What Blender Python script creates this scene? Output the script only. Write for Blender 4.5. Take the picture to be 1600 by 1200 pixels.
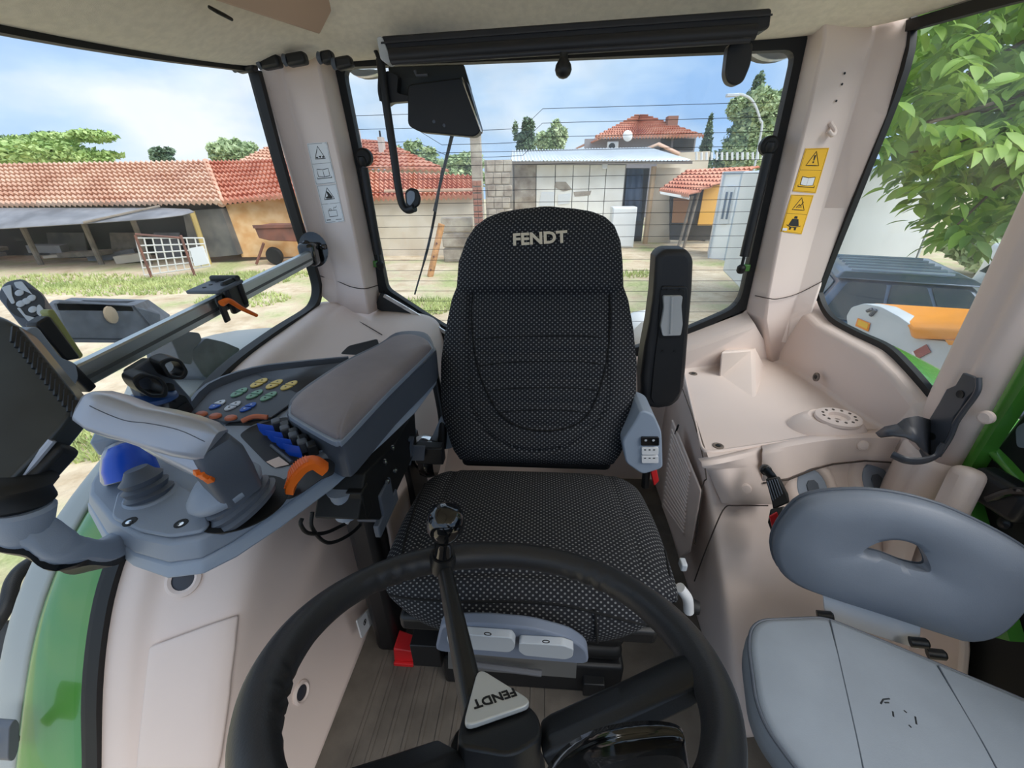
import bpy, bmesh, math, random
from mathutils import Vector, Matrix
random.seed(7)
for o in list(bpy.data.objects): bpy.data.objects.remove(o)
SC = bpy.context.scene
COL = SC.collection
V = Vector
R = math.radians
PI = math.pi

# ------------------------------------------------------------------ camera
FPX = 650.0
PITCH, YAW, ROLL = R(26.2), R(4.5), R(1.0)
CAM = V((-0.05, 0.0, 1.15))
_f = V((-math.sin(YAW)*math.cos(PITCH), math.cos(YAW)*math.cos(PITCH), -math.sin(PITCH)))
_r0 = V((math.cos(YAW), math.sin(YAW), 0))
_u0 = _r0.cross(_f)
_r = _r0*math.cos(ROLL) - _u0*math.sin(ROLL)
_u = _u0*math.cos(ROLL) + _r0*math.sin(ROLL)
cam_data = bpy.data.cameras.new('camera')
cam_data.sensor_width = 36.0
cam_data.lens = 36.0*FPX/1600.0
cam_data.clip_start = 0.02
cam_data.clip_end = 500
cam = bpy.data.objects.new('camera', cam_data)
COL.objects.link(cam)
cam.matrix_world = Matrix(((_r.x, _u.x, -_f.x, CAM.x), (_r.y, _u.y, -_f.y, CAM.y), (_r.z, _u.z, -_f.z, CAM.z), (0, 0, 0, 1)))
SC.camera = cam

# ------------------------------------------------------------------ world, sun, exposure
SC.view_settings.view_transform = 'Standard'
SC.view_settings.look = 'None'
SC.view_settings.gamma = 1.0
SC.view_settings.use_curve_mapping = False
SC.view_settings.exposure = 0.45
world = bpy.data.worlds.new('sky')
SC.world = world
world.use_nodes = True
nt = world.node_tree
nt.nodes.clear()
wo = nt.nodes.new('ShaderNodeOutputWorld')
bg = nt.nodes.new('ShaderNodeBackground')
tc = nt.nodes.new('ShaderNodeTexCoord')
mp = nt.nodes.new('ShaderNodeMapping')
mp.inputs['Scale'].default_value = (1.0, 1.0, 2.6)
mp.inputs['Location'].default_value = (0.35, 0.1, 0.2)
nz = nt.nodes.new('ShaderNodeTexNoise')
nz.inputs['Scale'].default_value = 2.1
nz.inputs['Detail'].default_value = 7
nz.inputs['Roughness'].default_value = 0.52
cr = nt.nodes.new('ShaderNodeValToRGB')
cr.color_ramp.elements[0].position = 0.36
cr.color_ramp.elements[0].color = (0.34, 0.55, 0.90, 1)
cr.color_ramp.elements[1].position = 0.66
cr.color_ramp.elements[1].color = (0.88, 0.93, 1.0, 1)
em = cr.color_ramp.elements.new(0.5)
em.color = (0.55, 0.73, 0.97, 1)
nt.links.new(tc.outputs['Generated'], mp.inputs['Vector'])
nt.links.new(mp.outputs['Vector'], nz.inputs['Vector'])
nt.links.new(nz.outputs['Fac'], cr.inputs['Fac'])
nt.links.new(cr.outputs['Color'], bg.inputs['Color'])
bg.inputs['Strength'].default_value = 0.86
nt.links.new(bg.outputs['Background'], wo.inputs['Surface'])
sun_d = bpy.data.lights.new('sun', 'SUN')
sun_d.energy = 3.2
sun_d.angle = R(50)
sun_d.color = (1.0, 0.97, 0.93)
sun = bpy.data.objects.new('sun', sun_d)
COL.objects.link(sun)
sun.location = (0, -6, 8)
sun.rotation_euler = V((-0.50, 0.36, -0.79)).to_track_quat('-Z', 'Y').to_euler()

# ------------------------------------------------------------------ helpers
def ray(x, y): return _f + _r*((x-800)/FPX) - _u*((y-600)/FPX)
def _pl(x, y, i, v):
    d = ray(x, y)
    return CAM + d*((v-CAM[i])/d[i])
def PX(x, y, v): return _pl(x, y, 0, v)
def PY(x, y, v): return _pl(x, y, 1, v)
def PZ(x, y, v): return _pl(x, y, 2, v)
def PD(x, y, d): return CAM + ray(x, y)*d
def PP(x, y, p0, n):
    d = ray(x, y)
    return CAM + d*((V(p0)-CAM).dot(V(n))/d.dot(V(n)))

def lin(c):
    return tuple(((v/255.0)/12.92 if v/255.0 <= 0.04045 else ((v/255.0+0.055)/1.055)**2.4) for v in c)
MATS = {}
def mat(name, rgb, rough=0.5, metal=0.0, var=0.0, vscale=8.0, bump=0.0, bscale=120.0, coat=0.0, spec=0.5, rgb2=None, detail=4):
    if name in MATS: return MATS[name]
    m = bpy.data.materials.new(name); m.use_nodes = True
    t = m.node_tree; b = t.nodes['Principled BSDF']
    c = lin(rgb)
    b.inputs['Base Color'].default_value = (*c, 1)
    b.inputs['Roughness'].default_value = rough
    b.inputs['Metallic'].default_value = metal
    b.inputs['Specular IOR Level'].default_value = spec
    if coat: b.inputs['Coat Weight'].default_value = coat
    co = t.nodes.new('ShaderNodeTexCoord')
    if var or rgb2:
        n = t.nodes.new('ShaderNodeTexNoise'); n.inputs['Scale'].default_value = vscale; n.inputs['Detail'].default_value = detail
        r = t.nodes.new('ShaderNodeValToRGB')
        c2 = lin(rgb2) if rgb2 else tuple(min(1, v*(1+var)) for v in c)
        c1 = c if rgb2 else tuple(v*(1-var) for v in c)
        r.color_ramp.elements[0].position = 0.35; r.color_ramp.elements[0].color = (*c1, 1)
        r.color_ramp.elements[1].position = 0.65; r.color_ramp.elements[1].color = (*c2, 1)
        t.links.new(co.outputs['Object'], n.inputs['Vector']); t.links.new(n.outputs['Fac'], r.inputs['Fac'])
        t.links.new(r.outputs['Color'], b.inputs['Base Color'])
    if bump:
        n = t.nodes.new('ShaderNodeTexNoise'); n.inputs['Scale'].default_value = bscale; n.inputs['Detail'].default_value = 3
        bp = t.nodes.new('ShaderNodeBump'); bp.inputs['Strength'].default_value = bump; bp.inputs['Distance'].default_value = 0.002
        t.links.new(co.outputs['Object'], n.inputs['Vector']); t.links.new(n.outputs['Fac'], bp.inputs['Height'])
        t.links.new(bp.outputs['Normal'], b.inputs['Normal'])
    MATS[name] = m
    return m

def finish(o, parent=None, smooth=True, angle=35, bevel=0, segs=2, sub=0, solid=0, offset=-1):
    if o.name not in COL.objects: COL.objects.link(o)
    if parent is not None: o.parent = parent
    if smooth:
        for p in o.data.polygons: p.use_smooth = True
        if angle < 180: o.data.set_sharp_from_angle(angle=R(angle))
    if sub:
        md = o.modifiers.new('sub', 'SUBSURF'); md.levels = sub; md.render_levels = sub
    if solid:
        md = o.modifiers.new('solid', 'SOLIDIFY'); md.thickness = solid; md.offset = offset
    if bevel:
        md = o.modifiers.new('bevel', 'BEVEL'); md.width = bevel; md.segments = segs; md.limit_method = 'ANGLE'; md.angle_limit = R(30); md.harden_normals = False
        for p in o.data.polygons: p.use_smooth = True
    return o
def mesh(name, verts, faces, m, parent=None, fix=True, **kw):
    me = bpy.data.meshes.new(name)
    me.from_pydata([tuple(v) for v in verts], [], faces)
    if fix:
        b = bmesh.new(); b.from_mesh(me)
        bmesh.ops.recalc_face_normals(b, faces=b.faces); b.to_mesh(me); b.free()
    me.update()
    o = bpy.data.objects.new(name, me)
    if m is not None: me.materials.append(m)
    return finish(o, parent, **kw)
def empty(name, loc=(0, 0, 0), rot=None):
    o = bpy.data.objects.new(name, None); COL.objects.link(o); o.location = loc
    o.empty_display_size = 0.05
    if rot is not None: o.rotation_euler = rot
    return o
def tag(o, label=None, cat=None, group=None, kind=None):
    if label: o['label'] = label
    if cat: o['category'] = cat
    if group: o['group'] = group
    if kind: o['kind'] = kind
    return o
def rel(parent, o):
    """parent without moving (parent has only a location/rotation)"""
    o.parent = parent
    o.matrix_parent_inverse = Matrix.LocRotScale(parent.location, parent.rotation_euler, None).inverted()
    return o
class Th:
    """a thing: an Empty at its base; parts are built in world coordinates and shifted to it"""
    def __init__(s, name, loc, label, cat, group=None, kind=None):
        s.e = empty(name, loc); tag(s.e, label, cat, group, kind)
    def add(s, o, parent=None):
        if parent is None: rel(s.e, o)
        else:
            o.parent = parent
            o.matrix_parent_inverse = s.e.matrix_basis.inverted() if False else Matrix.Identity(4)
            o.matrix_parent_inverse = _chain(parent).inverted()
        return o
def _chain(p):
    m = Matrix.Identity(4)
    while p is not None:
        m = (p.matrix_parent_inverse @ p.matrix_basis) @ m if p.parent else p.matrix_basis @ m
        p = p.parent
    return m

def slab(name, pts, vec, m, parent=None, **kw):
    """polygon outline extruded along vec"""
    n = len(pts); vec = V(vec)
    vs = [V(p) for p in pts] + [V(p)+vec for p in pts]
    fs = [tuple(range(n)), tuple(range(2*n-1, n-1, -1))] + [(i, (i+1) % n, n+(i+1) % n, n+i) for i in range(n)]
    return mesh(name, vs, fs, m, parent, **kw)
def ringslab(name, outer, inner, vec, m, parent=None, **kw):
    n = len(outer); vec = V(vec)
    vs = [V(p) for p in outer]+[V(p) for p in inner]+[V(p)+vec for p in outer]+[V(p)+vec for p in inner]
    fs = []
    for i in range(n):
        j = (i+1) % n
        fs += [(i, j, n+j, n+i), (2*n+i, 3*n+i, 3*n+j, 2*n+j), (i, 2*n+i, 2*n+j, j), (n+i, n+j, 3*n+j, 3*n+i)]
    return mesh(name, vs, fs, m, parent, **kw)
def sheet(name, rows, m, parent=None, closed=False, **kw):
    nr, nc = len(rows), len(rows[0])
    vs = [V(p) for r in rows for p in r]
    fs = []
    for i in range(nr-1):
        for j in range(nc if closed else nc-1):
            k = (j+1) % nc
            fs.append((i*nc+j, i*nc+k, (i+1)*nc+k, (i+1)*nc+j))
    return mesh(name, vs, fs, m, parent, **kw)
def loft(name, secs, m, parent=None, caps=True, **kw):
    n = len(secs[0]); vs = [V(p) for s in secs for p in s]; fs = []
    for i in range(len(secs)-1):
        for j in range(n):
            k = (j+1) % n
            fs.append((i*n+j, i*n+k, (i+1)*n+k, (i+1)*n+j))
    if caps:
        fs.append(tuple(range(n))); fs.append(tuple(range(len(secs)*n-1, (len(secs)-1)*n-1, -1)))
    return mesh(name, vs, fs, m, parent, **kw)
def spline(pts, k=6, closed=False):
    pts = [V(p) for p in pts]; n = len(pts); out = []
    rng = range(n if closed else n-1)
    for i in rng:
        p1, p2 = pts[i], pts[(i+1) % n]
        p0 = pts[i-1] if (i > 0 or closed) else p1*2-p2
        p3 = pts[(i+2) % n] if (i+2 < n or closed) else p2*2-p1
        for s in range(k):
            t = s/k
            out.append(0.5*((2*p1)+(p2-p0)*t+(2*p0-5*p1+4*p2-p3)*t*t+(3*p1-p0-3*p2+p3)*t**3))
    if not closed: out.append(pts[-1])
    return out
def frames(path, closed=False, up=None):
    n = len(path); res = []
    prev = None
    for i in range(n):
        a = path[i-1] if (i > 0 or closed) else path[i]
        b = path[(i+1) % n] if (i < n-1 or closed) else path[i]
        t = (b-a).normalized()
        if prev is None:
            h = V(up) if up is not None else (V((0, 0, 1)) if abs(t.z) < 0.9 else V((1, 0, 0)))
            nn = (h - t*h.dot(t)).normalized()
        else:
            nn = (V(up) - t*V(up).dot(t)).normalized() if up is not None else (prev - t*prev.dot(t)).normalized()
        prev = nn
        res.append((t, nn, t.cross(nn)))
    return res
def tube(name, pts, r, m, parent=None, n=12, closed=False, k=6, smooth_path=True, up=None, **kw):
    path = spline(pts, k, closed) if smooth_path and len(pts) > 2 else [V(p) for p in pts]
    fr = frames(path, closed, up); L = len(path)
    secs = []
    for i, (p, (t, a, b)) in enumerate(zip(path, fr)):
        if callable(r): rr = r(i/(L-1 if not closed else L))
        else: rr = r
        ra, rb = rr if isinstance(rr, tuple) else (rr, rr)
        secs.append([p + a*ra*math.cos(2*PI*j/n) + b*rb*math.sin(2*PI*j/n) for j in range(n)])
    if closed:
        secs.append(secs[0])
        vs = [q for s in secs[:-1] for q in s]; fs = []
        for i in range(L):
            ii = (i+1) % L
            for j in range(n):
                kk = (j+1) % n
                fs.append((i*n+j, i*n+kk, ii*n+kk, ii*n+j))
        return mesh(name, vs, fs, m, parent, **kw)
    return loft(name, secs, m, parent, **kw)
def sweep(name, pts, prof, m, parent=None, up=(0, 0, 1), k=6, closed=False, smooth_path=True, **kw):
    """2D profile (a along up, b sideways) swept along the path"""
    path = spline(pts, k, closed) if smooth_path and len(pts) > 2 else [V(p) for p in pts]
    fr = frames(path, closed, up)
    secs = [[p + a*u + b*w for (u, w) in prof] for p, (t, a, b) in zip(path, fr)]
    return loft(name, secs, m, parent, **kw)
def basis(axis, up=None):
    t = V(axis).normalized()
    h = V(up) if up is not None else (V((0, 0, 1)) if abs(t.z) < 0.9 else V((1, 0, 0)))
    a = (h - t*h.dot(t)).normalized()
    return t, a, t.cross(a)
def lathe(name, prof, o, axis, m, parent=None, n=24, sx=1.0, sy=1.0, up=None, caps=True, **kw):
    t, a, b = basis(axis, up); o = V(o)
    secs = [[o + t*h + a*r*sx*math.cos(2*PI*j/n) + b*r*sy*math.sin(2*PI*j/n) for j in range(n)] for r, h in prof]
    return loft(name, secs, m, parent, caps=caps, **kw)
def rbox(name, c, size, m, parent=None, rot=None, bevel=0.005, segs=3, taper=1.0, **kw):
    c = V(c); M = rot if rot is not None else Matrix.Identity(3)
    vs = []
    for sz in (-1, 1):
        tp = taper if sz > 0 else 1.0
        for sx, sy in ((-1, -1), (1, -1), (1, 1), (-1, 1)):
            vs.append(c + M @ V((sx*size[0]/2*tp, sy*size[1]/2*tp, sz*size[2]/2)))
    fs = [(3, 2, 1, 0), (4, 5, 6, 7), (0, 1, 5, 4), (1, 2, 6, 5), (2, 3, 7, 6), (3, 0, 4, 7)]
    return mesh(name, vs, fs, m, parent, bevel=bevel, segs=segs, **kw)
def rot3(x=0, y=0, z=0):
    return Matrix.Rotation(R(z), 3, 'Z') @ Matrix.Rotation(R(y), 3, 'Y') @ Matrix.Rotation(R(x), 3, 'X')
def axes3(ex, ez):
    """3x3 whose columns are x, y, z axes from an x direction and an approximate z direction"""
    ex = V(ex).normalized(); ez = V(ez); ez = (ez - ex*ez.dot(ex)).normalized(); ey = ez.cross(ex)
    return Matrix((ex, ey, ez)).transposed()
def round_poly(pts, r, n=5):
    """round the corners of a planar polygon of 3D points; r may be a list"""
    out = []; N = len(pts); pts = [V(p) for p in pts]
    for i in range(N):
        p = pts[i]; a = pts[i-1]; b = pts[(i+1) % N]
        rr = r[i] if isinstance(r, (list, tuple)) else r
        da, db = (a-p), (b-p)
        d = min(rr, da.length*0.49, db.length*0.49)
        if d <= 1e-5: out.append(p); continue
        p1, p2 = p+da.normalized()*d, p+db.normalized()*d
        for k in range(n+1):
            t = k/n
            out.append(p1*(1-t)**2 + p*2*t*(1-t) + p2*t*t)
    return out
def text_mesh(name, body, o, ex, ey, size, m, parent=None, depth=0.0008, bold=0.0, shear=0.0, sx=1.0):
    cu = bpy.data.curves.new(name, 'FONT'); cu.body = body; cu.size = 1.0; cu.align_x = 'CENTER'; cu.align_y = 'CENTER'
    cu.offset = bold; cu.shear = shear; cu.extrude = 0.5; cu.resolution_u = 3
    tmp = bpy.data.objects.new('tmp', cu); COL.objects.link(tmp)
    bpy.context.view_layer.update()
    me = bpy.data.meshes.new_from_object(tmp.evaluated_get(bpy.context.evaluated_depsgraph_get()))
    bpy.data.objects.remove(tmp)
    ex = V(ex).normalized(); ey = V(ey); ey = (ey-ex*ey.dot(ex)).normalized(); ez = ex.cross(ey); o = V(o)
    for v in me.vertices:
        c = v.co.copy(); v.co = o + ex*c.x*size*sx + ey*c.y*size + ez*(c.z*depth)
    me.materials.clear(); me.materials.append(m)
    ob = bpy.data.objects.new(name, me)
    return finish(ob, parent, smooth=False)
def copy_tree(o, parent=None):
    c = o.copy(); COL.objects.link(c)
    if parent is not None:
        c.parent = parent; c.matrix_parent_inverse = o.matrix_parent_inverse.copy()
    for ch in list(o.children): copy_tree(ch, c)
    return c
def arc(n, a0, a1): return [a0+(a1-a0)*i/n for i in range(n+1)]

from mathutils.bvhtree import BVHTree
_BV = {}
def hit(o, x, y):
    """where the line of sight at a pixel meets a built surface: point and normal towards the camera"""
    if o.name not in _BV:
        bpy.context.view_layer.update(); _BV[o.name] = BVHTree.FromObject(o, bpy.context.evaluated_depsgraph_get())
    d = ray(x, y).normalized(); p, n, i, t = _BV[o.name].ray_cast(CAM, d)
    if p is None: return None
    if n.dot(d) > 0: n = -n
    return p, n
def drape(name, o, quad, nu, nv, off, m, solid=0.0, **kw):
    rows = []
    for j in range(nv+1):
        row = []
        for i in range(nu+1):
            u, v = i/nu, j/nv
            x = (quad[0][0]*(1-u)+quad[1][0]*u)*(1-v)+(quad[3][0]*(1-u)+quad[2][0]*u)*v
            y = (quad[0][1]*(1-u)+quad[1][1]*u)*(1-v)+(quad[3][1]*(1-u)+quad[2][1]*u)*v
            h = hit(o, x, y)
            row.append(h[0]+h[1]*off if h else PD(x, y, 1.0))
        rows.append(row)
    return sheet(name, rows, m, solid=solid, **kw)
# ------------------------------------------------------------------ materials
BEIGE = mat('beige_plastic', (224, 207, 198), 0.55, var=0.03, vscale=3, bump=0.12, bscale=900)
LINER = mat('headliner_fabric', (236, 228, 212), 0.95, var=0.05, vscale=60, bump=0.3, bscale=700)
BLACK = mat('black_plastic', (24, 25, 27), 0.45, bump=0.08, bscale=600)
RUBBER = mat('black_rubber', (16, 17, 18), 0.6)
GLOSSBLK = mat('gloss_black', (10, 11, 14), 0.12, coat=0.5)
DGREY = mat('dark_grey_plastic', (84, 91, 102), 0.5, bump=0.1, bscale=700)
MGREY = mat('grey_plastic', (142, 153, 168), 0.5, bump=0.1, bscale=800)
LGREY = mat('blue_grey_plastic', (150, 163, 180), 0.5, bump=0.06, bscale=800)
SILVER = mat('silver_paint', (172, 176, 186), 0.3, 0.25)
ALU = mat('aluminium', (188, 193, 192), 0.3, 0.85, var=0.03, vscale=20)
CHROME = mat('chrome', (215, 218, 220), 0.12, 1.0)
STEEL = mat('dark_steel', (60, 62, 64), 0.35, 0.8)
ORANGE = mat('orange_plastic', (232, 108, 24), 0.42)
BLUE = mat('blue_plastic', (24, 84, 205), 0.35)
RED = mat('red_plastic', (205, 36, 40), 0.4)
WHITE = mat('white_plastic', (226, 228, 230), 0.4)
LIGHTGREY = mat('light_grey_plastic', (190, 196, 202), 0.42)
GREEN = mat('green_paint', (74, 138, 52), 0.22, coat=0.6, var=0.03, vscale=2)
YELLOW = mat('sticker_yellow', (232, 178, 20), 0.45)
PRINT = mat('print_black', (22, 22, 22), 0.6)
STICKW = mat('sticker_white', (222, 224, 226), 0.45)
SEATGREY = mat('grey_vinyl', (142, 151, 161), 0.55, var=0.06, vscale=9, bump=0.1, bscale=500)
# ================================================================== the cab: floor, walls, ceiling, windows
def mat_floor():
    m = mat('rubber_mat', (94, 87, 79), 0.8, var=0.18, vscale=14, bump=0.25, bscale=260)
    return m
fl = slab('floor', [(-0.66, -0.5, 0), (0.62, -0.5, 0), (0.62, 1.44, 0), (-0.66, 1.44, 0)], (0, 0, -0.04), mat_floor(), smooth=False)
tag(fl, 'worn dark grey rubber mat covering the cab floor', 'floor', kind='structure')
for i in range(13):   # shallow moulded ribs of the mat
    x = -0.46 + i*0.036
    b = slab('rib', [(x, 0.1, 0), (x+0.008, 0.1, 0), (x+0.008, 0.74, 0), (x, 0.74, 0)], (0, 0, 0.0022), mat_floor(), parent=fl, smooth=False)

# ---- left side wall below the window: lip, swept face, floor edge
SILL_L = [(0.16, -0.05), (0.25, 0.06), (0.317, 0.19), (0.38, 0.325), (0.449, 0.437), (0.516, 0.51), (0.64, 0.602), (0.777, 0.675), (0.909, 0.72), (1.135, 0.742), (1.325, 0.752)]
rows = []
for (y, z) in SILL_L:
    k = max(0.0, min(1.0, z/0.72))
    fy = 0.10 + (y-0.16)*0.62
    top_in = -0.50
    q = 0.14*k if z > 0.1 else 0.0
    rows.append([(-0.865, y, z), (-0.845, y, z+0.004), (-0.80, y, z+0.002), (-0.786, y+0.004, z-0.012*k-0.001), (-0.770, y+0.006, z-0.036*k-0.002), (-0.745, y+0.002, z-0.045*k-0.003),
                 (-0.66, y-0.005, max(z-0.62*q, z*0.7)-0.003), (-0.633, y-0.008, max(z-0.80*q, z*0.65)-0.003), (-0.618, y-0.010, max(z-1.05*q, z*0.6)-0.004), (-0.608, y-0.014, max(z-1.7*q, z*0.5)-0.004), (-0.572, y-0.02*k, z*0.36-0.005), (-0.548, y-0.02*k, z*0.14-0.006), (-0.528, y-0.02*k, -0.008)])
wl = sheet('wall_left', rows, BEIGE, sub=2, angle=180, solid=0.006)
tag(wl, 'moulded beige lining below the side window beside the armrest console', 'wall', kind='structure')
# moulded rib and pocket on that lining
def wl_part(o): o.parent = wl; return o
for nm, x, y, r_ in (('hole', 470, 1082, 1.0), ('recess', 287, 905, 1.35)):
    p, nrm = hit(wl, x, y)
    wl_part(lathe(nm+'_rim', [(0.015*r_, -0.004), (0.024*r_, -0.002), (0.024*r_, 0.003), (0.019*r_, 0.006), (0.015*r_, 0.003)], p, nrm, BEIGE, caps=False))
    wl_part(lathe(nm+'_plug', [(0.016*r_, -0.004), (0.016*r_, 0.001), (0.010*r_, 0.003)], p, nrm, mat('plug_grey', (52, 54, 62), 0.5)))
wl_part(drape('raised_panel', wl, [(242, 1006), (372, 960), (345, 1198), (222, 1198)], 8, 10, 0.007, BEIGE, solid=0.008, angle=180, bevel=0.004))
# sticker on the lining beside the seat
st = slab('sticker', round_poly([PX(558, 970, -0.50), PX(590, 938, -0.50), PX(592, 958, -0.50), PX(566, 998, -0.50)], 0.006), (-0.004, 0, 0), STICKW, smooth=False); wl_part(st)
pc = PX(570, 972, -0.499)
s2 = lathe('printed_ring', [(0.0075, 0), (0.0075, 0.001), (0.006, 0.001), (0.006, 0)], pc, (1, 0, 0), PRINT, caps=False, smooth=False); s2.parent = st
s3 = rbox('printed_bar', pc+V((0.0008, 0, 0)), (0.001, 0.0022, 0.011), PRINT, bevel=0); s3.parent = st

# ---- left rear cover (behind the armrest console)
rows = []
for (y, zs, dz) in [(0.72, 0.655, 0.0), (0.80, 0.685, 0.0), (0.909, 0.72, 0.0), (1.02, 0.735, 0.005), (1.135, 0.742, 0.012), (1.25, 0.748, 0.03), (1.34, 0.755, 0.05), (1.44, 0.76, 0.055)]:
    zc = zs - 0.075 + dz*0.9
    rows.append([(-0.866, y, zs+0.002), (-0.80, y, zs+0.003), (-0.780, y, zs-0.012), (-0.762, y, zs-0.05+dz*0.8), (-0.72, y, zc), (-0.60, y, zc-0.004), (-0.50, y, zc-0.012), (-0.44, y, zc-0.03), (-0.415, y, zc-0.07), (-0.405, y, zc-0.2), (-0.42, y, 0.2), (-0.47, y, -0.01)])
lc = sheet('trim_1', rows, BEIGE, sub=2, angle=180, solid=0.006)
tag(lc, 'beige moulded storage cover in the left rear corner behind the armrest', 'trim', kind='structure')
def seam(parent, pts, r=0.0016, m=None):
    o = tube('seam', pts, r, m or mat('seam_dark', (70, 60, 54), 0.8), n=6, k=4, smooth_path=len(pts) > 3)
    o.parent = parent; return o
def lc_pt(x, y, off=0.0):
    """point on the cover top seen at a pixel (cover height found by marching)"""
    best = None
    for i in range(80):
        z = 0.60+i*0.002
        q = PZ(x, y, z)
        ys = [(0.72, .655, 0), (0.80, .685, 0), (0.909, .72, 0), (1.02, .735, .005), (1.135, .742, .012), (1.25, .748, .03), (1.34, .755, .05), (1.44, .76, .055)]
        yy = min(max(q.y, .72), 1.44)
        for a, b in zip(ys, ys[1:]):
            if a[0] <= yy <= b[0]:
                t = (yy-a[0])/(b[0]-a[0]); zs = a[1]+(b[1]-a[1])*t; dz = a[2]+(b[2]-a[2])*t
        h = zs-0.075+dz*0.9-0.004
        e = abs(h-z)
        if best is None or e < best[0]: best = (e, q)
    return best[1]+V((0, 0, off))
seam(lc, [lc_pt(430, 560, .002), lc_pt(470, 532, .002), lc_pt(505, 508, .002), lc_pt(540, 492, .002)])
seam(lc, [lc_pt(540, 492, .002), lc_pt(570, 508, .002), lc_pt(597, 524, .002)])
vo = round_poly([lc_pt(532, 556, .002), lc_pt(545, 543, .002), lc_pt(590, 532, .002), lc_pt(600, 560, .002)], 0.01)
o = slab('vent_opening', vo, (0, 0, 0.004), RUBBER, smooth=False); o.parent = lc
o = tube('vent_rim', vo, 0.004, BEIGE, closed=True, smooth_path=False, n=8, angle=60); o.parent = lc

# ---- rear wall below and beside the rear window
YR = 1.452
def W2(x, y, dy=0.0): return PY(x, y, YR+dy)
win_out = [W2(522, 92), W2(1260, 62), W2(1164, 484), W2(1100, 512), W2(1000, 552), W2(880, 575), W2(780, 560), W2(700, 524), W2(597, 457)]
low = [win_out[2], win_out[3], win_out[4], win_out[5], win_out[6], win_out[7], win_out[8]]
poly = [V((0.72, YR, low[0].z))] + low + [V((-0.66, YR, low[-1].z)), V((-0.66, YR, -0.02)), V((0.72, YR, -0.02))]
wr = slab('wall_rear', poly, (0, 0.05, 0), BEIGE, smooth=False)
tag(wr, 'beige rear wall of the cab below the rear window', 'wall', kind='structure')
hdr = slab('header', [W2(496, 112, .03), W2(520, 96, .03), W2(1262, 64, .03), W2(1290, 74, .03), W2(1300, -40, .03), W2(490, -20, .03)], (0, 0.03, 0), BEIGE, smooth=False); hdr.parent = wr
# rear-left ledge in front of the low black bar
o = sheet('rear_ledge', [[PY(592, 478, 1.447), PY(640, 505, 1.447), PY(700, 545, 1.447), PY(760, 575, 1.447)],
                         [PY(575, 496, 1.40), PY(630, 512, 1.42), PY(690, 552, 1.42), PY(750, 585, 1.42)],
                         [PY(580, 530, 1.36), PY(640, 545, 1.38), PY(690, 575, 1.40), PY(750, 605, 1.40)],
                         [PY(620, 640, 1.34), PY(650, 640, 1.36), PY(690, 650, 1.38), PY(750, 660, 1.38)]], BEIGE, sub=2, angle=180, solid=0.004); o.parent = wr

# ---- pillars (moulded linings)
def pillar(name, lines, label, solid=0.008):
    """lines: list of rows (top to bottom) of points"""
    o = sheet(name, lines, BEIGE, angle=24, bevel=0.006, segs=2)
    md = o.modifiers.new('solid', 'SOLIDIFY'); md.thickness = 0.003; md.offset = 0
    tag(o, label, 'pillar', kind='structure'); return o
XL, XRW = -0.85, 0.85
pl_l = pillar('trim_2', [
    [PX(402, 90, -0.89)+V((0, 0.02, 0)), PX(402, 90, XL), PX(440, 85, -0.80), PY(497, 80, 1.372), PY(519, 80, 1.452), PY(519, 80, 1.50)],
    [PX(408, 118, -0.89)+V((0, 0.02, 0)), PX(408, 118, XL), PX(442, 118, -0.80), PY(499, 105, 1.372), PY(523, 107, 1.452), PY(523, 107, 1.50)],
    [PX(452, 268, -0.89)+V((0, 0.02, 0)), PX(452, 268, XL), PX(484, 270, -0.80), PY(533, 262, 1.372), PY(556, 262, 1.452), PY(556, 262, 1.50)],
    [PX(490, 400, -0.89)+V((0, 0.02, 0)), PX(490, 400, XL), PX(518, 410, -0.805), PY(561, 405, 1.375), PY(585, 405, 1.452), PY(585, 405, 1.50)],
    [PX(499, 432, -0.89)+V((0, 0.02, 0)), PX(499, 432, XL), PX(525, 440, -0.80), PY(570, 450, 1.370), PY(590, 446, 1.452), PY(590, 446, 1.50)],
    [PX(500, 460, -0.89)+V((0, 0.02, 0)), PX(500, 460, -0.845), PX(530, 485, -0.79), PY(576, 491, 1.365), PY(594, 482, 1.452), PY(594, 482, 1.50)]],
    'beige left rear cab pillar with white warning stickers')
seam(pl_l, [PX(500, 431, XL+0.004), PX(526, 439, -0.796), PY(548, 448, 1.383), PY(570, 451, 1.366), PY(590, 446, 1.446)])
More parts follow.
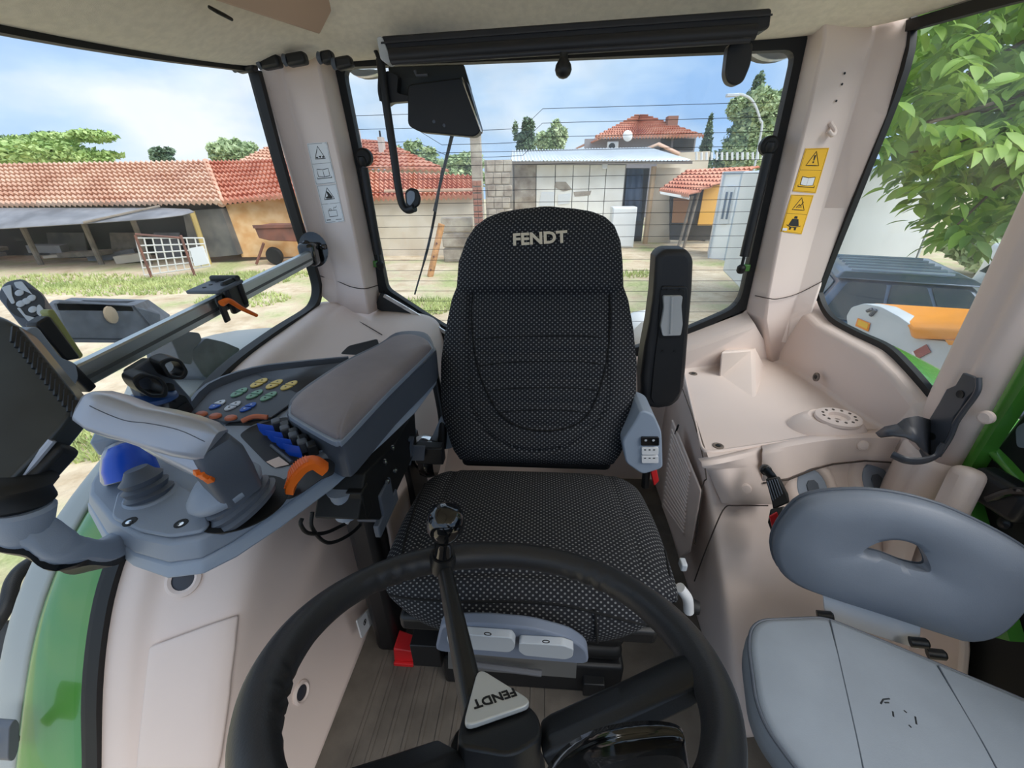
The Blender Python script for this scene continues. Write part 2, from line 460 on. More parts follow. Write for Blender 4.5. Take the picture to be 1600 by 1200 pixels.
pl_r = pillar('trim_3', [
    [PY(1268, 5, 1.50), PY(1268, 5, 1.452), PY(1290, 0, 1.385), PX(1372, 0, 0.79), PX(1425, 10, XRW), PX(1425, 10, 0.89)+V((0, 0.02, 0))],
    [PY(1262, 60, 1.50), PY(1262, 60, 1.452), PY(1288, 62, 1.385), PX(1362, 62, 0.79), PX(1418, 72, XRW), PX(1418, 72, 0.89)+V((0, 0.02, 0))],
    [PY(1238, 170, 1.50), PY(1238, 170, 1.452), PY(1264, 172, 1.385), PX(1330, 172, 0.79), PX(1388, 180, XRW), PX(1388, 180, 0.89)+V((0, 0.02, 0))],
    [PY(1202, 325, 1.50), PY(1202, 325, 1.452), PY(1226, 325, 1.385), PX(1284, 325, 0.785), PX(1327, 325, XRW), PX(1327, 325, 0.89)+V((0, 0.02, 0))],
    [PY(1176, 440, 1.50), PY(1176, 440, 1.452), PY(1200, 462, 1.385), PX(1246, 458, 0.785), PX(1286, 436, XRW), PX(1286, 436, 0.89)+V((0, 0.02, 0))],
    [PY(1166, 484, 1.50), PY(1166, 484, 1.452), PY(1196, 500, 1.39), PX(1236, 490, 0.79), PX(1272, 478, 0.83), PX(1272, 478, 0.89)+V((0, 0.02, 0))],
    [PZ(1180, 566, 0.54), PZ(1190, 566, 0.54), PZ(1206, 568, 0.54), PZ(1224, 572, 0.54), PZ(1238, 570, 0.54), PZ(1245, 570, 0.54)]],
    'beige right rear cab pillar with yellow warning stickers')
seam(pl_r, [PY(1180, 462, 1.43), PY(1200, 466, 1.380), PX(1222, 466, 0.70) if False else PY(1215, 467, 1.383), PX(1246, 459, 0.780), PX(1284, 440, XRW-0.004)])
# ---- right rear tub: shelf, risers, sill
ZS = 0.55
A, B = PZ(1064, 582, ZS), PZ(1207, 562, ZS)
M1, M2, Cc = PZ(1262, 592, ZS), PZ(1327, 638, ZS), PZ(1390, 676, ZS)
D, D2, D3 = PZ(1107, 716, ZS), PZ(1200, 694, ZS), PZ(1300, 676, ZS)
A1, B1 = PY(1068, 548, 1.40), PY(1180, 507, 1.40)
A2, B2 = PY(1070, 524, 1.452), PY(1166, 487, 1.452)
inn = [PX(1242, 478, 0.815), PX(1275, 508, 0.815), PX(1320, 533, 0.815), PX(1363, 558, 0.815), PX(1394, 589, 0.815), PX(1427, 632, 0.815)]
out = [PX(1276, 470, 0.86), PX(1297, 500, 0.86), PX(1340, 522, 0.86), PX(1386, 543, 0.86), PX(1421, 576, 0.86), PX(1462, 622, 0.86)]
N1 = PZ(1236, 576, ZS); N2 = PZ(1292, 612, ZS); N3 = PZ(1360, 658, ZS)
bot = [B, N1, M1, N2, M2, Cc]
vs = [A, B, A1, B1, A2, B2, D, D2, D3] + inn + out + [N1, M1, N2, M2, Cc]
ii = [9+i for i in range(6)]; oo = [15+i for i in range(6)]; bb = [1, 21, 22, 23, 24, 25]
fs = [(0, 6, 7, 8, 25, 24, 23, 22, 21, 1), (0, 1, 3, 2), (2, 3, 5, 4)]
for i in range(5):
    fs.append((bb[i], bb[i+1], ii[i+1], ii[i])); fs.append((ii[i], ii[i+1], oo[i+1], oo[i]))
# continue the sill and the wall forward to the door pillar
vs += [PX(1452, 690, 0.80), PX(1500, 690, 0.84)]
wrt = mesh('wall_right', vs, fs, BEIGE, angle=50, bevel=0.012, segs=3)
tag(wrt, 'beige moulded shelf tub and sill in the right rear corner', 'wall', kind='structure')
def rp(o): o.parent = wrt; return o
# wedge-shaped bump at the back of the shelf
b0 = [PZ(1123, 588, ZS-.004), PZ(1180, 628, ZS-.004), PZ(1196, 574, ZS-.004), PZ(1140, 566, ZS-.004)]
t0 = [PY(1127, 549, b0[0].y-0.0), PY(1176, 546, b0[2].y), PY(1160, 543, b0[2].y+.03), PY(1132, 546, b0[3].y)]
rp(mesh('wheel_arch_bump', b0+t0, [(0, 1, 5, 4), (1, 2, 6, 5), (2, 3, 7, 6), (3, 0, 4, 7), (4, 5, 6, 7)], BEIGE, bevel=0.008, segs=3))
# screws and holes on the shelf
def screw(x, y, plane, nrm, r=0.009, par=wrt, dark=True):
    p = plane(x, y)
    o = lathe('screw_cap', [(r*1.35, -0.003), (r*1.35, 0.0015), (r, 0.003), (r*0.8, 0.001)], p, nrm, BEIGE if not dark else mat('screw_recess', (120, 108, 98), 0.6), n=16); o.parent = par
    o2 = lathe('screw_hole', [(r*0.6, 0.0), (r*0.6, 0.0025), (r*0.2, 0.0028)], p, nrm, RUBBER, n=12); o2.parent = o
    return o
for (x, y) in ((1083, 584), (1122, 697)): screw(x, y, lambda a, b: PZ(a, b, ZS), (0, 0, 1), 0.010)
screw(1275, 589, lambda a, b: PX(a, b, 0.797), (-1, 0, 0.1), 0.010)
# round vent boss on the shelf
pc = PZ(1308, 661, ZS+0.02)
rp(lathe('boss', [(0.100, -0.03), (0.094, -0.01), (0.075, 0.010), (0.062, 0.018), (0.058, 0.016)], pc+V((-.012, 0.006, -.004)), (0.05, -0.12, 1), BEIGE, n=32, sy=0.62, angle=60))
vt = rp(lathe('round_vent', [(0.056, 0.012), (0.056, 0.020), (0.050, 0.023), (0.026, 0.022), (0.022, 0.014), (0.008, 0.012)], pc+V((-.004, 0, 0)), (0.05, -0.12, 1), BEIGE, n=32, sy=0.72, angle=40))
tt, ta, tb = basis((0.05, -0.12, 1))
for i in range(12):
    a = i*PI/6
    o = lathe('vent_hole', [(0.0035, 0), (0.0035, 0.0015), (0.001, 0.0018)], pc+V((-.004, 0, 0))+tt*0.0222+(ta*math.cos(a)+tb*math.sin(a)*0.72)*0.039, tt, mat('vent_shadow', (92, 82, 74), 0.8), n=8); o.parent = vt
# front lip of the tub
lp_x = [1192, 1230, 1270, 1300, 1350, 1400, 1430, 1462]
lp_t = [702, 693, 686, 682, 679, 680, 684, 692]
lp_b = [752, 747, 731, 723, 718, 721, 726, 734]
r0 = [PZ(x, y-5, ZS-.004)+V((0, .01, 0)) for x, y in zip(lp_x, lp_t)]
r1 = [PZ(x, y-1, ZS+.012) for x, y in zip(lp_x, lp_t)]
r2 = [PZ(x, y+5, ZS+.010) for x, y in zip(lp_x, lp_t)]
r4 = [PZ(x, y, ZS-.055) for x, y in zip(lp_x, lp_b)]
r3 = [q.lerp(w, .12) for q, w in zip(r2, r4)]
r5 = [q+V((0.004, .012, -.004)) for q in r4]; r6 = [q+V((0.004, .014, -.05)) for q in r4]
rp(sheet('front_lip', [r0, r1, r2, r3, r4, r5, r6], BEIGE, angle=40, solid=.003))
lpl = [PZ(1096, 722, ZS+.003), PZ(1130, 716, ZS+.003), PZ(1165, 708, ZS+.003), PZ(1194, 700, ZS+.003)]
rp(sheet('front_face', [[q+V((0, .02, -.004)) for q in lpl], lpl, [q+V((0.0, -.010, -.006)) for q in lpl], [PZ(1106, 736, ZS-.03), PZ(1138, 732, ZS-.03), PZ(1172, 730, ZS-.03), PZ(1200, 728, ZS-.03)], [PZ(1128, 786, ZS-.095), PZ(1150, 788, ZS-.095), PZ(1180, 788, ZS-.095), PZ(1212, 788, ZS-.095)]], BEIGE, angle=40, solid=.003))
rp(tube('lip_groove', [q+V((-.001, -.006, 0.0)) for q in r4], 0.0022, mat('seam_dark', (70, 60, 54), 0.8), n=6, smooth_path=False))
for x, y, pp in ((1348, 696, r3[4]), (1165, 764, PZ(1165, 764, ZS-.07))):
    p = PP(x, y, pp, (-0.15, -0.9, 0.4))
    rp(lathe('screw_cap', [(0.013, -0.006), (0.013, 0.003), (0.010, 0.006), (0.003, 0.007)], p, (-0.15, -0.9, 0.4), BEIGE, n=20))
# end of the sill against the door pillar
rp(mesh('sill_end', [inn[-1], out[-1], V((0.86, 0.87, 0.66)), V((0.822, 0.85, 0.61)), Cc, V((0.815, 0.85, 0.50)), V((0.86, .86, .60))], [(0, 1, 2, 3), (4, 0, 3, 5)], BEIGE, solid=.004))
# body of the right console below the lip: loft of horizontal rounded outlines
rows = []
for (z, cx, cy, xr) in [(0.555, 0.336, 0.85, 0.47), (0.53, 0.338, 0.846, 0.455), (0.47, 0.350, 0.822, 0.445), (0.40, 0.362, 0.772, 0.44), (0.30, 0.372, 0.69, 0.44), (0.18, 0.386, 0.62, 0.44), (0.07, 0.398, 0.55, 0.44), (-0.01, 0.402, 0.515, 0.44)]:
    c = V((cx, cy, z)); d1 = (V((0.432, 1.338, z))-c); d1.z = 0; d2 = V((0.5, 0.14, 0))
    row = [V((xr-.01, 1.44, z)), c+d1*0.9, c+d1*0.55, c+d1*0.25, c+d1*0.10, c+V((0.004, 0.012, 0)), c+d2*0.06, c+d2*0.16, c+d2*0.4, c+d2*0.7, c+d2*1.03]
    rows.append(row)
rc = sheet('trim_4', rows, BEIGE, sub=2, angle=180, solid=0.005)
tag(rc, 'beige moulded wheel arch console between driver seat and folding seat', 'trim', kind='structure')
# two oval recesses with grey sockets in the front face
for (x, y) in ((1264, 764), (1364, 755)):
    p, n0 = hit(rc, x, y)
    nn = (n0+V((0, -.05, .12))).normalized(); p = p+nn*.010
    o = lathe('socket_rim', [(0.078, -0.022), (0.072, 0.000), (0.060, 0.008), (0.050, 0.009), (0.044, 0.003), (0.042, -0.010)], p, nn, BEIGE, n=28, sx=1.2, caps=False, angle=60); o.parent = rc
    o2 = lathe('socket_cover', [(0.043, -0.012), (0.043, -0.001), (0.040, 0.002)], p, nn, MGREY, n=24, sx=1.2); o2.parent = rc
    bt, ba, bb_ = basis(nn)
    o3 = slab('socket_flap', [p+bt*.002+ba*u+bb_*w for u, w in ((-.02, -.016), (.012, -.016), (.022, -.008), (.022, .008), (.012, .016), (-.02, .016))], bt*0.003, DGREY, bevel=0.001); o3.parent = o2
# seams of that console
seam(rc, [PY(1200, 790, 0.775), PY(1150, 790, 0.772), PY(1133, 793, 0.78), PX(1118, 822, 0.365), PX(1098, 872, 0.372), PX(1085, 908, 0.378)])
seam(rc, [PX(1062, 596, 0.402), PX(1085, 660, 0.362), PX(1103, 740, 0.333), PX(1098, 760, 0.335), PX(1086, 850, 0.352)])
# slotted filter cover on the side facing the seat
gp = [PX(1052, 655, 0.372), PX(1092, 752, 0.347), PX(1098, 768, 0.345), PX(1080, 862, 0.362), PX(1066, 870, 0.366), PX(1040, 800, 0.378), PX(1036, 790, 0.38)]
g = slab('filter_cover', gp, (-0.006, -0.002, 0), BEIGE, bevel=0.003); g.parent = rc
for i in range(17):
    t = i/16
    a = V(gp[0]).lerp(gp[6], 0.06+0.88*t)+V((-.008, 0, 0)); b = V(gp[1]).lerp(gp[3], 0.04+0.80*t)+V((-.008, 0, 0))
    a2 = a.lerp(b, 0.10); b2 = a.lerp(b, 0.84)
    o = tube('slat', [a2, b2], 0.0028, BEIGE, n=6, smooth_path=False); o.parent = g
o = tube('cover_latch', [PX(1060, 664, 0.362), PX(1055, 680, 0.362), PX(1060, 690, 0.362)], 0.003, RUBBER, n=6); o.parent = g

# ---- door pillar on the right
rows = []
for (z, dx) in ((1.50, -0.015), (1.2, -0.006), (0.9, 0.0), (0.70, 0.0), (0.575, 0.0)):
    rows.append([(0.875+dx, 0.945, z), (0.850+dx, 0.925, z), (0.826+dx, 0.895, z), (0.818+dx, 0.860, z), (0.828+dx, 0.842, z), (0.818+dx, 0.826, z), (0.824+dx, 0.810, z), (0.842+dx, 0.798, z), (0.862+dx, 0.798, z)])
pb = sheet('trim_5', rows, BEIGE, angle=70, bevel=0.006)
tag(pb, 'beige pillar between right side window and door with bottle holder', 'pillar', kind='structure')
md = pb.modifiers.new('s', 'SOLIDIFY'); md.thickness = 0.006
o = sheet('pillar_foot', [[V(p)+V((0, 0, 0.0)) for p in rows[-1]], [V(p)+V((-0.012, -0.004, -0.01)) for p in rows[-1]], [V(p)+V((-0.02, -0.008, -0.15)) for p in rows[-1]], [V(p)+V((0.0, -0.03, -0.42)) for p in rows[-1]]], BEIGE, angle=60, bevel=0.006); o.parent = pb
o = lathe('screw_cap', [(0.013, -0.004), (0.013, 0.004), (0.009, 0.007)], PX(1541, 652, 0.818), (-1, -0.3, 0), BEIGE, n=18); o.parent = pb
o = rbox('foot_cover', PX(1498, 772, 0.82), (0.05, 0.05, 0.12), BEIGE, rot=rot3(-12, 10, 0), bevel=0.018, segs=4); o.parent = pb

o = slab('lower_panel', [(0.868, 0.52, -0.02), (0.868, 0.97, -0.02), (0.868, 0.97, 0.56), (0.868, 0.80, 0.56), (0.868, 0.74, 0.42), (0.868, 0.62, 0.22)], (0.02, 0, 0), BEIGE, bevel=0.006); o.parent = pb
# ---- unseen dash wall below the windscreen, added to cut light from the open front
fw = slab('wall_front', [(-0.88, -0.55, -0.04), (0.92, -0.55, -0.04), (0.92, -0.55, 0.72), (-0.88, -0.55, 0.72)], (0, -0.06, 0), mat('dash_grey', (96, 98, 104), 0.6), bevel=0.01)
tag(fw, 'unseen grey dash wall below the windscreen, added to cut incoming light', 'wall', kind='structure')
# ---- windows
def glass():
    if 'window_glass' in MATS: return MATS['window_glass']
    m = bpy.data.materials.new('window_glass'); m.use_nodes = True
    t = m.node_tree; t.nodes.clear()
    out_ = t.nodes.new('ShaderNodeOutputMaterial'); tr = t.nodes.new('ShaderNodeBsdfTransparent'); gl = t.nodes.new('ShaderNodeBsdfGlossy')
    df = t.nodes.new('ShaderNodeBsdfDiffuse'); m1 = t.nodes.new('ShaderNodeMixShader'); m2 = t.nodes.new('ShaderNodeMixShader')
    co = t.nodes.new('ShaderNodeTexCoord'); n = t.nodes.new('ShaderNodeTexNoise'); n.inputs['Scale'].default_value = 5; n.inputs['Detail'].default_value = 6
    mr = t.nodes.new('ShaderNodeMapRange'); mr.inputs['From Min'].default_value = 0.45; mr.inputs['From Max'].default_value = 0.8; mr.inputs['To Min'].default_value = 0.03; mr.inputs['To Max'].default_value = 0.13
    tr.inputs['Color'].default_value = (0.97, 0.985, 0.98, 1)
    gl.inputs['Roughness'].default_value = 0.02; gl.inputs['Color'].default_value = (0.9, 0.95, 1, 1)
    df.inputs['Color'].default_value = (0.78, 0.77, 0.74, 1)
    t.links.new(co.outputs['Object'], n.inputs['Vector']); t.links.new(n.outputs['Fac'], mr.inputs['Value'])
    lw = t.nodes.new('ShaderNodeLayerWeight'); lw.inputs['Blend'].default_value = 0.5
    pw = t.nodes.new('ShaderNodeMath'); pw.operation = 'POWER'; pw.inputs[1].default_value = 4.0
    ml = t.nodes.new('ShaderNodeMath'); ml.operation = 'MULTIPLY_ADD'; ml.inputs[1].default_value = 0.22; ml.inputs[2].default_value = 0.018
    t.links.new(lw.outputs['Facing'], pw.inputs[0]); t.links.new(pw.outputs[0], ml.inputs[0])
    t.links.new(ml.outputs[0], m1.inputs['Fac']); t.links.new(tr.outputs['BSDF'], m1.inputs[1]); t.links.new(gl.outputs['BSDF'], m1.inputs[2])
    t.links.new(mr.outputs['Result'], m2.inputs['Fac']); t.links.new(m1.outputs['Shader'], m2.inputs[1]); t.links.new(df.outputs['BSDF'], m2.inputs[2])
    t.links.new(m2.outputs['Shader'], out_.inputs['Surface'])
    MATS['window_glass'] = m; return m
# left side window
w1 = empty('window_1', (XL, 0.9, 0.74)); tag(w1, 'large dusty side window left of the armrest console', 'window', kind='structure')
edge = [(1.36, 1.43), (1.375, 1.22), (1.402, 1.01), (1.432, 0.86), (1.425, 0.80), (1.385, 0.765), (1.325, 0.752), (1.135, 0.745), (0.909, 0.723), (0.777, 0.678), (0.64, 0.606), (0.516, 0.51), (0.449, 0.437), (0.38, 0.325), (0.317, 0.19), (0.25, 0.06), (0.16, -0.05)]
topl = [(0.16, 1.33), (0.5, 1.345), (0.75, 1.36), (1.0, 1.385), (1.2, 1.41), (1.36, 1.43)]
# bowed pane: strips between the top and the bottom edge
pane = []
lowf = lambda y: [(b[1]+(a[1]-b[1])*(y-b[0])/(a[0]-b[0])) for a, b in zip(edge[4:], edge[5:]) if b[0] <= y <= a[0]][0]
topf = lambda y: [(a[1]+(b[1]-a[1])*(y-a[0])/(b[0]-a[0])) for a, b in zip(topl, topl[1:]) if a[0] <= y <= b[0]][0]
for i in range(25):
    y = 0.161+(1.36-0.162)*i/24
    z0, z1 = lowf(min(y, 1.42)), topf(min(y, 1.359))
    pane.append([(XL-0.012, y, z0+(z1-z0)*j/4) for j in range(5)])
pane.append([(XL-0.012, 1.43, 0.80+(1.43-0.80)*j/4) for j in range(5)])
rel(w1, sheet('glass_pane', pane, glass(), angle=180))
eds = [(XL-0.004, y, z) for y, z in edge]
rel(w1, sweep('window_seal', eds, [(-0.016, -0.010), (0.014, -0.010), (0.014, 0.010), (-0.016, 0.010)], RUBBER, up=(1, 0, 0), k=4, angle=50))
rel(w1, sweep('top_seal', [(XL-.004, y, z+.006) for y, z in topl], [(-0.012, -0.010), (0.010, -0.010), (0.010, 0.010), (-0.012, 0.010)], RUBBER, up=(1, 0, 0), k=3, angle=50))
# rear window
w2 = empty('window_2', (0, YR, 0.6)); tag(w2, 'heated rear window with black frame behind the driver seat', 'window', kind='structure')
def shrink(poly, d):
    c = sum((V(p) for p in poly), V())/len(poly); res = []
    n = len(poly)
    for i in range(n):
        p, a, b = V(poly[i]), V(poly[i-1]), V(poly[(i+1) % n])
        n1 = V((-(p-a).z, 0, (p-a).x)).normalized(); n2 = V((-(b-p).z, 0, (b-p).x)).normalized()
        if n1.dot(c-p) < 0: n1 = -n1
        if n2.dot(c-p) < 0: n2 = -n2
        bis = (n1+n2); bis = bis/max(0.5, bis.dot(n1)) if bis.length > 1e-6 else n1
        res.append(p+bis*d)
    return res
fo = round_poly(shrink(win_out, -0.014), [0.03, 0.03, 0.05, 0.1, 0.1, 0.1, 0.1, 0.1, 0.02], 4)
fi = round_poly(shrink(win_out, 0.020), [0.03, 0.03, 0.05, 0.1, 0.1, 0.1, 0.1, 0.1, 0.02], 4)
rel(w2, ringslab('window_frame', fo, fi, (0, 0.03, 0), RUBBER, smooth=False))
rel(w2, slab('glass_pane', [p+V((0, 0.012, 0)) for p in round_poly(shrink(win_out, 0.004), 0.03, 4)], (0, 0.004, 0), glass(), smooth=False))
# low black bar at the lower left edge, its highlight built in as a chrome strip
bar = [PY(594, 462, 1.44), PY(640, 488, 1.44), PY(700, 528, 1.44), PY(770, 568, 1.44)]
rel(w2, sweep('lower_bar', bar, [(-0.045, -0.012), (0.016, -0.012), (0.016, 0.012), (-0.045, 0.012)], BLACK, up=(0, 0, 1), k=3, angle=50))
rel(w2, sweep('highlight_strip', [PY(600, 461.5, 1.426), PY(645, 488, 1.426), PY(700, 522, 1.426), PY(760, 558, 1.426)], [(-0.006, -0.003), (0.006, -0.003), (0.006, 0.003), (-0.006, 0.003)], CHROME, up=(0, 0, 1), k=3, angle=50))
WIRE = mat('heater_wire', (70, 72, 78), 0.5)
def at_x(z, side):
    pts = win_out; xs = []
    for i in range(len(pts)):
        a, b = V(pts[i]), V(pts[(i+1) % len(pts)])
        if (a.z-z)*(b.z-z) < 0: xs.append(a.x+(b.x-a.x)*(z-a.z)/(b.z-a.z))
    return (min(xs) if side < 0 else max(xs)) if xs else 0
for i in range(20):
    z = 1.335-i*0.036
    if z < 0.66: break
    x0, x1 = at_x(z, -1)+.025, at_x(z, 1)-.025
    y = YR+0.009
    if i < 3:   # the upper wires step down round the wiper motor
        xm = -0.33+0.03*i; d = 0.05
        pts = [(x0, y, z-0.004), (-0.45, y, z-0.004), (xm-0.07, y, z-d), (-0.20, y, z-d), (-0.12, y, z-d+.002), (-0.06, y, z), (x1*.6, y, z), (x1, y, z)]
        o = tube('heater_wire', pts, 0.0007, WIRE, n=4, smooth_path=False)
    else:
        o = tube('heater_wire', [(x0, y, z), (x1, y, z)], 0.0007, WIRE, n=4, smooth_path=False)
    rel(w2, o)
# right side window
w3 = empty('window_3', (XRW, 1.0, 0.72)); tag(w3, 'right side window with rounded lower corner behind the folding seat', 'window', kind='structure')
gl_pts = [PX(1424, 20, .862), PX(1413, 110, .862), PX(1285, 440, .862), PX(1281, 462, .862), PX(1299, 498, .862), PX(1342, 524, .862), PX(1386, 545, .862), PX(1422, 578, .862), PX(1466, 628, .862), V((.862, 0.84, 0.64)), V((.862, 0.84, 1.45))]
rel(w3, slab('glass_pane', gl_pts, (0.004, 0, 0), glass(), smooth=False))
rel(w3, sweep('window_seal', [PX(1424, 20, .853), PX(1413, 110, .853), PX(1346, 285, .853), PX(1286, 437, .853), PX(1281, 464, .853), PX(1299, 497, .853), PX(1342, 522, .853), PX(1386, 543, .853), PX(1421, 576, .853), PX(1464, 626, .853)], [(-0.006, -0.009), (0.010, -0.009), (0.010, 0.007), (-0.006, 0.007)], RUBBER, up=(1, 0, 0), k=4, angle=50))
rel(w3, sweep('top_seal', [PX(1410, 45, .852), PX(1490, 22, .852), PX(1600, -8, .852), PX(1700, -30, .852)], [(-0.010, -0.010), (0.010, -0.010), (0.010, 0.014), (-0.010, 0.014)], RUBBER, up=(1, 0, 0), k=3, angle=50))

# ---- ceiling: headliner with raised middle, open glass front
outer = [(-0.862, -0.55, 1.33), (-0.862, 0.16, 1.335), (-0.862, 0.5, 1.352), (-0.862, 0.75, 1.368), (-0.862, 1.0, 1.392), (-0.862, 1.2, 1.416), (-0.85, 1.34, 1.436), (-0.80, 1.42, 1.45), (-0.66, 1.455, 1.462), (-0.4, 1.465, 1.472), (0, 1.468, 1.475), (0.4, 1.465, 1.475), (0.62, 1.46, 1.478), (0.80, 1.44, 1.49), (0.86, 1.37, 1.494), (0.866, 1.2, 1.478), (0.866, 1.0, 1.46), (0.866, 0.75, 1.44), (0.866, 0.5, 1.42), (0.866, 0.16, 1.40), (0.866, -0.55, 1.38)]
def inset(k, dz):
    return [(x*(1-k*1.05), (y-0.45)*(1-k)+0.45 if y > 0.45 else y, z+dz) for x, y, z in outer]
rows = [outer, inset(0.03, -0.008), inset(0.10, 0.012), inset(0.19, 0.05), inset(0.27, 0.085), inset(0.36, 0.105), inset(0.6, 0.13), inset(0.95, 0.135)]
ce = sheet('ceiling', rows, LINER, sub=2, angle=180, solid=0.02, offset=1)
tag(ce, 'beige cloth headliner of the cab roof', 'ceiling', kind='structure')
rl = slab('roof_shell', [(-0.9, -0.55, 1.72), (0.9, -0.55, 1.72), (0.9, 1.6, 1.72), (-0.9, 1.6, 1.72)], (0, 0, 0.05), GREEN, smooth=False); rl.parent = ce
o = slab('roof_edge', [(-0.9, 1.50, 1.50), (0.9, 1.50, 1.50), (0.9, 1.62, 1.56), (0.9, 1.62, 1.74), (-0.9, 1.62, 1.74), (-0.9, 1.62, 1.56)][0:1]+[(-0.9, 1.60, 1.55), (-0.9, 1.60, 1.74), (-0.9, 1.49, 1.74)], (1.8, 0, 0), GREEN, smooth=False); o.parent = ce
# air duct box at the upper left of the headliner
a, b = PX(312, -4, -0.62), PX(500, 56, -0.60)
a = b+(a-b)*2.2
o = mesh('duct_cover', [a, b, b+V((0.0, 0.0, 0.14)), a+V((0, 0, .14)), a+V((.10, 0, 0.11)), b+V((.10, 0, 0.11)), b+V((.10, 0, .14)), a+V((.10, 0, .14))], [(0, 1, 2, 3), (4, 5, 6, 7), (0, 1, 5, 4), (1, 2, 6, 5), (0, 3, 7, 4)], mat('duct_beige', (196, 168, 148), 0.6), bevel=0.006); o.parent = ce
o = rbox('clip_slot', PX(345, 21, -0.66), (0.02, 0.045, 0.006), RUBBER, rot=rot3(0, 30, 0), bevel=0.003); o.parent = ce
# ================================================================== driver seat
def fabric():
    if 'seat_fabric' in MATS: return MATS['seat_fabric']
    m = bpy.data.materials.new('seat_fabric'); m.use_nodes = True
    t = m.node_tree; b = t.nodes['Principled BSDF']; b.inputs['Roughness'].default_value = 0.9; b.inputs['Specular IOR Level'].default_value = 0.2
    uv = t.nodes.new('ShaderNodeUVMap'); uv.uv_map = 'UVMap'
    sp = t.nodes.new('ShaderNodeSeparateXYZ'); t.links.new(uv.outputs['UV'], sp.inputs[0])
    def M(op, a, bv=None):
        n = t.nodes.new('ShaderNodeMath'); n.operation = op
        for k, v in enumerate((a, bv)):
            if v is None: continue
            if isinstance(v, (int, float)): n.inputs[k].default_value = v
            else: t.links.new(v, n.inputs[k])
        return n.outputs[0]
    fx, fy = 2*PI/0.0125, 2*PI/0.0105
    sx = M('SINE', M('MULTIPLY', sp.outputs['X'], fx)); sy = M('SINE', M('MULTIPLY', sp.outputs['Y'], fy))
    d = M('MULTIPLY', sx, sy)
    r = t.nodes.new('ShaderNodeValToRGB'); t.links.new(d, r.inputs['Fac'])
    r.color_ramp.elements[0].position = 0.40; r.color_ramp.elements[0].color = (*lin((40, 41, 45)), 1)
    r.color_ramp.elements[1].position = 0.75; r.color_ramp.elements[1].color = (*lin((128, 129, 130)), 1)
    t.links.new(r.outputs['Color'], b.inputs['Base Color'])
    bp = t.nodes.new('ShaderNodeBump'); bp.inputs['Strength'].default_value = 0.35; bp.inputs['Distance'].default_value = 0.001
    t.links.new(d, bp.inputs['Height']); t.links.new(bp.outputs['Normal'], b.inputs['Normal'])
    MATS['seat_fabric'] = m; return m
def uv_mesh(name, grid, uvs, m, closed=True, caps=True):
    nr, nc = len(grid), len(grid[0]); vs = [p for r in grid for p in r]; fs = []
    for i in range(nr-1):
        for j in range(nc if closed else nc-1):
            k = (j+1) % nc; fs.append((i*nc+j, i*nc+k, (i+1)*nc+k, (i+1)*nc+j))
    if caps and closed: fs.append(tuple(range(nc))); fs.append(tuple(range(nr*nc-1, (nr-1)*nc-1, -1)))
    o = mesh(name, vs, fs, m, angle=180)
    flat = [q for r in uvs for q in r]
    ul = o.data.uv_layers.new(name='UVMap')
    for lp in o.data.loops: ul.data[lp.index].uv = flat[lp.vertex_index]
    return o
def interp(tab, x):
    if x <= tab[0][0]: return tab[0][1]
    for a, b in zip(tab, tab[1:]):
        if x <= b[0]:
            t = (x-a[0])/(b[0]-a[0]); t = t*t*(3-2*t) if False else t
            return a[1]+(b[1]-a[1])*t
    return tab[-1][1]
def groove(d, w=0.006): return math.exp(-(d/w)**2)
SX = -0.062
seat = Th('driver_seat', (SX, 0.75, 0.0), 'black dotted fabric driver seat with high backrest facing the steering wheel', 'seat')
# backrest path (Y, z) at arc length; lower part then head part
def back_pt(h): return V((SX+0.004*h, 0.905+0.30*h+0.05*h*h, 0.475+0.98*h))  # h 0..0.64 approx along height
def cushion_grid(h0, h1, nr, hw, th, prof, seams, nf=49, nb=13, x_off=lambda h: 0.0):
    grid, uvs = [], []
    for i in range(nr+1):
        h = h0+(h1-h0)*i/nr
        c = back_pt(h); up = (back_pt(h+.01)-back_pt(h-.01)).normalized(); nrm = up.cross(V((1, 0, 0))).normalized()  # towards the rear
        if nrm.y < 0: nrm = -nrm
        w = hw(h); tk = th(h); row, uvr = [], []
        for j in range(nf):
            u = -1+2*j/(nf-1)
            e = (max(0.0, 1-abs(u)**5))**0.5
            x = u*w
            d = prof(u, h)*e
            g = seams(x, h)*e
            row.append(c+V((x+x_off(h), 0, 0))-nrm*(tk*0.5*e+d-g)); uvr.append((x, h*1.03))
        for j in range(1, nb-1):
            u = 1-2*j/(nb-1)
            e = (max(0.0, 1-abs(u)**4))**0.5
            row.append(c+V((u*w+x_off(h), 0, 0))+nrm*(tk*0.5*e)); uvr.append((u*w, h*1.03))
        grid.append(row); uvs.append(uvr)
    return grid, uvs
HWB = [(0.0, 0.205), (0.03, 0.222), (0.10, 0.243), (0.18, 0.252), (0.26, 0.250), (0.34, 0.238), (0.41, 0.222), (0.45, 0.205), (0.463, 0.19)]
THB = [(0.0, 0.03), (0.02, 0.09), (0.05, 0.12), (0.2, 0.125), (0.38, 0.10), (0.45, 0.08), (0.463, 0.04)]
def b_prof(u, h): return 0.020*max(0, (abs(u)-0.45))/0.55*math.sin(PI*min(1, h/0.46)) + 0.012*math.sin(PI*min(1, h/0.46))
def u_edge(h): return 0.168*math.sqrt(max(0, 1-max(0, (0.20-h)/0.155)**2)) if h > 0.045 else 0
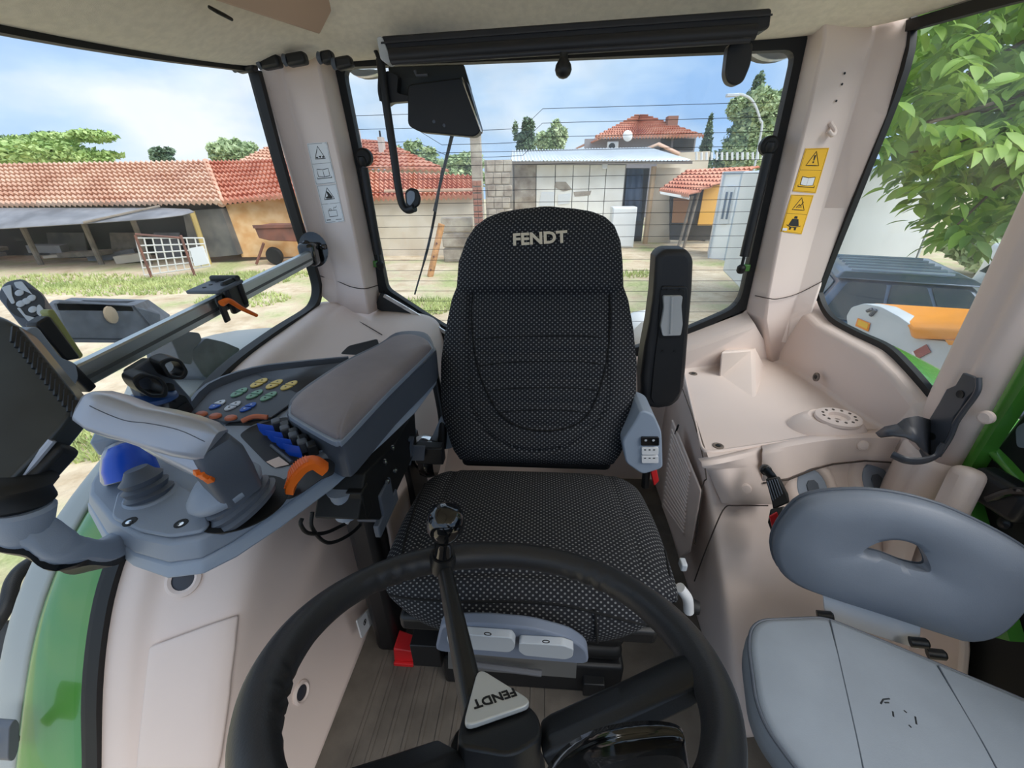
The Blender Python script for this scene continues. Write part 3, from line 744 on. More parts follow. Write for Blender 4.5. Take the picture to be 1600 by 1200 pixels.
def b_seam(x, h):
    g = 0.0
    ue = u_edge(h)
    if ue > 0.0: g += 0.011*groove(abs(x)-ue, 0.0045)
    if abs(x) < 0.15 and h < 0.06: g += 0.011*groove(h-(0.20-0.155*math.sqrt(max(0, 1-(x/0.168)**2))), 0.005)
    if ue and abs(x) < ue-0.004:
        for hh in (0.112, 0.168, 0.226, 0.285): g += 0.0065*groove(h-hh-0.10*x*x, 0.006)
    return g
gr, uv = cushion_grid(0.0, 0.463, 92, lambda h: interp(HWB, h), lambda h: interp(THB, h), b_prof, b_seam, nf=81)
bk = seat.add(uv_mesh('backrest', gr, uv, fabric()))
HWH = [(0.42, 0.205), (0.44, 0.209), (0.50, 0.204), (0.545, 0.192), (0.575, 0.175), (0.595, 0.150), (0.607, 0.118), (0.613, 0.07), (0.615, 0.03)]
THH = [(0.42, 0.05), (0.435, 0.09), (0.50, 0.095), (0.57, 0.075), (0.60, 0.05), (0.615, 0.02)]
gr, uv = cushion_grid(0.42, 0.615, 40, lambda h: interp(HWH, h), lambda h: interp(THH, h), lambda u, h: 0.022+0.006*math.cos(u*1.2), lambda x, h: 0, x_off=lambda h: max(0, h-0.5)*0.12)
hd = seat.add(uv_mesh('headrest', gr, uv, fabric()))
# embroidered name on the headrest
tp = PP(843, 373, back_pt(0.55)-V((0, 0.083, 0)), (0, -0.95, 0.33))
seat.add(text_mesh('embroidered_name', 'FENDT', tp, V((1, 0, 0.05)), V((0, 0.32, 0.95)), 0.036, mat('embroidery', (226, 214, 190), 0.8), depth=0.002, bold=0.035, sx=1.12), hd)
# seat cushion
def cush_prof(s):
    tab = [(0.0, (0.915, 0.40)), (0.05, (0.905, 0.452)), (0.12, (0.86, 0.478)), (0.30, (0.76, 0.494)), (0.50, (0.64, 0.506)), (0.66, (0.55, 0.510)), (0.76, (0.500, 0.498)), (0.84, (0.470, 0.466)), (0.92, (0.466, 0.418)), (1.0, (0.492, 0.366))]
    for a, b in zip(tab, tab[1:]):
        if s <= b[0]:
            t = (s-a[0])/(b[0]-a[0]); return V((0, a[1][0]+(b[1][0]-a[1][0])*t, a[1][1]+(b[1][1]-a[1][1])*t))
    return V((0, *tab[-1][1]))
cs = [cush_prof(i/120) for i in range(121)]
for _ in range(60): cs = [cs[0]]+[(cs[i-1]+cs[i]*2+cs[i+1])/4 for i in range(1, 120)]+[cs[-1]]
grid, uvs = [], []; acc = 0
CHW = [(0, 0.262), (0.15, 0.285), (0.4, 0.292), (0.7, 0.290), (0.85, 0.272), (0.95, 0.235), (1.0, 0.20)]
mid = V((0, 0.70, 0.40))
for i in range(121):
    s = i/120
    t = (cs[min(120, i+1)]-cs[max(0, i-1)]).normalized(); nrm = V((0, t.z, -t.y))
    if nrm.z < 0 and s < 0.8: nrm = -nrm
    if s >= 0.8 and nrm.y > 0: nrm = -nrm
    if i: acc += (cs[i]-cs[i-1]).length
    w = interp(CHW, s); row, uvr = [], []
    for j in range(61):
        u = -1+2*j/60; e = (max(0, 1-abs(u)**6))**0.5; x = u*w
        g = 0
        ins = 0.195 + 0.03*s
        if s < 0.70: g += 0.006*groove(abs(x)-ins, 0.005)
        g += 0.006*groove((s-0.70-0.03*(x/0.2)**2)*0.5, 0.006)*(1 if abs(x) < ins+.01 else 0.0)
        if s > 0.70: g += 0.005*groove(abs(x)-0.12, 0.004)*0.7
        bol = 0.010*max(0, abs(u)-0.6)/0.4*(1 if s < 0.75 else 0)
        p = cs[i]+V((SX-0.012+x, 0, 0))-nrm*((1-e)*0.085+g-bol)
        row.append(p); uvr.append((x, acc))
    low = cs[i]-nrm*0.10
    row.append(V((SX-0.012+w*0.96, low.y, low.z))); uvr.append((w, acc)); row.append(V((SX-0.012-w*0.96, low.y, low.z))); uvr.append((-w, acc))
    grid.append(row); uvs.append(uvr)
cu = seat.add(uv_mesh('seat_cushion', grid, uvs, fabric()))
SEAMF = mat('seat_seam', (14, 15, 17), 0.9)
def seat_seam(o, pts, r=0.0026, off=0.0006):
    P = []
    for x, y in [(q.x, q.y) for q in spline([V((x, y, 0)) for x, y in pts], 5)]:
        h = hit(o, x, y)
        if h: P.append(h[0]+h[1]*off)
    if len(P) > 2: seat.add(tube('seam', P, r, SEAMF, n=6, smooth_path=False), o)
seat_seam(bk, [(739, 455), (737, 500), (743, 560), (757, 605), (780, 645), (812, 667), (850, 673), (888, 668), (918, 648), (936, 610), (948, 560), (954, 500), (952, 455)])
for pts in ([(742, 530), (800, 526), (900, 525), (948, 528)], [(748, 572), (800, 566), (900, 565), (944, 570)], [(760, 612), (800, 607), (890, 606), (932, 610)], [(778, 645), (820, 641), (880, 641), (918, 645)]): seat_seam(bk, pts, 0.0016, 0.0)
seat_seam(cu, [(668, 748), (650, 790), (634, 840), (624, 890)]); seat_seam(cu, [(1004, 752), (1020, 800), (1036, 850), (1046, 900)])
seat_seam(cu, [(592, 925), (640, 935), (720, 940), (800, 940), (880, 946), (950, 962), (1010, 975), (1058, 962)])
seat_seam(cu, [(930, 952), (932, 985), (934, 1015)])
# suspension base, bellows and plates
seat.add(rbox('suspension_base', (SX, 0.80, 0.055), (0.44, 0.40, 0.11), BLACK, bevel=0.01))
for k in range(4):
    seat.add(rbox('bellows_fold', (SX, 0.79, 0.135+k*0.05), (0.43, 0.36, 0.045), RUBBER, bevel=0.018, segs=3))
seat.add(rbox('seat_pan', (SX-.01, 0.72, 0.365), (0.50, 0.42, 0.04), BLACK, bevel=0.01))
# front shell with the two adjustment paddles
pl0 = V((SX, 0.468, 0.40)); pn = V((0, -0.93, -0.20))
def SF(x, y, d=0.0): return PP(x, y, pl0+pn*d, pn)
shell = round_poly([SF(683, 998), SF(693, 956), SF(760, 955), SF(830, 961), SF(890, 977), SF(916, 995), SF(919, 1018), SF(800, 1009)], 0.02, 4)
fs_ = seat.add(slab('front_shell', shell, pn*0.022, mat('shell_grey', (122, 132, 150), 0.5), bevel=0.004))
for pts in ([(700, 984), (704, 976), (800, 983), (806, 991), (804, 1001), (796, 1006), (705, 999)], [(812, 991), (880, 995), (896, 1001), (894, 1013), (884, 1017), (820, 1011), (811, 1004)]):
    seat.add(slab('adjustment_paddle', round_poly([SF(x, y, 0.022) for x, y in pts], 0.006, 3), pn*0.014, LIGHTGREY, bevel=0.003), fs_)
for x, y in ((762, 990), (853, 1002)):
    c = SF(x, y, 0.037)
    seat.add(lathe('printed_ring', [(0.006, 0), (0.006, .0008), (0.0045, .0008), (0.0045, 0)], c, pn, PRINT, caps=False, smooth=False, n=16), fs_)
seat.add(slab('base_plate', [PY(742, 1008, 0.56), PY(902, 1018, 0.56), PY(900, 1060, 0.56), PY(700, 1045, 0.56), PY(700, 1004, 0.56)], (0, 0.01, 0), mat('grey_steel', (112, 112, 110), 0.5, 0.3), bevel=0.001))
seat.add(rbox('rail_block', PY(925, 1052, 0.62), (0.05, 0.08, 0.05), BLACK, bevel=0.003))
seat.add(rbox('rail_block', PY(672, 1000, 0.62), (0.07, 0.08, 0.08), BLACK, bevel=0.003))
seat.add(tube('slide_bar', [PY(742, 1038, 0.53), PY(846, 1052, 0.53)], 0.007, mat('bar_grey', (95, 96, 100), 0.5), n=10, smooth_path=False))
# side control box with switches (right of the backrest)
def SB(x, y, d=0.0): return PY(x, y, 0.845-d)
sb = seat.add(slab('control_box', round_poly([SB(1002, 640), SB(1022, 648), SB(1034, 675), SB(1036, 732), SB(1004, 742), SB(978, 724), SB(972, 690), SB(992, 660)], 0.012, 4), (0, 0.10, 0), LGREY, bevel=0.008, segs=3))
def key(x, y, w, h, m, d=0.0, th=0.006):
    return seat.add(slab('switch', round_poly([SB(x-w, y-h, d), SB(x+w, y-h, d), SB(x+w, y+h, d), SB(x-w, y+h, d)], 0.003, 3), (0, -th, 0), m, bevel=0.0015), sb)
k1 = key(1015, 688, 14, 6.5, GLOSSBLK)
for dx in (-6, 6): seat.add(lathe('printed_dot', [(0.003, 0), (0.003, .0006)], SB(1015+dx, 688, 0.0062), (0, -1, 0), LIGHTGREY, n=10), sb)
for yy in (703, 716):
    key(1015, yy, 13, 5.5, WHITE)
    for dx in (-7, 0, 7): seat.add(rbox('printed_mark', SB(1015+dx, yy, 0.0064), (0.0045, 0.0006, 0.0025), PRINT, bevel=0), sb)
seat.add(slab('belt_button', [SB(1017, 738, -.01), SB(1026, 733, -.01), SB(1030, 752, -.01), SB(1022, 760, -.01)], (0, 0.02, 0), RED, bevel=0.002))
seat.add(tube('belt_slide', [SB(1010, 736, -.03), SB(1008, 760, -.03)], 0.010, RUBBER, n=10, smooth_path=False))
# light grey side lever and round black knob low on the right of the cushion
seat.add(tube('side_lever', [PY(1062, 918, 0.56), PY(1074, 935, 0.56), PY(1076, 955, 0.56)], 0.010, WHITE, n=12))
seat.add(lathe('side_knob', [(0.004, -0.012), (0.014, -0.012), (0.016, 0), (0.012, 0.012), (0.003, 0.014)], PY(1082, 948, 0.57), (1, -0.2, 0), RUBBER, n=18))
seat.add(rbox('side_clip', PY(1067, 882, 0.60), (0.012, 0.02, 0.018), LIGHTGREY, bevel=0.003))
# left hinge cover and recliner lever
seat.add(slab('hinge_cover', round_poly([PY(690, 648, 0.93), PY(708, 700, 0.93), PY(672, 706, 0.93), PY(672, 690, 0.93)], 0.008, 3), (0, 0.03, 0), LGREY, bevel=0.004))
seat.add(tube('recliner_arm', [PY(672, 560, 1.0), PY(684, 610, 0.97), PY(692, 660, 0.94), PY(690, 700, 0.92)], 0.012, BLACK, n=12))
seat.add(lathe('recliner_drum', [(0.045, -0.02), (0.05, 0), (0.045, 0.02)], PY(664, 706, 0.93), (1, 0, 0), CHROME, n=24))
seat.add(lathe('recliner_drum_cover', [(0.047, -0.02), (0.053, 0), (0.047, 0.02)], PY(672, 716, 0.91), (1, 0, 0), GLOSSBLK, n=24))
for x, y in ((724, 696), (754, 693), (930, 706)):
    seat.add(lathe('cover_rivet', [(0.004, 0), (0.0035, 0.003), (0.001, 0.004)], PY(x, y, 0.875), (0, -1, 0), CHROME, n=10))
seat.add(rbox('lumbar_bellows', (SX, 0.93, 0.475), (0.40, 0.06, 0.05), BLACK, bevel=0.015))
# folded-up right armrest
AR = 0.99
def SA(x, y, d=0.0): return PY(x, y, AR-d)
apts = [(1026, 404), (1032, 393), (1044, 390), (1072, 390), (1082, 396), (1085, 410), (1083, 455), (1078, 510), (1073, 575), (1070, 606), (1063, 626), (1050, 637), (1030, 640), (1010, 638), (1003, 628), (1002, 590), (1008, 545), (1016, 505), (1022, 460)]
ar = seat.add(slab('folded_armrest', [SA(x, y) for x, y in apts], (0, 0.075, 0), mat('black_vinyl', (34, 34, 36), 0.55, bump=0.15, bscale=400), bevel=0.018, segs=4))
ip = [(1033, 446), (1072, 447), (1074, 456), (1066, 560), (1062, 612), (1050, 628), (1022, 630), (1016, 620), (1022, 560), (1030, 500)]
seat.add(slab('armrest_underside', round_poly([SA(x, y, -.001) for x, y in ip], 0.006, 3), (0, -0.006, 0), BLACK, bevel=0.003), ar)
seat.add(slab('armrest_slot', round_poly([SA(x, y, 0.006) for x, y in [(1032, 452), (1070, 452), (1064, 528), (1028, 528)]], 0.005, 3), (0, -0.002, 0), RUBBER, bevel=0.001), ar)
seat.add(slab('adjustment_wheel', round_poly([SA(x, y, 0.008) for x, y in [(1035, 461), (1065, 461), (1063, 476), (1065, 505), (1062, 522), (1034, 523), (1031, 508), (1036, 480)]], 0.004, 3), (0, -0.010, 0), mat('pale_grey_plastic', (176, 178, 178), 0.5), bevel=0.004), ar)
seat.add(tube('wheel_ridge', [SA(1050, 463, 0.0185), SA(1048, 521, 0.0185)], 0.003, mat('pale_grey_plastic', (176, 178, 178), 0.5), n=8, smooth_path=False), ar)
for x, y in ((1044, 453), (1063, 453), (1036, 549), (1055, 549)):
    seat.add(lathe('screw_hole', [(0.003, 0), (0.003, 0.001), (0.001, 0.001)], SA(x, y, 0.0085), (0, -1, 0), RUBBER, n=8), ar)
seat.add(tube('armrest_hinge', [SA(1004, 600, -.02), SA(1003, 632, -.02)], 0.006, STEEL, n=8, smooth_path=False))
# belt buckle on the left
bkl = Th('belt_buckle', PY(655, 700, 0.86), 'black seat belt buckle standing left of the seat cushion under the armrest', 'buckle')
bkl.add(rbox('buckle_body', PY(672, 708, 0.84), (0.07, 0.03, 0.05), BLACK, bevel=0.004))
bkl.add(ringslab('buckle_slot', [PY(x, y, 0.80) for x, y in ((632, 686), (645, 686), (641, 727), (626, 727))], [PY(x, y, 0.80) for x, y in ((635, 690), (641, 690), (637, 723), (631, 723))], (0, 0.012, 0), DGREY, smooth=False))
bkl.add(slab('buckle_tongue', [PY(645, 697, 0.81), PY(664, 698, 0.81), PY(662, 720, 0.81), PY(643, 720, 0.81)], (0, 0.006, 0), DGREY, bevel=0.001))
# red block on the floor
rb0 = PZ(634, 1036, 0.0)
rbk = Th('floor_block', (rb0.x, rb0.y, 0), 'bright red plastic block on the floor mat left of the seat base', 'block')
rbk.add(mesh('block_body', [rb0+V((-.030, -.004, 0)), rb0+V((.028, 0, 0)), rb0+V((.034, .05, 0)), rb0+V((-.024, .05, 0)), rb0+V((-.026, 0.0, .058)), rb0+V((.026, .0, .050)), rb0+V((.034, .04, .050)), rb0+V((-.022, .045, .070))], [(0, 1, 2, 3), (4, 5, 6, 7), (0, 1, 5, 4), (1, 2, 6, 5), (2, 3, 7, 6), (3, 0, 4, 7)], RED, bevel=0.003))
rbk.add(rbox('block_lip', rb0+V((-.003, -.006, 0.006)), (0.052, 0.008, 0.012), RED, bevel=0.002))

# ================================================================== steering wheel
WC = V((-0.0914, 0.2552, 0.7252)); tx, ty = 0.40168, -0.03355
e1 = V((math.cos(ty), 0, math.sin(ty))); e2 = V((0, math.cos(tx), -math.sin(tx))); wn = e1.cross(e2).normalized()
if wn.z < 0: wn = -wn
def WP(x, y, d=0.0): return PP(x, y, WC+wn*d, wn)
sw = Th('steering_wheel', WC+V((0, -0.1, -0.4)), 'black steering wheel with spinner knob and white triangular badge', 'steering wheel')
RUBW = mat('wheel_rubber', (42, 42, 44), 0.45, bump=0.12, bscale=500)
ang = [2*PI*i/160 for i in range(160)]
def rimr(a):
    f = 0
    for c, w in ((0.95, 0.35), (2.45, 0.35), (3.6, 0.3), (5.4, 0.3)):
        d = (a-c+PI) % (2*PI)-PI
        if abs(d) < w: f = max(f, 0.5*(1+math.cos(PI*d/w)))
    return f
path = [WC+(e1*math.cos(a)+e2*math.sin(a))*0.205 for a in ang]
secs = []
for a, p in zip(ang, path):
    out_d = (e1*math.cos(a)+e2*math.sin(a)); f = rimr(a)
    sec = []
    for j in range(16):
        b = 2*PI*j/16; r_ = 0.0178
        inner = max(0, -math.cos(b)); rr = r_*(1+0.17*f*inner*math.sin(a*58))+0.0025*math.sin(4*a+0.5)*inner
        sec.append(p+out_d*rr*math.cos(b)+wn*rr*1.02*math.sin(b))
    secs.append(sec)
vs = [q for s in secs for q in s]; fs = [(i*16+j, i*16+(j+1) % 16, ((i+1) % 160)*16+(j+1) % 16, ((i+1) % 160)*16+j) for i in range(160) for j in range(16)]
sw.add(mesh('rim', vs, fs, RUBW, angle=180))
HC = WP(775, 1098, -0.062)
def spoke(px, py, w0, w1, hx, hy):
    a = WP(px, py, 0.0); b = WP(hx, hy, -0.079)
    t = (b-a).normalized(); s = t.cross(wn).normalized(); n2 = s.cross(t)
    secs = []
    for k, (q, w, th) in enumerate([(a.lerp(b, -0.02), w0*0.9, 0.010), (a.lerp(b, 0.12), w0, 0.012), (a.lerp(b, 0.5), (w0+w1)/2, 0.012), (a.lerp(b, 1.0), w1, 0.013), (a.lerp(b, 1.08), w1, 0.010)]):
        secs.append([q+s*w*cx+n2*th*cz for cx, cz in ((-1, -1), (1, -1), (1, 0.55), (0.55, 1), (-0.55, 1), (-1, 0.55))])
    return sw.add(loft('spoke', secs, BLACK, bevel=0.003, segs=3))
spoke(693, 880, 0.0095, 0.013, 742, 1112)
spoke(1088, 1050, 0.021, 0.021, 868, 1152)
spoke(520, 1260, 0.020, 0.020, 690, 1192)
hubp = round_poly([WP(742, 1048, -0.062), WP(840, 1110, -0.062), WP(850, 1150, -0.062), WP(800, 1180, -0.062), WP(715, 1165, -0.062), WP(716, 1140, -0.062)], 0.012, 4)
hub = sw.add(slab('hub', hubp, -wn*0.05, BLACK, bevel=0.004, segs=3))
bd = round_poly([WP(747, 1050, -0.060), WP(836, 1106, -0.060), WP(722, 1146, -0.060)], 0.014, 5)
badge = sw.add(slab('badge', bd, wn*0.006, mat('badge_white', (222, 224, 222), 0.3, 0.2), bevel=0.0018), hub)
sw.add(text_mesh('badge_name', 'FENDT', WP(773, 1090, -0.0535), WP(738, 1100, -0.06)-WP(802, 1080, -0.06), WP(772, 1104, -0.06)-WP(765, 1080, -0.06), 0.0145, PRINT, depth=0.0006, bold=0.022, sx=1.05), badge)
# spinner knob
kb = WP(692, 868, 0.014)
kn = (PP(697, 806, kb+V((0, 0.0, 0.0)), (0, 1, 0.0))-kb).normalized()
kl = (PP(697, 806, kb, (0, 1, 0))-kb).length
kn_o = sw.add(lathe('spinner_knob', [(0.014, -0.012), (0.015, 0.0), (0.013, kl*0.30), (0.015, kl*0.50), (0.022, kl*0.62), (0.0250, kl*0.76), (0.0250, kl*0.90), (0.022, kl*1.05), (0.013, kl*1.14), (0.003, kl*1.16)], kb, kn, GLOSSBLK, n=32, angle=60))
sw.add(lathe('knob_collar', [(0.017, -0.024), (0.019, -0.01), (0.017, 0.004)], kb, kn, BLACK, n=24))
# steering column and shroud below the hub
cb = HC-wn*0.05
sw.add(loft('column', [[cb-wn*h+e1*r*math.cos(2*PI*j/20)+e2*r*math.sin(2*PI*j/20)*1.0+V((0, -o_, 0)) for j in range(20)] for r, h, o_ in ((0.045, 0, 0), (0.055, 0.02, 0), (0.06, 0.08, 0.01), (0.075, 0.25, 0.03), (0.09, 0.62, 0.08))], BLACK))
# instrument hood and stalk behind the wheel, lower right
cbx = Th('instrument_console', (0.0, 0.02, 0.4), 'black curved instrument console hood below the steering wheel', 'dashboard')
cbx.add(sheet('hood', [[PY(850, 1215, 0.10), PY(900, 1160, 0.17), PY(980, 1140, 0.19), PY(1060, 1136, 0.19), PY(1070, 1150, 0.185)], [PY(850, 1230, 0.09), PY(900, 1180, 0.165), PY(980, 1163, 0.185), PY(1062, 1156, 0.185), PY(1072, 1166, 0.18)], [PY(850, 1260, 0.06), PY(900, 1260, 0.10), PY(980, 1260, 0.11), PY(1062, 1260, 0.11), PY(1080, 1260, 0.10)]], GLOSSBLK, sub=2, angle=180, solid=0.01))
cbx.add(sheet('lower_hood', [[PY(900, 1215, 0.12), PY(960, 1188, 0.13), PY(1030, 1178, 0.14), PY(1075, 1182, 0.14)], [PY(900, 1260, 0.08), PY(960, 1250, 0.08), PY(1030, 1250, 0.08), PY(1080, 1250, 0.08)]], BLACK, sub=2, angle=180, solid=0.01))
# ================================================================== armrest console with joysticks and keypad
ac = Th('armrest_console', (-0.45, 0.75, 0.0), 'grey armrest console with silver joystick, padded lid and coloured keypad', 'console')
def lvl(px, z): return [PZ(x, y, z) for x, y in px]
hid = [(640, 556), (560, 556), (470, 590), (390, 615), (300, 650), (220, 676), (165, 712), (140, 755)]
L0 = [(138, 800), (165, 852), (208, 886), (262, 905), (318, 898), (370, 872), (440, 825), (520, 765), (600, 693), (650, 645), (683, 600)]
L1 = [(136, 784), (166, 834), (210, 866), (264, 882), (316, 875), (365, 849), (430, 804), (515, 740), (600, 664), (650, 618), (684, 574)]
L2 = [(140, 772), (174, 812), (216, 838), (266, 848), (314, 841), (356, 818), (420, 775), (505, 715), (594, 640), (646, 594), (680, 556)]
def hz(z):  # the hidden back edge, taken at one height so it stays under the plate
    return [PZ(x, y, 0.735) + V((0, 0, z-0.735)) for x, y in hid]
band = ac.add(loft('lower_band', [lvl(L0, 0.684)+hz(0.684), lvl(L1, 0.703)+hz(0.703)], LGREY, bevel=0.003, angle=40))
plate = ac.add(loft('console_body', [[p*1.0 for p in lvl(L1, 0.7035)]+hz(0.7035), lvl(L2, 0.735)+hz(0.735)], MGREY, bevel=0.006, segs=3, angle=40))
# raised cover plate with two screws at the nose
cp = round_poly([PZ(x, y, 0.736) for x, y in ((176, 812), (186, 772), (250, 752), (300, 770), (330, 822), (318, 834), (268, 842), (220, 833))], 0.012, 4)
cpo = ac.add(slab('nose_cover', cp, (0, 0, 0.006), MGREY, bevel=0.003))
for x, y in ((203, 815), (283, 818)):
    p = PZ(x, y, 0.742)
    ac.add(lathe('screw_recess', [(0.0085, -0.001), (0.0085, 0.0006), (0.006, 0.0008), (0.003, 0.0004)], p, (0, 0, 1), RUBBER, n=16), cpo)
    ac.add(lathe('screw', [(0.004, 0.0), (0.004, 0.0015), (0.001, 0.0018)], p+V((0.001, -0.002, 0)), (0, 0, 1), CHROME, n=10), cpo)
# padded lid
PADM = mat('armrest_pad', (140, 132, 134), 0.6, var=0.14, vscale=7, bump=0.2, bscale=500)
pad_px = [(455, 633), (466, 615), (536, 568), (592, 540), (618, 524), (644, 521), (662, 526), (671, 536), (667, 545), (606, 602), (541, 668), (530, 674), (516, 672), (462, 642)]
box_px0 = [(450, 640), (462, 615), (536, 565), (592, 537), (618, 520), (648, 517), (668, 522), (678, 540), (676, 556), (610, 616), (546, 682), (530, 690), (512, 686), (454, 652)]
box_px = [(q.x, q.y) for q in spline([V((x, y, 0)) for x, y in box_px0], 3, True)]
ac.add(loft('armrest_box', [[V((p.x, p.y, 0.700)) for p in lvl(box_px, 0.772)], [V((p.x, p.y, 0.745)) for p in lvl(box_px, 0.772)], lvl(box_px, 0.772), [q.lerp(sum(lvl(box_px, .778), V())/len(box_px), 0.03) for q in lvl(box_px, 0.778)]], DGREY, angle=50, bevel=0.003))
def padsec(k, z): 
    pts = spline(lvl(pad_px, 0.797), 3, True); c = sum(pts, V())/len(pts)
    return [V((c.x+(p.x-c.x)*k, c.y+(p.y-c.y)*k, z)) for p in pts]
ac.add(loft('armrest_rim', [padsec(1.045, 0.776), padsec(1.045, 0.786)], MGREY, bevel=0.002))
ac.add(loft('armrest_pad', [padsec(1.0, 0.782), padsec(1.018, 0.787), padsec(1.0, 0.793), padsec(0.95, 0.799), padsec(0.87, 0.8035), padsec(0.72, 0.807), padsec(0.4, 0.809), padsec(0.05, 0.8095)], PADM, angle=180))
# small latch by the pad and slot frame
# paddle bank recess
rc_px = [(374, 680), (392, 667), (445, 652), (470, 657), (505, 700), (500, 706), (452, 728), (428, 732), (415, 722)]
rcs = ac.add(slab('paddle_recess', round_poly([PZ(x, y, 0.7352) for x, y in rc_px], 0.01, 3), (0, 0, 0.0012), RUBBER, smooth=False))
ac.add(slab('recess_floor_light', [PZ(x, y, 0.7366) for x, y in ((416, 722), (436, 714), (452, 726), (430, 731))], (0, 0, 0.0008), BEIGE, smooth=False), rcs)
ac.add(tube('recess_bar', [PZ(424, 696, 0.738), PZ(456, 722, 0.738)], 0.003, DGREY, n=8, smooth_path=False), rcs)
for k in range(4):
    t = k/3
    x, y = 409+(450-409)*t, 665+(697-665)*t
    a = PZ(x-9, y-5, 0.760); b = PZ(x+17, y-1, 0.765); c = PZ(x+22, y+12, 0.750); d = PZ(x+1, y+11, 0.742)
    lo = V((0, 0, -0.018))
    o = ac.add(mesh('blue_paddle', [a, b, c, d, a+lo, b+lo, c+lo*0.6, d+lo*0.4], [(0, 1, 2, 3), (4, 5, 6, 7), (0, 1, 5, 4), (1, 2, 6, 5), (2, 3, 7, 6), (3, 0, 4, 7)], BLUE, bevel=0.002), rcs)
    for q in range(2):
        xx, yy = x+24+14*q, y-1+4.5*q
        o = ac.add(rbox('black_key', PZ(xx, yy, 0.748), (0.016, 0.020, 0.022), BLACK if q else DGREY, rot=rot3(0, 0, 38), bevel=0.003), rcs)
ac.add(tube('recess_rim', [PZ(x, y, 0.737) for x, y in ((470, 654), (506, 697), (503, 704), (455, 729))], 0.0022, MGREY, n=8, smooth_path=False))
# orange thumb wheel in its slot at the right edge
slot = round_poly([PZ(x, y, 0.7356) for x, y in ((432, 772), (440, 752), (488, 722), (512, 716), (524, 724), (522, 742), (504, 748), (470, 772), (450, 782))], 0.008, 3)
so = ac.add(slab('lever_slot', slot, (0, 0, 0.001), BLACK, smooth=False))
ring_ = [PZ(455, 764, 0.742), PZ(459, 744, 0.764), PZ(472, 728, 0.776), PZ(490, 722, 0.776), PZ(508, 732, 0.760)]
ac.add(sweep('orange_lever', ring_, [(-0.006, -0.013), (0.004, -0.013), (0.007, -0.008), (0.007, 0.008), (0.004, 0.013), (-0.006, 0.013)], ORANGE, up=(0, 0, 1), k=6, angle=40))
pth = spline(ring_, 6)
for i in range(2, 16):
    p = pth[i]; t_ = (pth[i+1]-pth[i-1]).normalized(); n_ = (V((0, 0, 1))-t_*t_.z).normalized(); s_ = t_.cross(n_)
    ac.add(tube('grip_ridge', [p+n_*0.0068-s_*0.0095, p+n_*0.0068+s_*0.0095], 0.0013, ORANGE, n=6, smooth_path=False), so)
# keypad panel with split oval buttons
KZ = 0.7375
kp = [PZ(x, y, KZ) for x, y in ((296, 650), (330, 612), (398, 585), (536, 567), (486, 602), (462, 628), (425, 655), (350, 662))]
kpo = ac.add(slab('keypad_panel', kp, (0, 0, 0.004), mat('keypad_dark', (58, 62, 70), 0.5), bevel=0.002))
ac.add(sweep('keypad_rim', [PZ(x, y, 0.744) for x, y in ((284, 654), (326, 606), (396, 580), (470, 570), (545, 563))], [(-0.03, -0.004), (0.010, -0.004), (0.010, 0.004), (-0.03, 0.004)], DGREY, up=(0, 0, 1), k=3, angle=50))
ac.add(mesh('keypad_hood', [PZ(398, 583, 0.7425), PZ(545, 565, 0.76), PZ(490, 600, 0.7425), PZ(462, 612, 0.7425)], [(0, 1, 2, 3)], mat('keypad_dark', (58, 62, 70), 0.5), solid=0.003), kpo)
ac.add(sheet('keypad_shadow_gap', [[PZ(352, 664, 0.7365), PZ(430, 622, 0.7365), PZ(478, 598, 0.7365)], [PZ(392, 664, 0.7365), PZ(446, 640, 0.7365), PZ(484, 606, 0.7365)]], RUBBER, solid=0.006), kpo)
BYEL = mat('button_yellow', (226, 200, 110), 0.5); BGRN = mat('button_green', (120, 168, 142), 0.5); BWHT = mat('button_white', (214, 222, 232), 0.5)
BBLU = mat('button_blue', (44, 96, 196), 0.5); BORG = mat('button_orange', (206, 118, 84), 0.5)
def oval(x, y, m1, m2):
    c = PZ(x, y, KZ+0.004); ex = (PZ(x+11, y-7, KZ+.004)-c); L = ex.length; ex.normalize(); ey = V((-ex.y, ex.x, 0)); W = L*0.52
    for sgn, mm in ((-1, m1), (1, m2)):
        pts = [c+ex*sgn*0.08*L+ey*W*0.98]+[c+ex*sgn*(0.08+0.92*math.sin(a))*L+ey*W*math.cos(a) for a in arc(8, 0.12, PI-0.12)]+[c+ex*sgn*0.08*L-ey*W*0.98]
        o = ac.add(slab('button', pts, (0, 0, 0.003), mm, bevel=0.0008, segs=2), kpo)
        q = c+ex*sgn*0.46*L+V((0, 0, 0.0031))
        ac.add(lathe('printed_mark', [(0.0022, 0), (0.0022, 0.0004)], q, (0, 0, 1), PRINT if mm not in (BBLU,) else BWHT, n=6, smooth=False), o)
for x, y, m1, m2 in [(405, 599, BYEL, BYEL), (429, 601, BYEL, BYEL), (452, 603, BYEL, BYEL), (374, 614, BGRN, BGRN), (398, 617, BGRN, BGRN), (420, 620, BGRN, BGRN), (340, 633, BBLU, BWHT), (364, 635, BWHT, BWHT), (388, 637, BBLU, BBLU)]: oval(x, y, m1, m2)
for x, y in ((315, 648), (337, 651), (361, 654)):
    c = PZ(x, y, KZ+.004)
    ac.add(lathe('round_button', [(0.0115, -.002), (0.0115, 0.003), (0.009, 0.005), (0.003, 0.0055)], c, (0, 0, 1), BORG, n=18, sy=0.8), kpo)
ac.add(tube('orange_slider', [PZ(378, 658, KZ+.006), PZ(396, 651, KZ+.010), PZ(418, 652, KZ+.006)], 0.005, BORG, n=8), kpo)
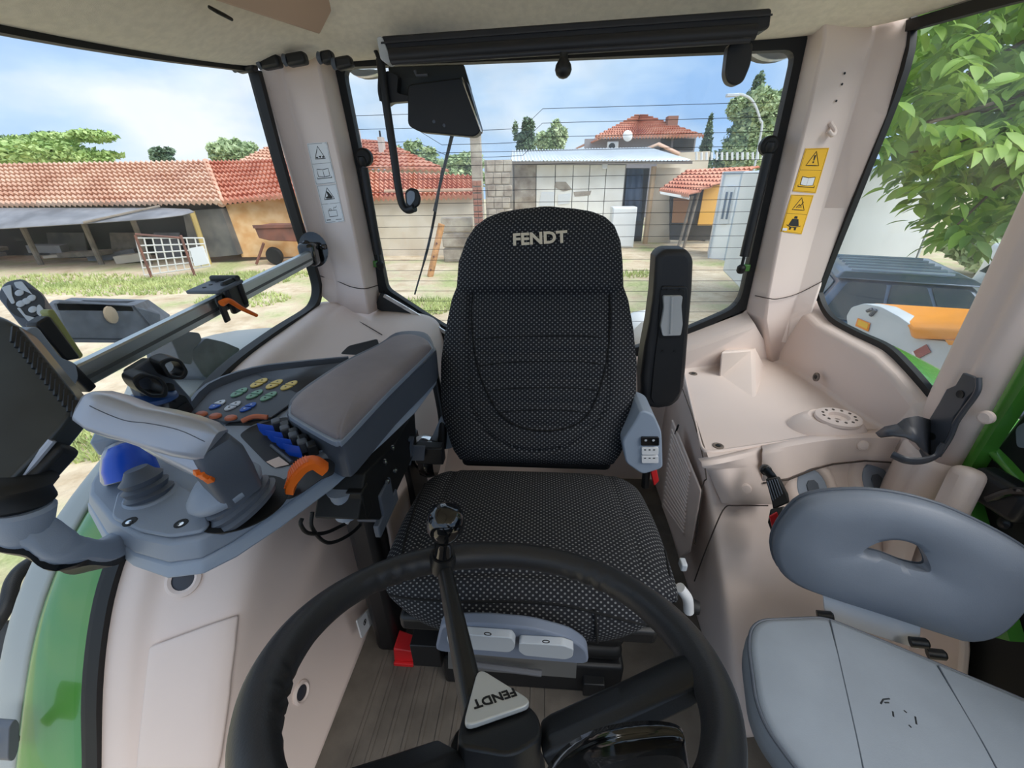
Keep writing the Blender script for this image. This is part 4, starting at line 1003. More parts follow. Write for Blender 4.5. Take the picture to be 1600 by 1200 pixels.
# main joystick: boot, collar, stem, handle
jb = PZ(388, 792, 0.735)
jc = PZ(352, 762, 0.772)
ax = (jc-jb).normalized()
ac.add(lathe('joystick_well', [(0.060, 0.0), (0.060, 0.0016), (0.052, 0.002)], jb+V((-.012, 0.008, 0.0005)), (0, 0, 1), RUBBER, n=36))
js = ac.add(lathe('joystick_boot', [(0.046, 0.0), (0.049, 0.006), (0.043, 0.010), (0.046, 0.016), (0.040, 0.020), (0.042, 0.026), (0.037, 0.030)], jb, ax, DGREY, n=32, angle=60))
jcol = ac.add(lathe('joystick_collar', [(0.030, -0.016), (0.046, -0.008), (0.049, 0.000), (0.047, 0.006), (0.036, 0.016), (0.028, 0.022)], jc, ax+V((0, 0, 0.7)), MGREY, n=36, angle=60))
def rrect(c, ex, ey, w, h, r=0.35, n=4):
    pts = []
    for sx, sy, a0 in ((1, 1, 0), (-1, 1, 90), (-1, -1, 180), (1, -1, 270)):
        for k in range(n+1):
            a = R(a0+90*k/n)
            pts.append(c+ex*(sx*w*(1-r)+w*r*math.cos(a))+ey*(sy*h*(1-r)+h*r*math.sin(a)))
    return pts
sc = [PZ(372, 768, 0.772), PZ(352, 735, 0.812), PZ(333, 705, 0.852), PZ(322, 690, 0.868)]
secs = []
for i, (c, w, h) in enumerate(zip(sc, (0.022, 0.026, 0.029, 0.024), (0.026, 0.028, 0.027, 0.022))):
    t_, a_, b_ = basis(sc[min(3, i+1)]-sc[max(0, i-1)], up=(0.85, -0.5, 0))
    secs.append(rrect(c, a_, b_, w, h, 0.4))
stem = ac.add(loft('joystick_stem', secs, DGREY, angle=50))
hc = [(338, 694, 0.866, 0.020, 0.018), (322, 688, 0.872, 0.026, 0.0225), (292, 680, 0.882, 0.028, 0.024), (255, 670, 0.893, 0.027, 0.023), (222, 662, 0.902, 0.023, 0.021), (200, 655, 0.908, 0.024, 0.022), (170, 644, 0.918, 0.025, 0.022), (148, 634, 0.926, 0.022, 0.019), (136, 629, 0.930, 0.012, 0.011)]
cs_ = [PZ(x, y, z) for x, y, z, w, h in hc]
secs = []; secu = []
for i, (x, y, z, w, h) in enumerate(hc):
    t_, a_, b_ = basis(cs_[min(8, i+1)]-cs_[max(0, i-1)], up=(0, 0.45, 0.9))
    secs.append(rrect(cs_[i], a_, b_, h, w, 0.45))
ac.add(loft('joystick_handle', secs, SILVER, angle=50))
# seam of the two shells and the lower half
hob = [o_ for o_ in ac.e.children if o_.name.startswith('joystick_handle')][0]
P_ = []
for q in spline([V((x, y, 0)) for x, y in ((140, 634), (152, 640), (175, 650), (200, 658), (235, 662), (280, 672), (320, 690))], 5):
    h = hit(hob, q.x, q.y)
    if h: P_.append(h[0]+h[1]*0.0002)
ac.add(tube('handle_seam', P_, 0.0005, DGREY, n=6, smooth_path=False), hob)
ac.add(loft('handle_palm', [rrect(PZ(300, 715, 0.852), V((0.8, -0.3, 0)).normalized(), V((0, 0.4, 0.9)), 0.030, 0.022), rrect(PZ(252, 697, 0.874), V((0.8, -0.3, 0)).normalized(), V((0, 0.4, 0.9)), 0.024, 0.016), rrect(PZ(215, 682, 0.890), V((0.8, -0.3, 0)).normalized(), V((0, 0.4, 0.9)), 0.014, 0.010)], SILVER, angle=60))
for k in range(3):
    hh_ = hit(stem, 309+9*k, 737+5.5*k)
    if hh_:
        c, t_ = hh_; ac.add(rbox('orange_key', c+t_*0.001, (0.0095, 0.0085, 0.006), ORANGE, rot=axes3(PP(330, 752, c, t_)-PP(304, 733, c, t_), t_), bevel=0.001), stem)
# second joystick with blue cap
j2 = PZ(238, 778, 0.735); j3 = PZ(214, 738, 0.775); ax2 = (j3-j2).normalized()
ac.add(lathe('boot_base', [(0.036, 0.0), (0.034, 0.006), (0.030, 0.010)], j2, (0, 0, 1), MGREY, n=28))
b2 = ac.add(lathe('rubber_boot', [(0.027, 0.002), (0.031, 0.010), (0.025, 0.014), (0.029, 0.022), (0.023, 0.026), (0.027, 0.034), (0.020, 0.040), (0.014, 0.050)], j2, (V((0, 0, 1))*0.6+ax2).normalized(), DGREY, n=28, angle=50))
h2 = PZ(196, 722, 0.762)
hd2 = ac.add(lathe('lever_head', [(0.004, -0.030), (0.032, -0.026), (0.034, -0.018), (0.030, 0.0), (0.024, 0.018), (0.016, 0.030), (0.004, 0.034)], h2, V((-0.3, 0.35, 0.9)), SILVER, n=28, angle=60))
ac.add(lathe('blue_cap', [(0.010, -0.024), (0.0335, -0.022), (0.0325, -0.004), (0.026, 0.014), (0.016, 0.028), (0.004, 0.031)], h2+V((0.010, -0.004, 0.003)), V((-0.25, 0.30, 0.9)), BLUE, n=28, angle=60), hd2)
ac.add(rbox('lever_fin', PZ(176, 688, 0.79), (0.04, 0.03, 0.03), LGREY, rot=rot3(10, 0, 30), bevel=0.004), hd2)
# mechanism, support and cables below the console
ac.add(slab('support_plate', [PX(648, 640, -0.36), PX(652, 700, -0.36), PX(600, 812, -0.36), PX(560, 812, -0.36), PX(570, 740, -0.36), PX(620, 690, -0.36)], (-0.08, 0, 0), RUBBER, bevel=0.003))
ac.add(rbox('support_housing', PX(636, 740, -0.43), (0.07, 0.12, 0.24), BLACK, rot=rot3(8, 0, 0), bevel=0.006))
ac.add(rbox('pivot_bracket', PX(584, 780, -0.385), (0.06, 0.06, 0.07), DGREY, bevel=0.004))
ac.add(rbox('pivot_slot', PX(562, 782, -0.372), (0.03, 0.03, 0.06), RUBBER, bevel=0.003))
ac.add(rbox('bracket_wing', PX(604, 800, -0.362), (0.012, 0.11, 0.03), DGREY, rot=rot3(0, 0, 0), bevel=0.003))
ac.add(lathe('pivot_post', [(0.022, 0), (0.022, 0.05), (0.026, 0.06)], PX(540, 790, -0.40)+V((0, 0, -0.02)), (0, 0, 1), MGREY, n=20))
for x, y in ((600, 722), (612, 700), (604, 752), (616, 735)):
    ac.add(lathe('bolt', [(0.006, 0), (0.006, 0.004), (0.003, 0.006)], PX(x, y, -0.352), (1, 0, 0), CHROME, n=10))
ac.add(rbox('column_support', (-0.455, 0.74, 0.30), (0.07, 0.14, 0.62), BLACK, bevel=0.02))
for pts in ([(472, 810), (470, 820), (482, 833), (510, 832), (540, 818)], [(488, 800), (488, 825), (512, 848), (545, 836), (570, 812), (576, 796)]):
    ac.add(tube('cable', [PX(x, y, -0.45) for x, y in pts], 0.0035, RUBBER, n=8))
ac.add(tube('white_plug', [PX(540, 818, -0.449), PX(550, 800, -0.44)], 0.006, WHITE, n=10, smooth_path=False))

# ================================================================== terminal monitor on its arm
mo = Th('terminal_monitor', PX(60, 850, -0.62), 'black terminal monitor seen from behind on a curved grey arm', 'monitor')
mc = [PD(-70, 470, 0.50), PD(20, 500, 0.50), PD(126, 630, 0.49), PD(78, 690, 0.47), PD(-10, 782, 0.44), PD(-140, 760, 0.42)]
mnorm = (mc[2]-mc[1]).cross(mc[4]-mc[1]).normalized()
if mnorm.dot(CAM-mc[2]) < 0: mnorm = -mnorm
MB_ = mat('monitor_back', (48, 52, 52), 0.28, var=0.25, vscale=12)
case = mo.add(slab('monitor_case', round_poly(mc, 0.02, 4), -mnorm*0.035, MB_, bevel=0.005, segs=3))
for i in range(15):
    t = i/14
    p = mc[1].lerp(mc[2], 0.06+0.88*t); inw = (mc[4]-mc[1]).normalized()
    mo.add(tube('cooling_fin', [p+mnorm*0.002+inw*0.004, p+mnorm*0.002+inw*0.024], 0.0032, BLACK, n=6, smooth_path=False), case)
mo.add(tube('frame_edge', [PD(0, 786, 0.452), PD(82, 688, 0.472)], 0.004, SILVER, n=8, smooth_path=False), case)
mo.add(rbox('mount_clamp', PD(46, 738, 0.475), (0.08, 0.04, 0.035), BLACK, rot=axes3(mc[3]-mc[4], mnorm), bevel=0.008))
mo.add(lathe('ball_joint', [(0.022, -0.03), (0.030, -0.02), (0.026, -0.008), (0.034, 0.0), (0.030, 0.012), (0.036, 0.022), (0.030, 0.03)], PD(20, 782, 0.46), (0.15, 0.3, 1), RUBBER, n=24, angle=60))
armp = [PD(-60, 780, 0.44), PD(5, 818, 0.455), PD(55, 832, 0.47), PD(105, 862, 0.50), PD(150, 868, 0.545), PD(195, 846, 0.60), PD(225, 825, 0.64)]
mo.add(sweep('support_arm', armp, [(-0.014, -0.012), (-0.009, -0.018), (0.010, -0.018), (0.017, -0.012), (0.017, 0.012), (0.010, 0.018), (-0.009, 0.018), (-0.014, 0.012)], MGREY, up=(0.1, -0.25, 1), k=6, angle=50))
mo.add(sweep('arm_edge', [p+V((0.0, -0.003, -0.016)) for p in armp], [(-0.004, -0.015), (0.004, -0.017), (0.004, 0.017), (-0.004, 0.015)], BLACK, up=(0.1, -0.25, 1), k=6, angle=50))
mo.add(lathe('arm_cup', [(0.016, -0.03), (0.025, -0.015), (0.029, 0.01), (0.026, 0.014)], PD(32, 808, 0.462), (0.15, 0.25, 1), MGREY, n=24))

# ================================================================== grab rail with clamp, on the pillar
ra, rb_ = PX(118, 590, -0.775), PX(484, 402, -0.775)
gr_ = Th('grab_rail', rb_, 'flat aluminium rail running from the rear pillar towards the front', 'rail')
dr = (rb_-ra).normalized()
gr_.add(sweep('rail_bar', [ra, rb_], [(-0.019, -0.007), (-0.016, -0.010), (0.016, -0.010), (0.019, -0.007), (0.019, 0.007), (0.016, 0.010), (-0.016, 0.010), (-0.019, 0.007)], ALU, up=(0, 0, 1), smooth_path=False, angle=40))
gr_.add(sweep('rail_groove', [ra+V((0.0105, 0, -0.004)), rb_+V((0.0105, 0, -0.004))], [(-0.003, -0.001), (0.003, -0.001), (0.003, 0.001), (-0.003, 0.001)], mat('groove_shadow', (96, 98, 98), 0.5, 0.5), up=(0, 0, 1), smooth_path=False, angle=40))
cl = gr_.add(rbox('end_bracket', rb_+V((-0.01, 0.018, 0.006)), (0.05, 0.05, 0.07), GLOSSBLK, rot=rot3(0, 0, 8), bevel=0.012))
gr_.add(lathe('bracket_disc', [(0.006, -0.006), (0.044, -0.006), (0.044, 0.004), (0.010, 0.006)], PY(490, 390, 1.365), (0.3, -1, 0.1), GLOSSBLK, n=28, sx=1.25), cl)
for x, y in ((478, 380), (493, 384), (505, 386)):
    gr_.add(lathe('bracket_bolt', [(0.009, 0), (0.009, 0.008), (0.006, 0.012), (0.002, 0.013)], PY(x, y, 1.355), (0.3, -1, 0.1), GLOSSBLK, n=14), cl)
# end grip of the rail: grey curved handle
def GP(x, y, v=-0.755): return PX(x, y, v)
gr_.add(slab('end_grip', round_poly([GP(x, y) for x, y in ((36, 518), (58, 508), (96, 560), (118, 566), (124, 590), (112, 612), (94, 602))], 0.008, 3), (-0.022, 0, 0), MGREY, bevel=0.004, segs=3))
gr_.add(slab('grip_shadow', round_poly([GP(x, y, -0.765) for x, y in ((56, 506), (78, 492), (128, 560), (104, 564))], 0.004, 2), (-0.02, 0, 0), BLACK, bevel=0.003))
gr_.add(slab('grip_lit_edge', round_poly([GP(x, y, -0.77) for x, y in ((74, 486), (84, 482), (132, 556), (124, 562))], 0.003, 2), (-0.015, 0, 0), mat('rim_lit_olive', (150, 154, 92), .5), bevel=0.002))  # rim light along the grip, put in as an olive-yellow strip
gr_.add(rbox('end_cap', ra, (0.024, 0.016, 0.052), BLACK, rot=axes3(V((1, 0, 0)), V((0, -0.3, 1))), bevel=0.004))
# clamp with orange lever
cm = PX(345, 468, -0.775)
cmat = axes3(dr, (0, 0, 1))
c1 = gr_.add(rbox('clamp_plate', cm+cmat @ V((0.0, 0.0, 0.030)), (0.085, 0.075, 0.008), DGREY, rot=cmat, bevel=0.003))
gr_.add(rbox('clamp_jaw', cm+cmat @ V((0.02, -0.022, 0.004)), (0.055, 0.014, 0.075), BLACK, rot=cmat, bevel=0.006), c1)
gr_.add(rbox('clamp_jaw', cm+cmat @ V((0.035, 0.0, 0.010)), (0.014, 0.07, 0.07), BLACK, rot=cmat, bevel=0.006), c1)
gr_.add(rbox('clamp_tab', cm+cmat @ V((-0.028, -0.020, -0.012)), (0.018, 0.006, 0.06), BLACK, rot=cmat, bevel=0.003), c1)
for dx in (-0.02, 0.0, 0.02):
    gr_.add(lathe('plate_hole', [(0.004, 0), (0.004, 0.0008)], cm+cmat @ V((dx, 0.01, 0.0342)), cmat @ V((0, 0, 1)), RUBBER, n=10, smooth=False), c1)
gr_.add(tube('orange_lever', [PX(346, 474, -0.735), PX(358, 470, -0.73), PX(378, 482, -0.72), PX(401, 493, -0.71)], lambda t: (0.007-0.003*t, 0.009-0.004*t), ORANGE, n=10), c1)

# ================================================================== remote keypad on the grip end
rk = Th('remote_keypad', PD(40, 512, 0.63), 'small black remote keypad with silver keys at the end of the rail grip', 'keypad')
kc = [PD(-6, 462, 0.62), PD(8, 443, 0.63), PD(38, 435, 0.64), PD(52, 444, 0.645), PD(75, 488, 0.63), PD(70, 500, 0.625), PD(45, 513, 0.615), PD(32, 508, 0.61)]
k0 = sum(kc, V())/8; kn_ = (kc[2]-k0).cross(kc[6]-k0).normalized()
if kn_.dot(CAM-k0) < 0: kn_ = -kn_
def KP(x, y, d=0.0): return PP(x, y, k0+kn_*d, kn_)
kbod = rk.add(slab('keypad_body', round_poly([KP(x, y) for x, y in ((-6, 462), (6, 440), (34, 434), (46, 442), (76, 490), (68, 504), (42, 515), (30, 508))], 0.008, 3), -kn_*0.03, DGREY, bevel=0.005, segs=3))
rk.add(lathe('key_ring', [(0.021, 0), (0.021, 0.0006)], KP(41, 473, 0.0006), kn_, BLACK, n=24, sx=1.35, up=KP(60, 510)-KP(20, 440), smooth=False), kbod)
for x, y in ((31, 458), (33, 475), (42, 471), (52, 484), (50, 466)):
    rk.add(lathe('silver_key', [(0.0052, 0), (0.0052, 0.0012), (0.004, 0.0018)], KP(x, y, 0.001), kn_, LIGHTGREY, n=14, sx=1.1), kbod)
for pts in (((3, 450), (18, 445), (20, 462), (25, 474), (19, 476)), ((22, 442), (35, 440), (52, 461), (46, 458), (26, 450)), ((27, 482), (32, 481), (41, 493), (59, 498), (48, 504), (44, 502)), ((59, 478), (63, 476), (72, 488), (64, 496), (58, 490))):
    rk.add(slab('corner_key', round_poly([KP(x, y, 0.001) for x, y in pts], 0.002, 2), kn_*0.0015, LIGHTGREY, bevel=0.0005), kbod)

# ================================================================== phone holder
ph = Th('phone_holder', PX(270, 655, -0.74), 'black clip phone holder on a ball mount behind the joystick', 'phone holder')
pc_ = PX(252, 598, -0.74)
ph.add(slab('holder_back', round_poly([PX(x, y, -0.745) for x, y in ((206, 578), (238, 558), (256, 572), (300, 622), (304, 640), (286, 654), (262, 648), (226, 626))], 0.006, 3), (-0.02, 0.0, 0), DGREY, bevel=0.004))
ph.add(slab('lower_block', round_poly([PX(x, y, -0.73) for x, y in ((262, 612), (290, 618), (304, 640), (288, 656), (266, 648))], 0.005, 3), (-0.02, 0, 0), BLACK, bevel=0.004))
ph.add(slab('block_slot', [PX(x, y, -0.728) for x, y in ((274, 640), (292, 628), (298, 636), (280, 650))], (-0.004, 0, 0), RUBBER, smooth=False))
def cframe(px, name):
    outr = round_poly([PX(x, y, -0.71) for x, y in px], 0.008, 4); c = sum(outr, V())/len(outr)
    ph.add(ringslab(name, outr, [c+(p-c)*0.66 for p in outr], (-0.025, 0.006, 0.006), BLACK, bevel=0.002))
cframe(((206, 592), (222, 582), (250, 588), (264, 604), (262, 622), (236, 622), (214, 608)), 'clip_arm')
cframe(((248, 566), (266, 558), (284, 562), (296, 582), (288, 594), (264, 592)), 'clip_arm')
ph.add(tube('ball_stem', [pc_+V((0, 0, -0.01)), PX(262, 625, -0.745), PX(268, 648, -0.75)], 0.016, RUBBER, n=14))
ph.add(lathe('blue_collar', [(0.030, -0.004), (0.036, 0.0), (0.034, 0.006), (0.022, 0.010)], PX(240, 622, -0.745), (0.1, 0.1, 1), mat('collar_blue', (28, 66, 120), 0.4), n=28))
ph.add(lathe('mount_foot', [(0.03, 0), (0.028, 0.012), (0.018, 0.03)], PX(278, 660, -0.755), (0.1, 0.1, 1), BLACK, n=20))
# ================================================================== folding passenger seat
fs0 = Th('folding_seat', (0.60, 0.50, 0.0), 'grey vinyl folding passenger seat with oval handle hole in the backrest', 'seat')
jn = V((-0.30, -0.93, 0.20)).normalized(); jp = V((0.43, 0.60, 0.52))
def JB(x, y, d=0.0): return PP(x, y, jp+jn*d, jn)
bo = [(1211, 872), (1213, 845), (1233, 812), (1264, 786), (1330, 778), (1400, 782), (1480, 802), (1560, 838), (1625, 876), (1648, 905), (1625, 945), (1592, 985), (1562, 1006), (1522, 1012), (1480, 1000), (1390, 970), (1300, 941), (1250, 922), (1222, 900)]
bo3 = spline([JB(x, y) for x, y in bo], 3, True)
hole = spline([JB(x, y) for x, y in ((1350, 868), (1372, 852), (1405, 847), (1436, 856), (1452, 876), (1456, 897), (1425, 893), (1385, 878))], 6, True)
# match the counts for a clean ring between outline and hole
def resample(p, n):
    L = [0]
    for a, b in zip(p, p[1:]+p[:1]): L.append(L[-1]+(b-a).length)
    out_ = []
    q = p+p[:1]; k = 0
    for i in range(n):
        s = L[-1]*i/n
        while L[k+1] < s: k += 1
        out_.append(q[k].lerp(q[k+1], (s-L[k])/max(1e-9, L[k+1]-L[k])))
    return out_
hc_ = sum(hole, V())/len(hole)
exj = (JB(1600, 900)-JB(1211, 880)).normalized(); eyj = jn.cross(exj)
def by_angle(p, n):
    res = []
    for i in range(n):
        a = 2*PI*i/n; d = exj*math.cos(a)+eyj*math.sin(a); best = None
        for u, w in zip(p, p[1:]+p[:1]):
            # ray from hc_ along d against segment in the plane
            x1, y1 = (u-hc_).dot(exj), (u-hc_).dot(eyj); x2, y2 = (w-hc_).dot(exj), (w-hc_).dot(eyj)
            ca, sa = math.cos(a), math.sin(a)
            c1, c2 = x1*sa-y1*ca, x2*sa-y2*ca
            if (c1 <= 0 <= c2 or c2 <= 0 <= c1) and abs(c1-c2) > 1e-12:
                t = c1/(c1-c2); r_ = (x1+(x2-x1)*t)*ca+(y1+(y2-y1)*t)*sa
                if r_ > 0 and (best is None or r_ > best): best = r_
        res.append(hc_+d*(best or 0.01))
    return res
NB = 96
oa, ha = by_angle(bo3, NB), by_angle(hole, NB)
secs = [ha, ha, [h.lerp(o, 0.10) for h, o in zip(ha, oa)], [h.lerp(o, 0.5) for h, o in zip(ha, oa)], [h.lerp(o, 0.92) for h, o in zip(ha, oa)], oa, oa, [h.lerp(o, 0.95) for h, o in zip(ha, oa)], ha]
offs = [-0.03, -0.006, 0.0, 0.004, 0.0, -0.012, -0.03, -0.036, -0.036]
vs = [p+jn*o for s, o in zip(secs, offs) for p in s]; fs = []
for i in range(len(secs)-1):
    for j in range(NB): fs.append((i*NB+j, i*NB+(j+1) % NB, (i+1)*NB+(j+1) % NB, (i+1)*NB+j))
fs0.add(mesh('backrest', vs, fs, mat('backrest_vinyl_shaded', (118, 126, 138), 0.5, var=0.05, vscale=9, bump=0.1, bscale=500), angle=60))  # cushion vinyl made darker: shade on the backrest put into its colour
fs0.add(tube('backrest_piping', [p-jn*0.034 for p in resample(oa, 60)], 0.004, DGREY, n=8, closed=True, smooth_path=False))
# cushion
CZ = 0.40
co_ = [(1172, 1008), (1176, 980), (1192, 968), (1290, 964), (1340, 984), (1480, 1042), (1600, 1092), (1720, 1150), (1700, 1330), (1420, 1360), (1290, 1250), (1240, 1190), (1200, 1135), (1184, 1095)]
c3 = round_poly([PZ(x, y, CZ) for x, y in co_], 0.02, 4); cc = sum(c3, V())/len(c3)
def cz(k, z): return [V((cc.x+(p.x-cc.x)*k, cc.y+(p.y-cc.y)*k, z)) for p in c3]
fs0.add(loft('cushion', [cz(0.97, CZ-.06), cz(1.02, CZ-.055), cz(1.03, CZ-.03), cz(1.015, CZ-.008), cz(0.985, CZ), cz(0.93, CZ+.003), cz(0.5, CZ+.005), cz(0.05, CZ+.005)], SEATGREY, angle=180))
fs0.add(tube('cushion_piping', cz(1.012, CZ-.004), 0.0028, DGREY, n=8, closed=True, smooth_path=False))
SEAM = mat('vinyl_seam', (84, 92, 102), 0.7)
for pts in ([(1297, 968), (1318, 1060), (1336, 1140), (1352, 1215)], [(1466, 1040), (1500, 1100), (1535, 1160), (1565, 1215)]):
    fs0.add(tube('seam', [PZ(x, y, CZ+.0045) for x, y in pts], 0.0011, SEAM, n=6))
# worn marks on the cushion
MK = mat('scuff_mark', (40, 44, 48), 0.8)
for pts in ([(1376, 1100), (1380, 1093), (1390, 1092)], [(1395, 1112), (1396, 1120)], [(1412, 1110), (1417, 1114)], [(1420, 1133), (1424, 1137)], [(1430, 1120), (1432, 1132)], [(1382, 1098), (1389, 1098)]):
    fs0.add(tube('scuff', [PZ(x, y, CZ+.0048) for x, y in pts], 0.0012, MK, n=5, smooth_path=False))
# hinge plate, hinge pins and leg
hp = slab('hinge_plate', [JB(x, y, -0.045) for x, y in ((1286, 930), (1440, 968), (1436, 1015), (1290, 968))], -jn*0.006, mat('hinge_silver', (240, 242, 245), .3, .1), bevel=0.001); fs0.add(hp)
for x, y in ((1288, 962), (1435, 1004), (1462, 1022)):
    fs0.add(lathe('hinge_pin', [(0.009, -0.012), (0.009, 0.012), (0.006, 0.015)], JB(x, y, -0.03), exj, BLACK, n=14))
fs0.add(rbox('seat_leg', (0.60, 0.47, 0.17), (0.10, 0.14, 0.34), BLACK, bevel=0.01))
fs0.add(rbox('leg_foot', (0.60, 0.47, 0.006), (0.16, 0.18, 0.012), BLACK, bevel=0.003))

# ================================================================== passenger belt buckle
bb2 = Th('belt_latch', PY(1196, 735, 0.80), 'black belt buckle with red release button hanging beside the folding seat', 'buckle')
bb2.add(lathe('anchor_bolt', [(0.012, -0.004), (0.012, 0.006), (0.008, 0.010)], PY(1196, 734, 0.80), (-0.2, -0.9, 0.3), BLACK, n=14))
bb2.add(tube('anchor_strap', [PY(1196, 734, 0.79), PY(1206, 745, 0.775), PY(1212, 765, 0.765)], (0.012, 0.004), STEEL, n=10))
bb2.add(loft('belt_webbing', [[PY(1196, 748, 0.76), PY(1216, 744, 0.76), PY(1218, 744, 0.775), PY(1198, 748, 0.775)], [PY(1206, 785, 0.745), PY(1230, 772, 0.745), PY(1232, 772, 0.76), PY(1208, 785, 0.76)], [PY(1208, 796, 0.735), PY(1233, 785, 0.735), PY(1234, 785, 0.75), PY(1209, 796, 0.75)]], RUBBER, bevel=0.003))
for k in range(5): bb2.add(tube('webbing_rib', [PY(1199+3.6*k, 752-1*k, 0.757), PY(1208+3.6*k, 782-2.5*k, 0.742)], 0.0014, DGREY, n=5, smooth_path=False))
bk2 = bb2.add(loft('buckle_body', [[PY(1203, 795, 0.72), PY(1226, 790, 0.72), PY(1236, 800, 0.74), PY(1212, 802, 0.745)], [PY(1199, 815, 0.71), PY(1222, 806, 0.70), PY(1236, 818, 0.73), PY(1214, 838, 0.735)], [PY(1205, 832, 0.71), PY(1216, 838, 0.705), PY(1220, 840, 0.72), PY(1212, 842, 0.72)]], BLACK, bevel=0.003))
bb2.add(slab('release_button', [PY(1201, 806, 0.705), PY(1213, 799, 0.703), PY(1217, 815, 0.70), PY(1206, 825, 0.703)], (0, -0.004, 0.001), RED, bevel=0.001), bk2)

# ================================================================== bottle holder on the door pillar
bh = Th('bottle_holder', PX(1480, 690, 0.81), 'black plastic bottle holder bracket screwed to the door pillar', 'holder')
plate_ = [(1510, 582), (1526, 588), (1531, 596), (1528, 612), (1516, 622), (1506, 640), (1496, 652), (1488, 676), (1476, 700), (1464, 714), (1446, 716), (1440, 704), (1452, 690), (1448, 664), (1456, 656), (1472, 630), (1484, 608), (1498, 602)]
bp_ = bh.add(slab('back_plate', [PX(x, y, 0.806) for x, y in plate_], (-0.007, 0, 0), mat('holder_dark', (66, 69, 76), 0.35), bevel=0.002))
bh.add(tube('plate_edge', [PX(x, y, 0.802) for x, y in ((1529, 590), (1527, 612), (1506, 642), (1494, 660), (1484, 684), (1466, 712))], 0.005, mat('holder_dark', (66, 69, 76), 0.35), n=8))
ua = [(1371, 678, .70), (1384, 669, .71), (1400, 665, .725), (1412, 654, .735), (1430, 650, .75), (1450, 656, .80)]
la = [(1376, 684, .70), (1396, 682, .705), (1414, 684, .72), (1430, 692, .745), (1440, 704, .77), (1450, 714, .80)]
bh.add(sheet('upper_arm', [[PX(x, y, v) for x, y, v in ua], [PX(x, y, v) for x, y, v in la]], mat('holder_dark', (66, 69, 76), 0.35), solid=0.006, angle=180))
bh.add(tube('lower_arm', [PX(1394, 710, .72), PX(1415, 719, .735), PX(1440, 720, .765), PX(1462, 712, .795), PX(1476, 692, .800)], (0.009, 0.005), mat('holder_dark', (66, 69, 76), 0.35), n=10, up=(0, 0, 1)))
for x, y in ((1501, 616), (1457, 682)):
    bh.add(lathe('mount_screw', [(0.008, 0), (0.008, 0.002), (0.004, 0.001)], PX(x, y, 0.799), (-1, 0, 0), RUBBER, n=14), bp_)

# ================================================================== door on the right: green frame, black inner panel
dr1 = empty('door_1', (0.89, 0.70, 0.0)); tag(dr1, 'green framed cab door at the right edge with black inner panel', 'door', kind='structure')
rel(dr1, sweep('green_frame', [PX(1680, 480, .885), PX(1600, 600, .885), PX(1512, 738, .885), PX(1508, 752, .885), PX(1520, 800, .885), PX(1550, 900, .885), PX(1580, 1000, .885)], [(-0.016, -0.014), (0.014, -0.014), (0.014, 0.014), (-0.016, 0.014)], GREEN, up=(1, 0, 0), k=4, angle=50))
rel(dr1, slab('inner_panel', [(0.905, 0.77, -0.05), (0.905, 0.80, 0.58), (0.905, 0.78, 0.78), (0.905, 0.70, 1.02), (0.905, 0.05, 0.95), (0.905, -0.3, 0.5), (0.905, -0.3, -0.05)], (0.03, 0, 0), RUBBER, bevel=0.006))
hdl = rbox('handle_box', PX(1568, 772, 0.87), (0.05, 0.10, 0.07), BLACK, rot=rot3(0, 0, 8), bevel=0.014); rel(dr1, hdl)
rel(dr1, tube('door_handle', [PX(1545, 780, 0.85), PX(1580, 768, 0.84), PX(1620, 770, 0.84)], 0.008, GLOSSBLK, n=10))
rel(dr1, lathe('lock_bolt', [(0.012, 0), (0.012, 0.006), (0.005, 0.010)], PX(1572, 818, 0.885), (-1, 0, 0.2), STEEL, n=14))
rel(dr1, slab('pale_patch', round_poly([PX(1590, 668, .90), PX(1640, 640, .90), PX(1640, 700, .90), PX(1592, 700, .90)], 0.01, 3), (-0.004, 0, 0), mat('pale_blue_grey', (120, 132, 140), 0.2), smooth=False))  # pale grey patch on the black inner panel

# ================================================================== roller blind above the rear window
BL = mat('blind_black', (30, 31, 36), 0.5)
bl = Th('roller_blind', PY(900, 50, 1.27), 'dark roller blind cassette across the top of the rear window', 'blind')
bl.add(slab('blind_cassette', round_poly([PY(x, y, 1.270) for x, y in ((594, 56), (1207, 12), (1203, 44), (1190, 48), (598, 88))], 0.006, 2), (0, 0.05, 0), BL, bevel=0.004))
bl.add(tube('blind_roller', [PY(610, 88, 1.262), PY(1180, 50, 1.262)], 0.016, BL, n=20, smooth_path=False))
bl.add(tube('pull_bar', [PY(612, 97, 1.256), PY(1172, 62, 1.256)], 0.007, mat('bar_black', (44, 45, 50), 0.45), n=12, smooth_path=False))
bl.add(slab('cassette_ridge', [PY(596, 66, 1.267), PY(1206, 22, 1.267), PY(1206, 25, 1.267), PY(596, 69, 1.267)], (0, -0.004, 0), mat('bar_black', (44, 45, 50), 0.45), smooth=False))
bl.add(slab('end_bracket', round_poly([PY(x, y, 1.266) for x, y in ((588, 58), (596, 56), (612, 95), (604, 100), (594, 92))], 0.004, 2), (0, 0.04, 0), LIGHTGREY, bevel=0.002))
bl.add(lathe('pull_stem', [(0.010, 0.0), (0.009, 0.010), (0.012, 0.014), (0.0185, 0.024), (0.0205, 0.034), (0.017, 0.044), (0.010, 0.050), (0.003, 0.052)], PY(881, 82, 1.252), (0, 0, -1), BLACK, n=24, angle=60))
lt = tag(slab('window_latch', round_poly([PY(x, y, 1.30) for x, y in ((1139, 66), (1178, 64), (1174, 100), (1162, 128), (1150, 134), (1138, 130), (1133, 116))], 0.014, 4), (0, 0.03, 0), BLACK, bevel=0.008, segs=3), 'black rounded latch hanging below the right end of the blind', 'latch')

